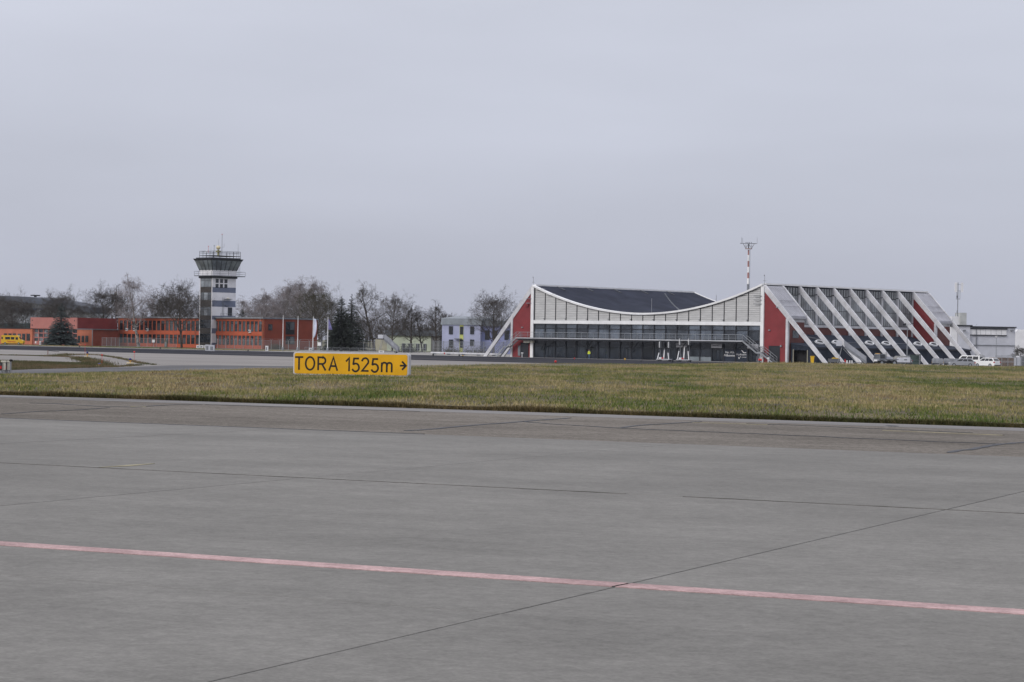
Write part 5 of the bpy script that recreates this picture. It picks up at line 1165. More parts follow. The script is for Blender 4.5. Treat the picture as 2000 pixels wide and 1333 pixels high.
def stroke_mesh(strokes, wd):
    mb = MB()
    for si, st in enumerate(strokes):
        P = [Vector(sg(*p)) for p in st]; L_, R_ = [], []; n = len(P)
        closed = (P[0]-P[-1]).length < 1e-4
        for i, p in enumerate(P):
            a = P[i-1] if i > 0 else (P[-2] if closed else None); b = P[i+1] if i < n-1 else (P[1] if closed else None)
            d0 = (p-a).normalized() if a is not None else None; d1 = (b-p).normalized() if b is not None else None
            if d0 is None: d0 = d1
            if d1 is None: d1 = d0
            t = (d0+d1).normalized() if (d0+d1).length > 1e-3 else d0; nn = Vector((-t.y, t.x)); k = 1/max(0.5, nn.dot(Vector((-d0.y, d0.x))))
            L_.append(p + nn*wd/2*k); R_.append(p - nn*wd/2*k)
        yo = -0.016 - 0.0025*si
        V = [(q.x, yo, q.y) for q in L_] + [(q.x, yo, q.y) for q in R_]
        mb.add(V, [(i+n, i+1+n, i+1, i) for i in range(n-1)])
    return mb
for ch, st in GL.items(): stroke_mesh(st, 24*K).build('arrow' if ch == 'arrow' else 'letter', SIGNB, SG)

# ================================================================== VEHICLES
def wheel(mbr, x, y, r, w_, parent):
    t = MB().lathe([(r*0.55, -w_/2), (r*0.93, -w_/2), (r, -w_*0.3), (r, w_*0.3), (r*0.93, w_/2), (r*0.55, w_/2)], (0, 0, 0), 16).build('wheel', BLACK, parent)
    t.matrix_local = Matrix.Translation((x, y, r)) @ Matrix.Rotation(R(90), 4, 'X')
    MB().lathe([(0.05, -w_*0.52), (r*0.6, -w_*0.50), (r*0.6, w_*0.50), (0.05, w_*0.52)], (0, 0, 0), 12).build('rim', STEEL, t)
def car(name, label, cat, pos, rz, L, Wd, H, paint, prof, glassprof, wx, wr=0.33, group=None, roofrack=False):
    """prof: lower-body outline (x, z) from the side, x from rear (0) to nose (L); glassprof: [rear base, rear top, front top, front base] x positions, with belt and roof heights"""
    c = thing(name, label, cat, pos, rz, group); hw = Wd/2
    pl = [(x - L/2, z) for x, z in prof]; n = len(pl)
    mb = MB(); V = []
    for y, k in ((-hw, 0.97), (-hw*0.985, 1.0), (hw*0.985, 1.0), (hw, 0.97)):
        V += [(x*(1.0 if abs(y) < hw else 0.985), y, (z if abs(y) < hw else 0.25 + (z-0.25)*0.93)) for x, z in pl]
    F = [tuple(range(n-1, -1, -1))[::-1], tuple(range(3*n, 4*n))[::-1]]
    for s_ in range(3):
        for i in range(n): j = (i+1) % n; F.append((s_*n+i, (s_+1)*n+i, (s_+1)*n+j, s_*n+j))
    mb.add(V, F).build('body', paint, c)
    (xb, xt, xft, xfb), zb, zr = glassprof; xb, xt, xft, xfb = [v - L/2 for v in (xb, xt, xft, xfb)]; tw_ = hw*0.80
    MB().hexa([(xb, -hw*0.95, zb), (xfb, -hw*0.95, zb), (xfb, hw*0.95, zb), (xb, hw*0.95, zb)], [(xt, -tw_, zr), (xft, -tw_, zr), (xft, tw_, zr), (xt, tw_, zr)]).build('cabin', paint, c)
    MB().hexa([(xt-0.05, -tw_-0.01, zr-0.02), (xft+0.05, -tw_-0.01, zr-0.02), (xft+0.05, tw_+0.01, zr-0.02), (xt-0.05, tw_+0.01, zr-0.02)], [(xt+0.05, -tw_*0.9, zr+0.04), (xft-0.05, -tw_*0.9, zr+0.04), (xft-0.05, tw_*0.9, zr+0.04), (xt+0.05, tw_*0.9, zr+0.04)]).build('roof', paint, c)
    def side(f, g): # point on the cabin side: f along, g up
        xl = xb + (xt-xb)*g; xr = xfb + (xft-xfb)*g; return (xl + (xr-xl)*f, hw*0.95 + (tw_-hw*0.95)*g, zb + (zr-zb)*g)
    for sgn in (-1, 1):
        for f0, f1 in ((0.06, 0.33), (0.36, 0.62), (0.65, 0.93)):
            q = [side(f0, .08), side(f1, .08), side(f1, .88), side(f0, .88)]; q = [(x, sgn*(y+0.012), z) for x, y, z in q]
            MB().add(q if sgn < 0 else q[::-1], [(0, 1, 2, 3)]).build('side_window', CARGLASS, c)
        MB().box(xfb-0.15, xfb-0.02, sgn*hw*1.0 - 0.02, sgn*hw*1.0 + 0.10*sgn + (0.02 if sgn > 0 else 0), zb+0.02, zb+0.17).build('mirror', paint, c) if sgn > 0 else MB().box(xfb-0.15, xfb-0.02, -hw-0.12, -hw+0.02, zb+0.02, zb+0.17).build('mirror', paint, c)
        MB().box(-L/2-0.01, -L/2+0.22, sgn*hw*0.98 - 0.14, sgn*hw*0.98 + 0.01 + (0.01 if sgn > 0 else 0.13), zb-0.28, zb-0.06).build('tail_light', mat('tail_red', (0.30, 0.012, 0.012), 0.3), c)
        MB().box(L/2-0.35, L/2-0.02, sgn*hw*0.86 - 0.14, sgn*hw*0.86 + 0.14, zb-0.32, zb-0.16).build('headlight', mat('lamp_glass', (0.55, 0.57, 0.58), 0.2), c)
        for x in wx: wheel(mb, x - L/2, sgn*(hw-0.09), wr, 0.2, c)
    q = [(xb + (xt-xb)*.1 - .012, -hw*.82, zb+(zr-zb)*.1), (xb + (xt-xb)*.1 - .012, hw*.82, zb+(zr-zb)*.1), (xb+(xt-xb)*.88 - .012, tw_*.9, zb+(zr-zb)*.88), (xb+(xt-xb)*.88 - .012, -tw_*.9, zb+(zr-zb)*.88)]
    MB().add(q, [(3, 2, 1, 0)]).build('rear_window', CARGLASS, c)
    q = [(xfb + (xft-xfb)*.06 + .012, -hw*.84, zb+(zr-zb)*.06), (xfb + (xft-xfb)*.06 + .012, hw*.84, zb+(zr-zb)*.06), (xfb+(xft-xfb)*.92 + .012, tw_*.92, zb+(zr-zb)*.92), (xfb+(xft-xfb)*.92 + .012, -tw_*.92, zb+(zr-zb)*.92)]
    MB().add(q, [(0, 1, 2, 3)]).build('windscreen', CARGLASS, c)
    MB().box(-L/2-0.03, -L/2+0.25, -hw*0.93, hw*0.93, 0.28, 0.46).build('rear_bumper', DARK, c); MB().box(L/2-0.25, L/2+0.02, -hw*0.9, hw*0.9, 0.25, 0.42).build('front_bumper', DARK, c)
    MB().box(-L/2-0.035, -L/2-0.012, -0.26, 0.26, zb-0.36, zb-0.24).build('number_plate', HALLW, c)
    for sgn in (-1, 1): MB().box(-L/2+wx[0]+wr, -L/2+wx[1]-wr, min(sgn*(hw-0.02), sgn*(hw+0.012)), max(sgn*(hw-0.02), sgn*(hw+0.012)), 0.22, 0.32).build('sill', DARK, c)
    return c
lowprof = lambda L, hood, belt, tail: [(0.05, 0.28), (0.0, 0.55), (0.03, tail), (0.35, belt), (L*0.70, belt), (L-0.35, hood), (L-0.03, hood-0.16), (L, 0.45), (L-0.06, 0.25)]
CY = 416.0
p = AT(1879.5, 710, CY); car('estate_car', 'silver estate car seen from the side, parked right of the covered baggage carts', 'car', (p.x, CY, 0.012), R(180-14), 4.75, 1.82, 1.47, SILVER, lowprof(4.75, 0.80, 0.95, 0.92), ((0.12, 0.75, 2.75, 3.75), 0.94, 1.44), (0.95, 3.75), group='cars parked by the terminal annex')
p = AT(1927, 710, CY-2); car('white_suv', 'white sport utility car seen from behind at an angle, rightmost parked car', 'car', (p.x, CY-2, 0.012), R(180-46), 4.5, 1.86, 1.66, CARWHITE, lowprof(4.5, 0.98, 1.10, 1.08), ((0.10, 0.5, 2.6, 3.4), 1.09, 1.64), (0.9, 3.55), 0.36, group='cars parked by the terminal annex')
p = AT(1893, 705, CY+14); car('white_van', 'white van behind the silver estate car', 'van', (p.x, CY+14, 0.012), R(180-35), 4.9, 1.95, 1.95, CARWHITE, lowprof(4.9, 1.05, 1.2, 1.2), ((0.03, 0.12, 3.7, 4.35), 1.19, 1.95), (0.9, 4.0), 0.34, group='cars parked by the terminal annex')
p = AT(1755, 705, 421); car('dark_pickup', 'dark car half hidden behind the grey truck, left of the box trailer', 'car', (p.x, 421, 0.012), R(180-25), 4.6, 1.85, 1.75, CARGREY, lowprof(4.6, 1.0, 1.12, 1.1), ((0.15, 0.5, 2.7, 3.5), 1.11, 1.72), (0.9, 3.6), 0.36, group='cars parked by the terminal annex')
# grey box trailer beside it
p = AT(1764.5, 706, 417.5); t = thing('box_trailer', 'small grey box trailer with two flat doors right of the truck', 'trailer', (p.x, 417.5, 0.012), R(-8))
MB().box(-1.15, -0.25, -0.7, 0.7, 0.62, 1.45).build('box', HALLG, t); MB().box(-0.22, 1.15, -0.7, 0.7, 0.62, 1.5).build('box', HALLG, t)
MB().box(-1.2, 1.2, -0.6, 0.6, 0.5, 0.6).build('chassis', DARK, t); MB().box(0.1, 0.6, -0.715, -0.705, 1.0, 1.15).build('plate', DARK, t)
for s_ in (-0.62, 0.62): wheel(None, 0.1, s_, 0.26, 0.16, t)
# yellow minibus
VY = 690.0; p = AT(25.5, 665, VY)
v = thing('yellow_minibus', 'yellow high-roof minibus with red lettering parked before the fire station', 'minibus', (p.x, VY, 0.03), R(-6))
L, hw = 6.6, 1.0
pl = [(0.05, 0.35), (0, 1.0), (0.08, 2.55), (0.25, 2.68), (4.75, 2.68), (5.15, 2.45), (5.75, 1.45), (6.45, 1.18), (6.6, 0.8), (6.55, 0.35)]
MB().prism([(x-L/2, z) for x, z in pl], -hw, hw).build('body', YELLOW, v)
for a, b, z0, z1 in ((0.12, 0.55, 1.5, 2.2), (1.25, 2.75, 1.45, 2.2), (2.95, 4.0, 1.45, 2.2), (4.35, 5.1, 1.4, 2.15)): MB().box(a-L/2, b-L/2, -hw-0.012, -hw-0.002, z0, z1).build('side_window', CARGLASS, v)
MB().add([(5.2-L/2, -0.85, 2.32), (5.72-L/2, -0.85, 1.5), (5.72-L/2, 0.85, 1.5), (5.2-L/2, 0.85, 2.32)], [(0, 1, 2, 3)]).build('windscreen', CARGLASS, v); v.children[-1].location = (0.03, 0, 0.02)
MB().box(-L/2-0.02, -L/2-0.002, -0.8, 0.8, 1.5, 2.2).build('rear_window', CARGLASS, v)
for s_ in (-0.8, 0.8): MB().box(-L/2-0.03, -L/2+0.1, s_-0.12, s_+0.12, 0.85, 1.25).build('tail_light', MATS['tail_red'], v)
for x in (1.25, 5.3):
    for s_ in (-0.92, 0.92): wheel(None, x-L/2, s_, 0.34, 0.2, v)
link('lettering', text_mesh('Feuerwehr', 0.55, REDP, sx=1.1), v, (-0.2, -hw-0.02, 0.78)); MB().box(2.0-L/2, 4.9-L/2, -hw-0.014, -hw-0.004, 0.62, 0.70).build('red_stripe', REDP, v)
MB().box(0.3-L/2, 6.3-L/2, -hw+0.03, hw-0.03, 0.2, 0.36).build('underbody', DARK, v)
# grey utility truck
p = AT(1730, 705, 414); u = thing('utility_truck', 'short grey utility truck with tall cab in front of the raking beams', 'truck', (p.x, 414, 0.012), R(180+24))
MB().hexa([(0.55, -0.95, 0.85), (2.05, -0.95, 0.85), (2.05, 0.95, 0.85), (0.55, 0.95, 0.85)], [(0.62, -0.85, 2.05), (1.85, -0.85, 2.05), (1.85, 0.85, 2.05), (0.62, 0.85, 2.05)]).build('cab', mat('truck_grey', (0.20, 0.21, 0.23), 0.4), u)
MB().hexa([(1.96, -0.8, 1.25), (2.02, -0.8, 1.25), (2.02, 0.8, 1.25), (1.96, 0.8, 1.25)], [(1.88, -0.74, 1.95), (1.93, -0.74, 1.95), (1.93, 0.74, 1.95), (1.88, 0.74, 1.95)]).build('windscreen', GLASSM, u)
for s_ in (-1, 1):
    q = [(0.75, s_*0.935, 1.25), (1.75, s_*0.935, 1.25), (1.72, s_*0.87, 1.95), (0.75, s_*0.87, 1.95)]; MB().add(q if s_ < 0 else q[::-1], [(0, 1, 2, 3)]).build('side_window', CARGLASS, u)
    for x in (1.4, -1.2): wheel(None, x, s_*0.8, 0.48, 0.3, u)
    MB().box(1.0, 1.9, s_*0.8-0.2, s_*0.8+0.2, 0.99, 1.04).build('mudguard', DARK, u); MB().box(-1.7, -0.7, s_*0.8-0.2, s_*0.8+0.2, 0.99, 1.04).build('mudguard', DARK, u)
MB().box(1.98, 2.12, -0.5, 0.5, 0.75, 1.05).build('grille', WHITE, u); MB().box(-2.1, 1.9, -0.42, 0.42, 0.5, 0.82).build('chassis', DARK, u)
MB().box(-2.1, 0.45, -0.9, 0.9, 1.06, 1.2).build('flatbed', STEELD, u); MB().box(-0.9, 0.4, -0.75, 0.75, 1.21, 1.6).build('tool_box', HALLG, u)
MB().box(1.6, 1.75, -0.7, 0.7, 2.06, 2.16).build('light_bar', ORMARK, u)
MB().tube((0.5, 0.86, 0.9), (0.5, 0.86, 2.5), 0.05).build('exhaust', DARK, u)
# covered baggage carts
for i, (px_, lab) in enumerate([(1831, 'covered baggage cart, leftmost of the three by the annex wall'), (1853.5, 'covered baggage cart, middle of the three by the annex wall'), (1874, 'covered baggage cart half hidden behind the silver estate car')]):
    Y_ = 424 + i*1.5; p = AT(px_, 705, Y_); b = thing('baggage_cart', lab, 'cart', (p.x, Y_, 0.012), R(-4), 'covered baggage carts')
    MB().box(-0.95, 0.95, -0.65, 0.65, 0.42, 0.5).build('bed', DARK, b)
    MB().prism([(-0.95, 0.52), (0.95, 0.52), (0.95, 1.2), (0.8, 1.42), (-0.7, 1.42), (-0.95, 1.25)], -0.66, 0.66).build('cover', mat('cart_cover', (0.24, 0.25, 0.27), 0.55, 0.15, 1.2), b)
    for s_ in (-0.55, 0.55):
        for x in (-0.65, 0.65): wheel(None, x, s_, 0.2, 0.12, b)
    MB().bar((-0.95, 0, 0.4), (-1.6, 0, 0.3), 0.08, 0.08).build('drawbar', STEELD, b)
    MB().box(-0.99, -0.955, -0.1, 0.1, 0.55, 0.8).build('reflector', ORMARK, b)

# ================================================================== AIRSTAIRS AND STEPS
def airstairs(label, pos, rz, hgt_, run, col_, group, wd=1.3):
    a = thing('airstairs', label, 'airstairs', pos, rz, group)      # climbs towards -x
    for s_ in (-wd/2, wd/2):
        MB().bar((run/2, s_, 0.35), (-run/2, s_, hgt_), 0.10, 0.45).build('stringer', col_, a)
        q = [(run/2, s_, 0.55), (-run/2, s_, hgt_+0.2), (-run/2, s_, hgt_+1.15), (run/2, s_, 1.45)]
        MB().add([(x, y-0.015, z) for x, y, z in q] + [(x, y+0.015, z) for x, y, z in q], [(0,1,2,3),(7,6,5,4),(0,4,5,1),(1,5,6,2),(2,6,7,3),(3,7,4,0)]).build('side_panel', mat('stair_panel', (0.27, 0.28, 0.31), 0.5), a)
        for k in range(5): f = k/4; x = run/2-run*f; z = 0.35+(hgt_-0.35)*f; MB().bar((x, s_, z+0.2), (x-0.12, s_*1.06, z+1.3), 0.05, 0.05).build('handrail_post', STEEL, a)
    tr = MB(); n = int(hgt_/0.2)
    for k in range(n): f = (k+0.5)/n; tr.box(run/2-run*f-0.14, run/2-run*f+0.14, -wd/2+0.06, wd/2-0.06, 0.33+(hgt_-0.35)*f, 0.37+(hgt_-0.35)*f)
    tr.build('treads', STEELD, a)['kind'] = 'stuff'
    MB().box(-run/2-1.5, -run/2, -wd/2-0.05, wd/2+0.05, hgt_-0.1, hgt_).build('platform', DARK, a)
    for s_ in (-wd/2, wd/2): MB().box(-run/2-1.5, -run/2-0.5, s_-0.02, s_+0.02, hgt_+0.15, hgt_+1.05).build('platform_panel', HALLG, a)
    for s_ in (-wd/2, wd/2):
        MB().bar((-run/2-1.2, s_, 0.3), (-run/2-0.5, s_, hgt_-0.1), 0.09, 0.09).build('prop', STEEL, a); MB().bar((0.3, s_, 0.3), (-run/2-0.2, s_, hgt_-0.4), 0.07, 0.07).build('brace', STEEL, a)
    MB().box(-run/2-1.3, run/2-0.2, -0.55, 0.55, 0.28, 0.42).build('chassis', STEELD, a)
    for x in (-run/2-0.8, run/2-0.7):
        for s_ in (-0.55, 0.55): wheel(None, x, s_, 0.25, 0.14, a)
    return a
p = AT(1671, 690, 432); airstairs('grey mobile airstairs in front of the dark annex, climbing to the left', (p.x, 432, 0.012), R(-10), 3.2, 4.0, STEELD, 'mobile airstairs')
p = AT(765, 680, 566); airstairs('grey mobile airstairs by the bare trees behind the right end of the sign', (p.x, 566, 0.012), R(-12), 3.3, 3.6, STEELD, 'mobile airstairs')
# two wheeled step frames in front of the glass front
def steps(label, px_, py_, Y, hgt_, wide):
    p = FLOOR(px_, py_); p = AT(px_, py_, Y); a = thing('step_frame', label, 'boarding steps', (p.x, Y, 0.012), R(-18), 'boarding steps before the terminal')
    MB().box(-1.25, 1.25, -0.9, 1.4, 0.28, 0.42).build('base', WHITE2, a)
    for s_ in (-0.85, 0.85):
        MB().bar((s_*1.25, -0.6, 0.42), (s_*1.0, -0.3, hgt_*0.62), 0.13, 0.13).build('front_leg', WHITE, a); MB().bar((s_, 1.0, 0.4), (s_, 0.4, hgt_), 0.12, 0.12).build('rear_leg', STEELD, a)
        MB().bar((s_, -0.2, hgt_), (s_, -0.2, hgt_+1.1), 0.10, 0.10, up=(1,0,0)).build('rail_post', WHITE, a); MB().bar((s_, 0.9, hgt_), (s_, 0.9, hgt_+1.1), 0.08, 0.08, up=(1,0,0)).build('rail_post', STEELD, a)
        MB().bar((s_, -0.2, hgt_+1.1), (s_, 0.9, hgt_+1.1), 0.07, 0.07).build('top_rail', STEEL, a)
        for x in (-0.9, 0.9): pass
        for y in (-0.7, 1.1): wheel(None, s_*1.1, y, 0.22, 0.14, a)
    MB().box(-0.95, 0.95, -0.4, 1.1, hgt_-0.12, hgt_).build('platform', DARK, a)
    MB().bar((0.1, -0.5, 0.4), (0.05, 0.2, hgt_-0.15), 0.16, 0.12).build('lift_ram', WHITE, a)
    tr = MB()
    for k in range(int(hgt_/0.28)): f = (k+0.5)/(hgt_/0.28); tr.box(-0.35, 0.75, -0.45+0.8*f, -0.25+0.8*f, 0.42+(hgt_-0.5)*f, 0.46+(hgt_-0.5)*f)
    tr.build('treads', STEELD, a)['kind'] = 'stuff'
    MB().box(-0.75, -0.3, -0.8, -0.3, 0.43, 0.75).build('motor_box', HALLW, a); MB().box(-0.2, 0.1, -0.85, -0.55, 0.43, 0.7).build('fuel_can', REDP, a)
steps('lower white-legged boarding steps, left of two before the glass front', 1296.5, 705, 436, 2.5, 1); steps('taller white-legged boarding steps, right of two before the glass front', 1335.5, 706, 432, 3.1, 1)

# ================================================================== POLES AND MASTS
FLAGW = mat('pale_flag', (0.52, 0.55, 0.66), 0.8, 0.08, 1.0); FLAGB = mat('violet_flag', (0.17, 0.16, 0.34), 0.8, 0.15, 1.5)
for px_, top, base, fl, lab in [(552.5, 616.5, 684, None, 'white flagpole without flag, leftmost of four'), (581.5, 618, 684.5, None, 'white flagpole without flag, second from the left'), (611.3, 619, 686, FLAGW, 'white flagpole with a long pale blue flag'), (640, 620, 686.5, FLAGB, 'white flagpole with a short violet flag')]:
    Y_ = 585.0; p = AT(px_, 660, Y_); q = AT(px_, top, Y_); f = thing('flagpole', lab, 'flagpole', (p.x, Y_, 0.0), 0, 'flagpoles before the office building')
    MB().lathe([(0.11, 0.9), (0.09, 4), (0.06, q.z), (0.02, q.z+0.06)], (0, 0, 0), 8).build('pole', WHITE, f); MB().lathe([(0.28, 0), (0.26, 0.9), (0.16, 0.95)], (0, 0, 0), 8).build('base', STEEL, f)
    if fl:
        ln, wd_ = (4.8, 0.80) if fl is FLAGW else (2.7, 1.05); mb = MB(); ny, nx_ = 12, 6; V = []
        for j in range(ny+1):
            for i in range(nx_+1):
                u_ = i/nx_; t = j/ny; taper = math.sin(math.pi*min(1, 0.18+0.8*t))**0.5 if fl is FLAGW else (0.25+0.75*t)
                V.append((0.1 + wd_*u_*taper, 0.22*math.sin(3*u_+4*t)*u_, q.z - 0.4 - ln*t - 0.25*u_*(1-t)))
        F = [(j*(nx_+1)+i, j*(nx_+1)+i+1, (j+1)*(nx_+1)+i+1, (j+1)*(nx_+1)+i) for j in range(ny) for i in range(nx_)]
        mb.add(V, F); o = mb.build('flag', fl, f, True); md = o.modifiers.new('thickness', 'SOLIDIFY'); md.thickness = 0.01
# striped mast behind the terminal
MY = 575.0; p = AT(1461, 560, MY)
S = thing('striped_mast', 'red and white striped antenna mast rising behind the terminal roof', 'mast', (p.x, MY, 0))
zq = lambda py: AT(1461, py, MY).z
ed = [488.5, 498.5, 510.2, 521.7, 532.8, 544, 555.2]; MRED = mat('faded_red_band', (0.33, 0.17, 0.155), 0.6)
MB().tube((0, 0, 0), (0, 0, zq(555.3)), 0.30, 0.27, n=10).build('grey_base', STEELD, S)
for k in range(6): MB().tube((0, 0, zq(ed[k+1])+0.003), (0, 0, zq(ed[k])), 0.20+0.012*(k+1), 0.20+0.012*k, n=10).build('band', MRED if k % 2 == 0 else WHITE, S)
zt0, zt1 = zq(487), zq(476)
pf = MB().lathe([(0.85, zt0), (0.85, zt0+0.15)], (0, 0, 0), 10).build('platform', mat('pink_grey', (0.30, 0.2, 0.18)), S)
MB().box(-2.1, 1.9, -0.08, 0.08, zt1-0.08, zt1+0.08).build('cross_arm', STEELD, S); MB().box(-0.08, 0.08, -1.6, 1.6, zt1-0.26, zt1-0.09).build('cross_arm', STEELD, S)
MB().tube((0, 0, zt0+0.15), (0, 0, zt1-0.27), 0.13).build('head_post', DARK, S)
for a in (-0.7, 0.7):
    MB().bar((a, 0, zt0+0.15), (a*1.9, 0, zt1-0.1), 0.09, 0.09).build('strut', DARK, S); MB().bar((a, 0, zt0+0.15), (a*0.2, 0.3, zt1-0.3), 0.07, 0.07).build('strut', STEELD, S); MB().box(a-0.16, a+0.16, -0.2, 0.2, zt0+0.4, zt0+1.1).build('unit_box', HALLG, S)
for x, h in ((-1.75, 1.5), (-1.5, 1.3), (2.05, 1.5)): MB().tube((x, 0, zt1+0.05), (x, 0, zt1+h), 0.035, n=5).build('whip_antenna', STEELD, S)
MB().bar((1.9, 0, zt1), (2.1, 0, zt1), 0.06, 0.06).build('arm_tip', STEELD, S)
for x in (-0.65, -0.2, 0.2, 0.65): MB().tube((x, 0, zt1+0.08), (x, 0, zt1+0.33), 0.07, n=6).build('lamp', DARK, S)
lad = MB()
for k in range(46): lad.box(0.27, 0.36, -0.12, 0.12, 9+k*0.36, 9.05+k*0.36)
lad.box(0.36, 0.40, -0.14, -0.10, 9, zt0); lad.box(0.36, 0.40, 0.10, 0.14, 9, zt0); lad.build('ladder', STEELD, S)['kind'] = 'stuff'
# mobile phone mast on the cargo hall
p = AT(1870, 630, 566); A = thing('phone_mast', 'steel antenna mast with white panel aerials on the cargo hall roof', 'mast', (p.x, 566, rz1+0.31), 0)
zq = lambda py: AT(1870, py, 566).z - rz1 - 0.31
MB().tube((0, 0, 0), (0, 0, zq(552)), 0.13, 0.08, n=8).build('pole', STEELD, A)
for a in range(3):
    t = R(90+120*a+20); c_, s_ = math.cos(t), math.sin(t)
    for dx in (-0.16, 0.16): MB().box(c_*0.95+dx-0.13, c_*0.95+dx+0.13, s_*0.95-0.08, s_*0.95+0.08, zq(571), zq(552.5)).build('panel_aerial', HALLW, A)
    MB().bar((0, 0, zq(556)), (c_*0.9, s_*0.9, zq(556)), 0.07, 0.07).build('arm', STEELD, A); MB().bar((0, 0, zq(568.5)), (c_*0.9, s_*0.9, zq(568.5)), 0.07, 0.07).build('arm', STEELD, A)
    MB().tube((c_*0.5, s_*0.5, zq(585)), (c_*0.5, s_*0.5, zq(568)), 0.05, n=5).build('feeder', STEELD, A)
MB().box(-0.5, 0.5, -0.1, 0.1, zq(585), zq(584)).build('arm', STEELD, A); MB().box(-0.35, -0.1, -0.2, 0.1, zq(582), zq(578)).build('unit_box', STEELD, A)
MB().bar((0, 0, zq(603)), (-1.1, 0, 0.1), 0.07, 0.07).build('stay', STEELD, A); MB().bar((0, 0, zq(606)), (0.5, 0.8, 0.1), 0.07, 0.07).build('stay', STEELD, A)
# lamp posts
p = AT(1771.5, 690, 424); q = AT(1772.8, 634.5, 424); l = thing('floodlight_post', 'thin grey lamp post with two floodlights in front of the raking beams', 'lamp post', (p.x, 424, 0.012))
MB().tube((0, 0, 0), (0, 0, q.z), 0.09, 0.06, n=8).build('post', STEEL, l); MB().bar((-0.5, 0, q.z-0.05), (0.6, 0, q.z+0.02), 0.06, 0.06).build('arm', STEEL, l)
MB().bar((-0.75, -0.15, q.z-0.02), (-0.3, 0.1, q.z+0.12), 0.35, 0.25).build('floodlight', DARK, l); MB().bar((0.5, 0, q.z+0.05), (1.0, 0.1, q.z+0.25), 0.3, 0.08).build('floodlight', DARK, l)
p = AT(1945.5, 700, 430); q = AT(1946.5, 656, 430); l = thing('street_lamp', 'slim post-top street lamp in front of the grey hall', 'lamp post', (p.x, 430, 0.012))
MB().tube((0, 0, 0), (0, 0, q.z-0.4), 0.09, 0.06, n=8).build('post', STEEL, l); MB().lathe([(0.08, q.z-0.4), (0.2, q.z-0.15), (0.2, q.z-0.05)], (0, 0, 0), 10).build('lantern', HALLW, l); MB().lathe([(0.26, q.z-0.05), (0.20, q.z+0.06), (0.05, q.z+0.12)], (0, 0, 0), 10).build('cap', DARK, l)

# ================================================================== FENCES AND BARRIERS
MESHM = mat('wire_mesh', (0.16, 0.17, 0.18), 0.6, 0.05, alpha=0.16)
def fence(name, label, pix, Y0, Y1, h, ytop, rails, postm, pr=0.05, alpha=True):
    P = [AT(px, 680, Y0 + (Y1-Y0)*(px-pix[0])/(pix[-1]-pix[0])) for px in pix]
    f = thing(name, label, 'fence', (P[0].x, P[0].y, 0.0)); o = P[0]
    for p in P:
        x, y = p.x-o.x, p.y-o.y; s = MB().tube((x, y, 0), (x, y, h), pr, n=6)
        if ytop: s.bar((x, y, h), (x-0.42, y-0.1, h+0.42), 0.06, 0.06).bar((x, y, h), (x+0.42, y+0.1, h+0.42), 0.06, 0.06)
        s.build('post', postm, f)
    for a, b in zip(P, P[1:]):
        a_, b_ = (a.x-o.x, a.y-o.y), (b.x-o.x, b.y-o.y)
        MB().bar((*a_, h/2), (*b_, h/2), 0.008, h-0.15).build('mesh_panel', MESHM, f)
        for z in rails: MB().bar((*a_, z), (*b_, z), 0.045, 0.045).build('rail', postm, f)
        if ytop: MB().bar((a_[0]+0.42, a_[1]+0.1, h+0.4), (b_[0]+0.42, b_[1]+0.1, h+0.4), 0.03, 0.03).build('barbed_wire', postm, f)
fence('security_fence', 'chain-link fence with forked post tops between office building and airstairs', [424, 441, 458, 475, 493, 511, 529.5, 546.5, 563, 584.8, 604, 628, 649, 670, 689.3, 710, 731], 648, 610, 2.5, True, (0.1, 2.45), STEEL, 0.06)
fence('steel_fence', 'taller dark steel fence in front of the lilac building', [846, 866, 885.5, 904.5, 925, 945, 965, 984], 556, 520, 3.1, False, (0.15, 1.3, 2.1, 3.05), STEELD, 0.08)
fence('thin_fence', 'thin pale wire fence right of the airstairs below the green hall', [786, 801, 816, 831.5], 580, 572, 2.4, False, (1.2, 2.35), STEEL, 0.05)
fence('site_fence', 'wire fence between fire station and office building', [199, 208, 217, 225, 233, 250, 268, 287, 306, 325, 344], 690, 665, 2.6, False, (0.1, 2.5), STEEL, 0.05)
fence('yard_fence', 'low wire fence right of the street lamp by the crates', [1945, 1957, 1969, 1981, 1994, 2010], 432, 430, 2.2, False, (1.1, 2.1), STEEL, 0.05)
labs = ['leftmost', 'second', 'third', 'fourth', 'fifth', 'sixth', 'seventh', 'rightmost']
for i in range(8):
    px_ = 603 + i*18; p = AT(px_, 685, 592 - i*1.5); c = thing('crowd_barrier', f'low tubular barrier behind the sign, {labs[i]} of the row', 'barrier', (p.x, p.y, 0), R(-8), 'tubular barriers behind the sign')
    MB().bar((-1.0, 0, 1.0), (1.0, 0, 1.0), 0.05, 0.05).build('top_rail', STEEL, c); MB().bar((-1.0, 0, 0.2), (1.0, 0, 0.2), 0.05, 0.05).build('bottom_rail', STEEL, c)
    for x in (-1.0, 1.0): MB().bar((x, 0, 0), (x, 0, 1.0), 0.05, 0.05, up=(1,0,0)).bar((x, -0.3, 0.03), (x, 0.3, 0.03), 0.05, 0.05).build('upright', STEEL, c)
    b = MB()
    for k in range(1, 8): b.bar((-1.0+k*0.25, 0, 0.2), (-0.93+k*0.25, 0, 1.0), 0.03, 0.03)
    b.build('bars', STEELD, c)['kind'] = 'stuff'
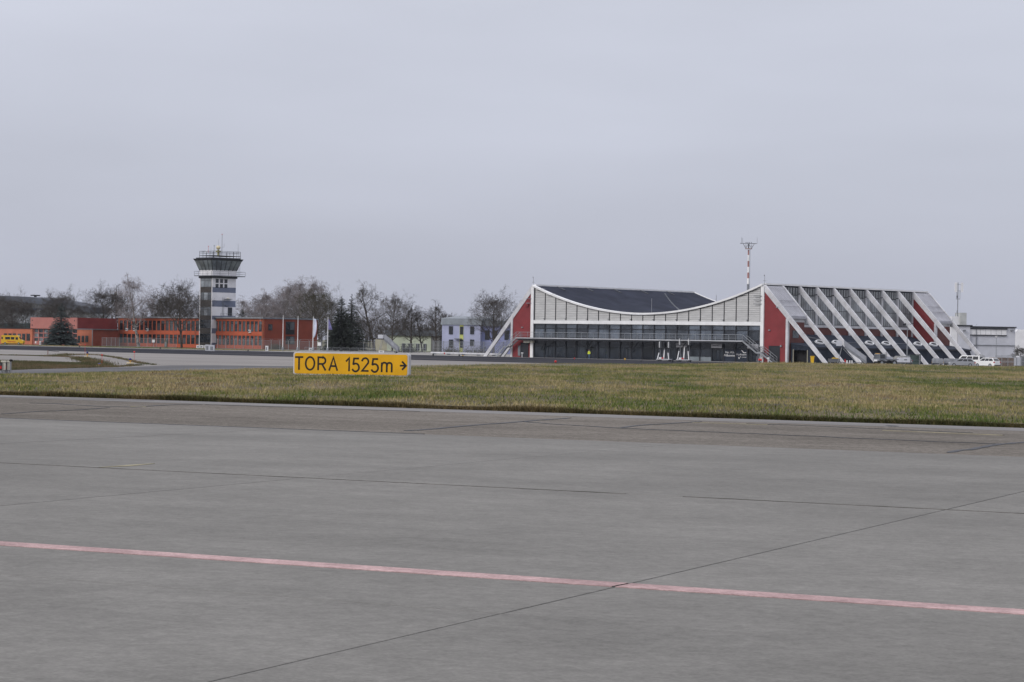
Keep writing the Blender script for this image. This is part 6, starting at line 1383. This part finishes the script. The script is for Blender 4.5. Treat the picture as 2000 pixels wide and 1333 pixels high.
# white guard rail on blocks left of the terminal
a, b = FLOOR(842, 692.5), FLOOR(988, 696.5)
g = thing('guard_rail', 'long white guard beam on low blocks before the left raking beam', 'barrier', (a.x, a.y, 0.012)); v_ = b - a
for k in range(5):
    p0 = v_*(k/5); p1 = v_*((k+1)/5 - 0.004); MB().bar((p0.x, p0.y, 0.42), (p1.x, p1.y, 0.42), 0.3, 0.32).build('beam', WHITE2, g); MB().box(p0.x+0.4, p0.x+1.2, p0.y-0.3, p0.y+0.1, 0, 0.24).build('block', STEELD, g)

# ================================================================== AIRFIELD MARKERS AND LIGHTS
def gpos(px, py, z=0.0): return FLOOR(px, py, z)
for px_, top, base, r, lab in [(166, 674, 692, 0.13, 'red ball marker on a tall stake beside the farther blue light'), (199, 694, 713, 0.09, 'red ball marker on a stake above the weed island'), (262, 688, 704.5, 0.12, 'red ball marker on a stake right of the nearer blue light'),
                               (1085, 706.8, 709.5, 0.20, 'red ball lying low at the runway edge left of centre'), (1122, 700.5, 703, 0.14, 'small red ball before the left part of the glass front'), (868, 690.5, 694, 0.16, 'small red ball beside the white guard beam')]:
    p = gpos(px_, base); q = AT(px_, top, p.y); m_ = thing('ball_marker', lab, 'marker', (p.x, p.y, 0.01), 0, 'red ball markers')
    MB().tube((0, 0, 0), (0, 0, q.z), 0.022, n=5).build('stake', REDP, m_); MB().ball((0, 0, q.z), r).build('ball', REDP, m_)
for px_, top, base, s, lab in [(170.5, 687, 697.5, 1, 'blue taxiway light on yellow foot, farther of two'), (254.3, 700, 710.5, 1, 'blue taxiway light on yellow foot, nearer and right of the other'), (194, 710, 716, 0.8, 'blue taxiway light sunk in the weeds of the island')]:
    p = gpos(px_, base); h = AT(px_, top, p.y).z; l = thing('taxiway_light', lab, 'airfield light', (p.x, p.y, 0.01), 0, 'blue taxiway lights')
    MB().lathe([(0.42, 0.0), (0.42, 0.07), (0.38, 0.1)], (0, 0, 0), 12).build('foot', mat('pale_plate', (0.5, 0.42, 0.25)), l); MB().tube((0, 0, 0.1), (0, 0, h*0.5), 0.07).build('stem', ORMARK, l); MB().lathe([(0.16, h*0.48), (0.17, h*0.56), (0.12, h*0.58)], (0, 0, 0), 10).build('collar', ORMARK, l)
    MB().lathe([(0.13, h*0.58), (0.15, h*0.75), (0.12, h*0.93), (0.03, h)], (0, 0, 0), 10).build('lens', BLUEL, l)
for px_, base, h, c, lab in [(155.3, 678.5, 0.45, DARK, 'small dark runway edge light before the fire station'), (313, 682, 0.5, DARK, 'small dark runway edge light before the office building'), (484.5, 686.5, 0.4, DARK, 'small dark runway edge light right of the tower'), (846, 695.8, 0.5, DARK, 'small dark runway edge light left of the guard beam'), (897, 696.5, 0.4, DARK, 'small dark runway edge light beside an amber one'), (904, 696.6, 0.25, ORMARK, 'amber runway light beside the guard beam'), (1220.5, 704.8, 0.45, ORMARK, 'round amber runway light before the glass doors'), (1252.3, 707, 0.3, DARK, 'small dark runway edge light before the step frames'), (1313.5, 709, 0.6, DARK, 'small dark runway edge light between the step frames')]:
    p = gpos(px_, base); l = thing('runway_light', lab, 'airfield light', (p.x, p.y, 0.012), 0, 'runway edge lights')
    MB().lathe([(0.22, 0), (0.22, 0.05), (0.1, 0.07)], (0, 0, 0), 10).build('foot', DARK, l); MB().lathe([(0.09, 0.07), (0.17, h*0.5), (0.15, h*0.85), (0.04, h)], (0, 0, 0), 10).build('lens', c, l)
# broken marker stub with a fallen pole
p = gpos(93.5, 695); l = thing('marker_stub', 'rusty marker stub with a fallen pole on the taxiway', 'marker', (p.x, p.y, 0.01)); MB().tube((0, 0, 0), (0, 0, 0.75), 0.06).build('stub', mat('rust', (0.16, 0.06, 0.035), 0.8), l); MB().bar((0.1, 0, 0.7), (1.4, 1.2, 0.55), 0.06, 0.06).build('fallen_pole', DARK, l); MB().lathe([(0.3, 0), (0.25, 0.08)], (0, 0, 0), 10).build('foot', STEELD, l)
# approach slope units at the left border
for px_, lab in [(3.5, 'cream approach light box cut by the left border'), (12.5, 'cream approach light box with red lens, right of its twin')]:
    p = gpos(px_, 734.5); l = thing('approach_light_unit', lab, 'airfield light', (p.x, p.y, 0.0), R(6), 'approach slope light boxes')
    MB().prism([(-0.05, 0.42), (0.25, 0.42), (0.25, 1.0), (-0.05, 1.0)], 0.0, 0.9).build('housing', CREAM, l); MB().box(-0.08, 0.28, -0.06, 0.96, 1.0, 1.08).build('lid', CREAM, l)
    MB().box(-0.17, 0.02, -0.12, -0.01, 0.44, 0.96).build('lens_hood', DARK, l); MB().box(-0.14, -0.01, -0.14, -0.121, 0.50, 0.72).build('red_lens', REDP, l); MB().box(-0.14, -0.01, -0.14, -0.121, 0.75, 0.90).build('clear_lens', GLASSM, l)
    for x in (-0.02, 0.2):
        for y in (0.1, 0.8): MB().tube((x, y, 0), (x, y, 0.42), 0.035).build('leg', STEELD, l)
p = gpos(20.5, 735); l = thing('junction_post', 'grey post with dark round head beside the approach light boxes', 'post', (p.x, p.y, 0)); MB().box(-0.05, 0.05, -0.05, 0.05, 0, 1.05).build('post', STEELD, l); MB().ball((0.02, 0, 1.12), 0.12, 10, 6, 1.2, 1, 0.8).build('head', BLACK, l); MB().bar((-0.05, 0, 0.35), (-0.7, 0, 0.35), 0.04, 0.04).build('cable_arm', STEELD, l)
# cabinets, air conditioners and small white boxes near the tower and fence
for px_, py_, w_, h_, m_, nm, lab in [(405.5, 686, 0.9, 1.35, HALLG, 'equipment_cabinet', 'grey equipment cabinet at the runway edge below the tower, left one'), (414, 686.5, 1.15, 1.3, HALLG, 'equipment_cabinet', 'wider grey equipment cabinet at the runway edge below the tower'), (521.2, 686.5, 0.55, 1.2, WHITE, 'marker_box', 'white marker box right of the office corner'), (607, 686, 0.9, 0.7, WHITE, 'meter_box', 'low white box at the foot of the third flagpole'), (624, 679.5, 0.9, 0.9, WHITE, 'notice_board', 'double white notice on the fence between flagpoles'),
                                  (387, 683.5, 0.9, 0.8, HALLW, 'condenser_unit', 'white condenser unit left of the tower foot'), (394, 683.5, 0.9, 0.8, HALLW, 'condenser_unit', 'white condenser unit before the tower stair front'), (402, 683.8, 0.9, 0.8, HALLW, 'condenser_unit', 'white condenser unit right of two others at the tower foot'), (324, 680, 0.75, 1.9, mat('moss_grey', (0.12, 0.125, 0.10), 0.8), 'transformer_box', 'mossy grey transformer box before the office windows'), (300, 677, 0.8, 0.8, HALLW, 'warning_sign', 'small white sign on the fence before the office'), (745, 690, 1.2, 0.5, WHITE, 'generator_cart', 'white low cart beside the left airstairs'), (79, 672.5, 0.5, 1.0, WHITE, 'water_tank', 'small white tank before the glazed gates')]:
    Y_ = 640 if px_ < 560 and py_ < 685 and px_ > 380 else (FLOOR(px_, py_).y if py_ > 684 else (668 if px_ < 560 else 608)); 
    if nm == 'water_tank': Y_ = 690
    p = AT(px_, py_, Y_); zz = 1.3 if nm in ('notice_board', 'warning_sign') else 0.0
    o = thing(nm, lab, nm.replace('_', ' '), (p.x, Y_, 0.03 if zz == 0 else 0.0), R(-12))
    MB().box(-w_/2, w_/2, -0.25, 0.25 if zz == 0 else -0.2, zz+0.06, zz+h_).build('casing', m_, o); MB().box(-w_/2-0.03, w_/2+0.03, -0.28, 0.28 if zz == 0 else -0.19, zz+h_, zz+h_+0.05).build('lid', m_, o)
    if zz == 0: MB().box(-w_/2+0.05, w_/2-0.05, -0.2, 0.2, 0, 0.059).build('base', STEELD, o); MB().box(-w_*0.3, w_*0.3, -0.262, -0.251, 0.2, h_*0.8).build('grille', STEELD, o)
    else: MB().tube((0, -0.15, 0), (0, -0.15, zz+0.1), 0.04).build('post', STEEL, o)
# people, bin, cone and tools by the terminal
p = TF.hit_y(1150.5, 690, -2.6)[0]; wx_, wy_ = TF.loc(p, -2.6)
H_ = thing('person', 'person in yellow high-visibility jacket and blue trousers standing before the glass front', 'person', (wx_, wy_, 0.012), R(-40))
me = bpy.data.meshes.new('body')
jv = [(0, 0, .98), (0, 0, 1.2), (0, 0, 1.42), (0, 0.01, 1.54), (0, 0.02, 1.66), (0.10, 0, .93), (0.12, 0.02, .5), (0.12, 0.0, .09), (0.13, -0.13, .04), (-0.10, 0, .93), (-0.14, -0.02, .5), (-0.15, 0.02, .09), (-0.16, -0.11, .04), (0.2, 0, 1.40), (0.27, 0.02, 1.13), (0.25, -0.12, .92), (0.25, -0.17, .83), (-0.2, 0, 1.40), (-0.27, 0.02, 1.13), (-0.26, -0.10, .92), (-0.26, -0.15, .83), (0, -0.01, 1.74)]
je = [(0,1),(1,2),(2,3),(3,4),(4,21),(0,5),(5,6),(6,7),(7,8),(0,9),(9,10),(10,11),(11,12),(2,13),(13,14),(14,15),(15,16),(2,17),(17,18),(18,19),(19,20)]
rd_ = [.15, .15, .16, .055, .095, .095, .065, .045, .04, .095, .065, .045, .04, .07, .05, .035, .035, .07, .05, .035, .035, .08]
me.from_pydata(jv, je, []); bo = link('body', me, H_); sm = bo.modifiers.new('skin', 'SKIN'); bo.modifiers.new('smooth', 'SUBSURF').levels = 1
for v_, r_ in zip(me.skin_vertices[0].data, rd_): v_.radius = (r_, r_*0.85)
me.skin_vertices[0].data[0].use_root = True; me.materials.append(mat('blue_trousers', (0.10, 0.17, 0.28), 0.8))
HIV = mat('hi_vis', (0.55, 0.62, 0.05), 0.7)
MB().lathe([(0.20, 0.92), (0.20, 1.1), (0.215, 1.3), (0.20, 1.42), (0.09, 1.5)], (0, 0, 0), 12).build('jacket', HIV, H_)
for s_ in (-1, 1): MB().tube((0.2*s_, 0, 1.42), (0.275*s_, 0.02, 1.13), 0.085, 0.07, n=8).tube((0.275*s_, 0.02, 1.13), (0.255*s_, -0.11, .94), 0.07, 0.06, n=8).build('sleeve', HIV, H_)
MB().ball((0, 0.0, 1.67), 0.112, 10, 8, 0.9, 1, 1.15).build('head', mat('skin', (0.45, 0.28, 0.2), 0.6), H_); MB().ball((0, 0.03, 1.71), 0.12, 10, 6, 0.95, 1, 1).build('hair', DARK, H_)
p = AT(1586.5, 706, 436); o = thing('yellow_bin', 'yellow wheeled bin in front of the annex gate', 'bin', (p.x, 436, 0.012)); MB().hexa([(-.25, -.25, .08), (.25, -.25, .08), (.25, .25, .08), (-.25, .25, .08)], [(-.32, -.32, 1.3), (.32, -.32, 1.3), (.32, .32, 1.3), (-.32, .32, 1.3)]).build('body', YELLOW, o); MB().box(-.37, .37, -.37, .37, 1.3, 1.42).build('lid', YELLOW, o)
for s_ in (-.25, .25): wheel(None, s_, .25, .1, .06, o)
p = AT(1629, 708, 433); o = thing('baggage_trolley', 'dark low trolley with a yellow cover at the foot of the second beam', 'trolley', (p.x, 433, 0.012)); MB().box(-1.0, 1.0, -.5, .5, .35, 1.0).build('body', CARGREY, o); MB().prism([(-.4, 1.01), (.8, 1.01), (.7, 1.12), (.0, 1.22), (-.35, 1.14)], -.4, .4).build('cover', YELLOW, o)
for x in (-.7, .7):
    for s_ in (-.45, .45): wheel(None, x, s_, .2, .12, o)
for px_, Y_, lab in [(1650.5, 432, 'orange and white traffic cone beside the right airstairs')]:
    p = AT(px_, 710, Y_); o = thing('traffic_cone', lab, 'cone', (p.x, Y_, 0.012)); MB().lathe([(.22, 0.03), (.05, .95), (.03, 1.0)], (0, 0, 0), 10).build('cone', REDP, o); MB().box(-.28, .28, -.28, .28, 0, .03).build('foot', BLACK, o); MB().lathe([(.165, .30), (.12, .5)], (0, 0, 0), 10).build('white_band', WHITE, o)
p = AT(1657, 711, 430.5); o = thing('tow_frame', 'white tubular tow frame lying by the cone', 'tow bar', (p.x, 430.5, 0.012)); MB().box(-1.0, 1.0, -.5, .5, .12, .22).build('frame', WHITE2, o)
for x in (-.3, .2, .6): MB().box(x, x+.08, -.45, .45, .23, .75).build('upright', WHITE, o)
for s_ in (-.45, .45): wheel(None, -.8, s_, .16, .1, o)
p = AT(1484, 706, 440); o = thing('fire_cart', 'small cart with a red extinguisher bottle by the right stairs', 'cart', (p.x, 440, 0.012)); MB().tube((-.3, -.2, .55), (.35, -.2, .5), .2, n=10).build('bottle', REDP, o); MB().box(-.7, .6, -.3, .3, .25, .32).build('frame', STEEL, o); MB().bar((-.6, 0, .3), (-.65, 0, 1.25), .05, .05, up=(1,0,0)).bar((.1, 0, .3), (.1, 0, 1.1), .05, .05, up=(1,0,0)).build('handle', STEEL, o)
for s_ in (-.3, .3): wheel(None, .1, s_, .22, .1, o)
for px_, lab in [(1500.3, 'short white T-shaped bollard beside the right stairs'), (1019.5, 'short white T-shaped bollard beside the left stairs')]:
    Y_ = 437 if px_ > 1200 else 478; p = AT(px_, 706, Y_); o = thing('hose_post', lab, 'bollard', (p.x, Y_, 0.012), 0, 'white hose posts by the stairs'); MB().tube((0, 0, 0), (0, 0, .8), .07).build('post', WHITE, o); MB().box(-.22, .22, -.15, .15, .8, 1.0).build('head', WHITE, o)
# glass shelter and timber crates
p = AT(1786.5, 703, 428); o = thing('glass_shelter', 'grey-green glazed shelter between truck and baggage carts', 'shelter', (p.x, 428, 0.012), R(-18))
for x in (-.95, .95):
    for y in (-.7, .7): MB().box(x-.05, x+.05, y-.05, y+.05, 0, 2.0).build('post', STEELD, o)
MB().box(-1.05, 1.05, -.85, .85, 2.0, 2.1).build('roof', DARK, o); MB().box(-.89, .89, -.72, -.69, .12, .95).build('pane', mat('green_glass', (0.055, 0.075, 0.072), 0.1, 0.2, 0.8, spec=0.5), o); MB().box(-.89, .89, -.72, -.69, 1.02, 1.95).build('pane', MATS['green_glass'], o); MB().box(.92, .94, -.6, .6, .12, 1.95).build('pane', MATS['green_glass'], o); MB().box(-.9, .9, .6, .64, .05, 1.95).build('back_wall', STEELD, o)
crw = ['left end', 'second', 'third', 'fourth', 'fifth', 'sixth', 'right end']
for r_ in range(2):
    for c_ in range(7):
        px_ = 1936 + c_*8.2; Y_ = 446; p = AT(px_, 710, Y_); o = thing('timber_crate', f'weathered timber crate in the {"upper" if r_ else "lower"} row behind the street lamp, {crw[c_]}' + ('' if c_ in (0, 6) else ' from the left'), 'crate', (p.x, Y_, 0.012 + r_*0.86), R(random.uniform(-3, 3)), 'timber crates by the grey hall')
        MB().box(-.36, .36, -.3, .3, .1, .8).build('body', WOOD, o)
        for z in (.14, .38, .62): MB().box(-.385, .385, -.34, -.301, z, z+.16).build('slat', WOOD, o)
        MB().box(-.38, .38, -.32, .32, 0, .09).build('pallet', WOOD, o)
p = AT(1991, 708, 440); o = thing('steel_container', 'grey steel container cut by the right border', 'container', (p.x, 440, 0.012)); MB().box(-.8, .3, -.8, .8, .25, 1.75).build('body', HALLG, o); MB().box(.31, 3.2, -1.0, 1.0, .15, 2.0).build('body', CARGREY, o)
for x in (-.75, .1): MB().box(x, x+.1, -.86, -.801, .3, 1.7).build('door_bar', STEELD, o)
MB().box(-.8, 3.2, -.7, .7, 0, .149).build('skid', DARK, o); MB().ball((-.3, 0, 1.85), .3, 8, 5, 1.5, 1, .5).build('tarpaulin', HALLW, o)
# hedge lumps and parked things behind the fences
for px_, Y_, w_, h_, lab in [(540, 655, 2.5, 1.4, 'low bare hedge before the office side wall'), (798, 600, 2.2, 2.0, 'dark green bush below the green hall'), (930, 575, 4.5, 1.9, 'long grey-brown hedge in front of the lilac building'), (880, 580, 2.0, 1.5, 'small brown bush left of the lilac building door')]:
    r2 = random.Random(int(px_)); V_ = []
    for k in range(900):
        a, b_, c_ = r2.gauss(0, w_*0.5), r2.gauss(0, 0.6), abs(r2.gauss(0, h_*0.45)); q = Vector((a, b_, min(c_, h_))); d = Vector((r2.gauss(0, .25), r2.gauss(0, .25), r2.uniform(.05, .4))); V_.append((tuple(q), tuple(q+d), 0.035, 0.015))
    p = AT(px_, 690, Y_); o = thing('hedge', lab, 'hedge', (p.x, Y_, 0.0)); link('twigs', seg_mesh('twigs', V_, 3, TWIGG if px_ != 798 else NEEDLE), o)

# ================================================================== HAZE
hz = MB().box(-700, 700, -60, 1300, -1.2, 36).mesh('haze')
hm = bpy.data.materials.new('haze'); hm.use_nodes = True; t_ = hm.node_tree; t_.nodes.remove(t_.nodes['Principled BSDF'])
pv = t_.nodes.new('ShaderNodeVolumePrincipled'); pv.inputs['Color'].default_value = (0.90, 0.93, 1.0, 1); pv.inputs['Density'].default_value = 0.00003; pv.inputs['Anisotropy'].default_value = 0.2
t_.links.new(pv.outputs[0], t_.nodes['Material Output'].inputs['Volume']); hz.materials.append(hm)
tag(link('haze', hz), 'thin grey winter haze over the airfield', 'haze', kind='stuff')
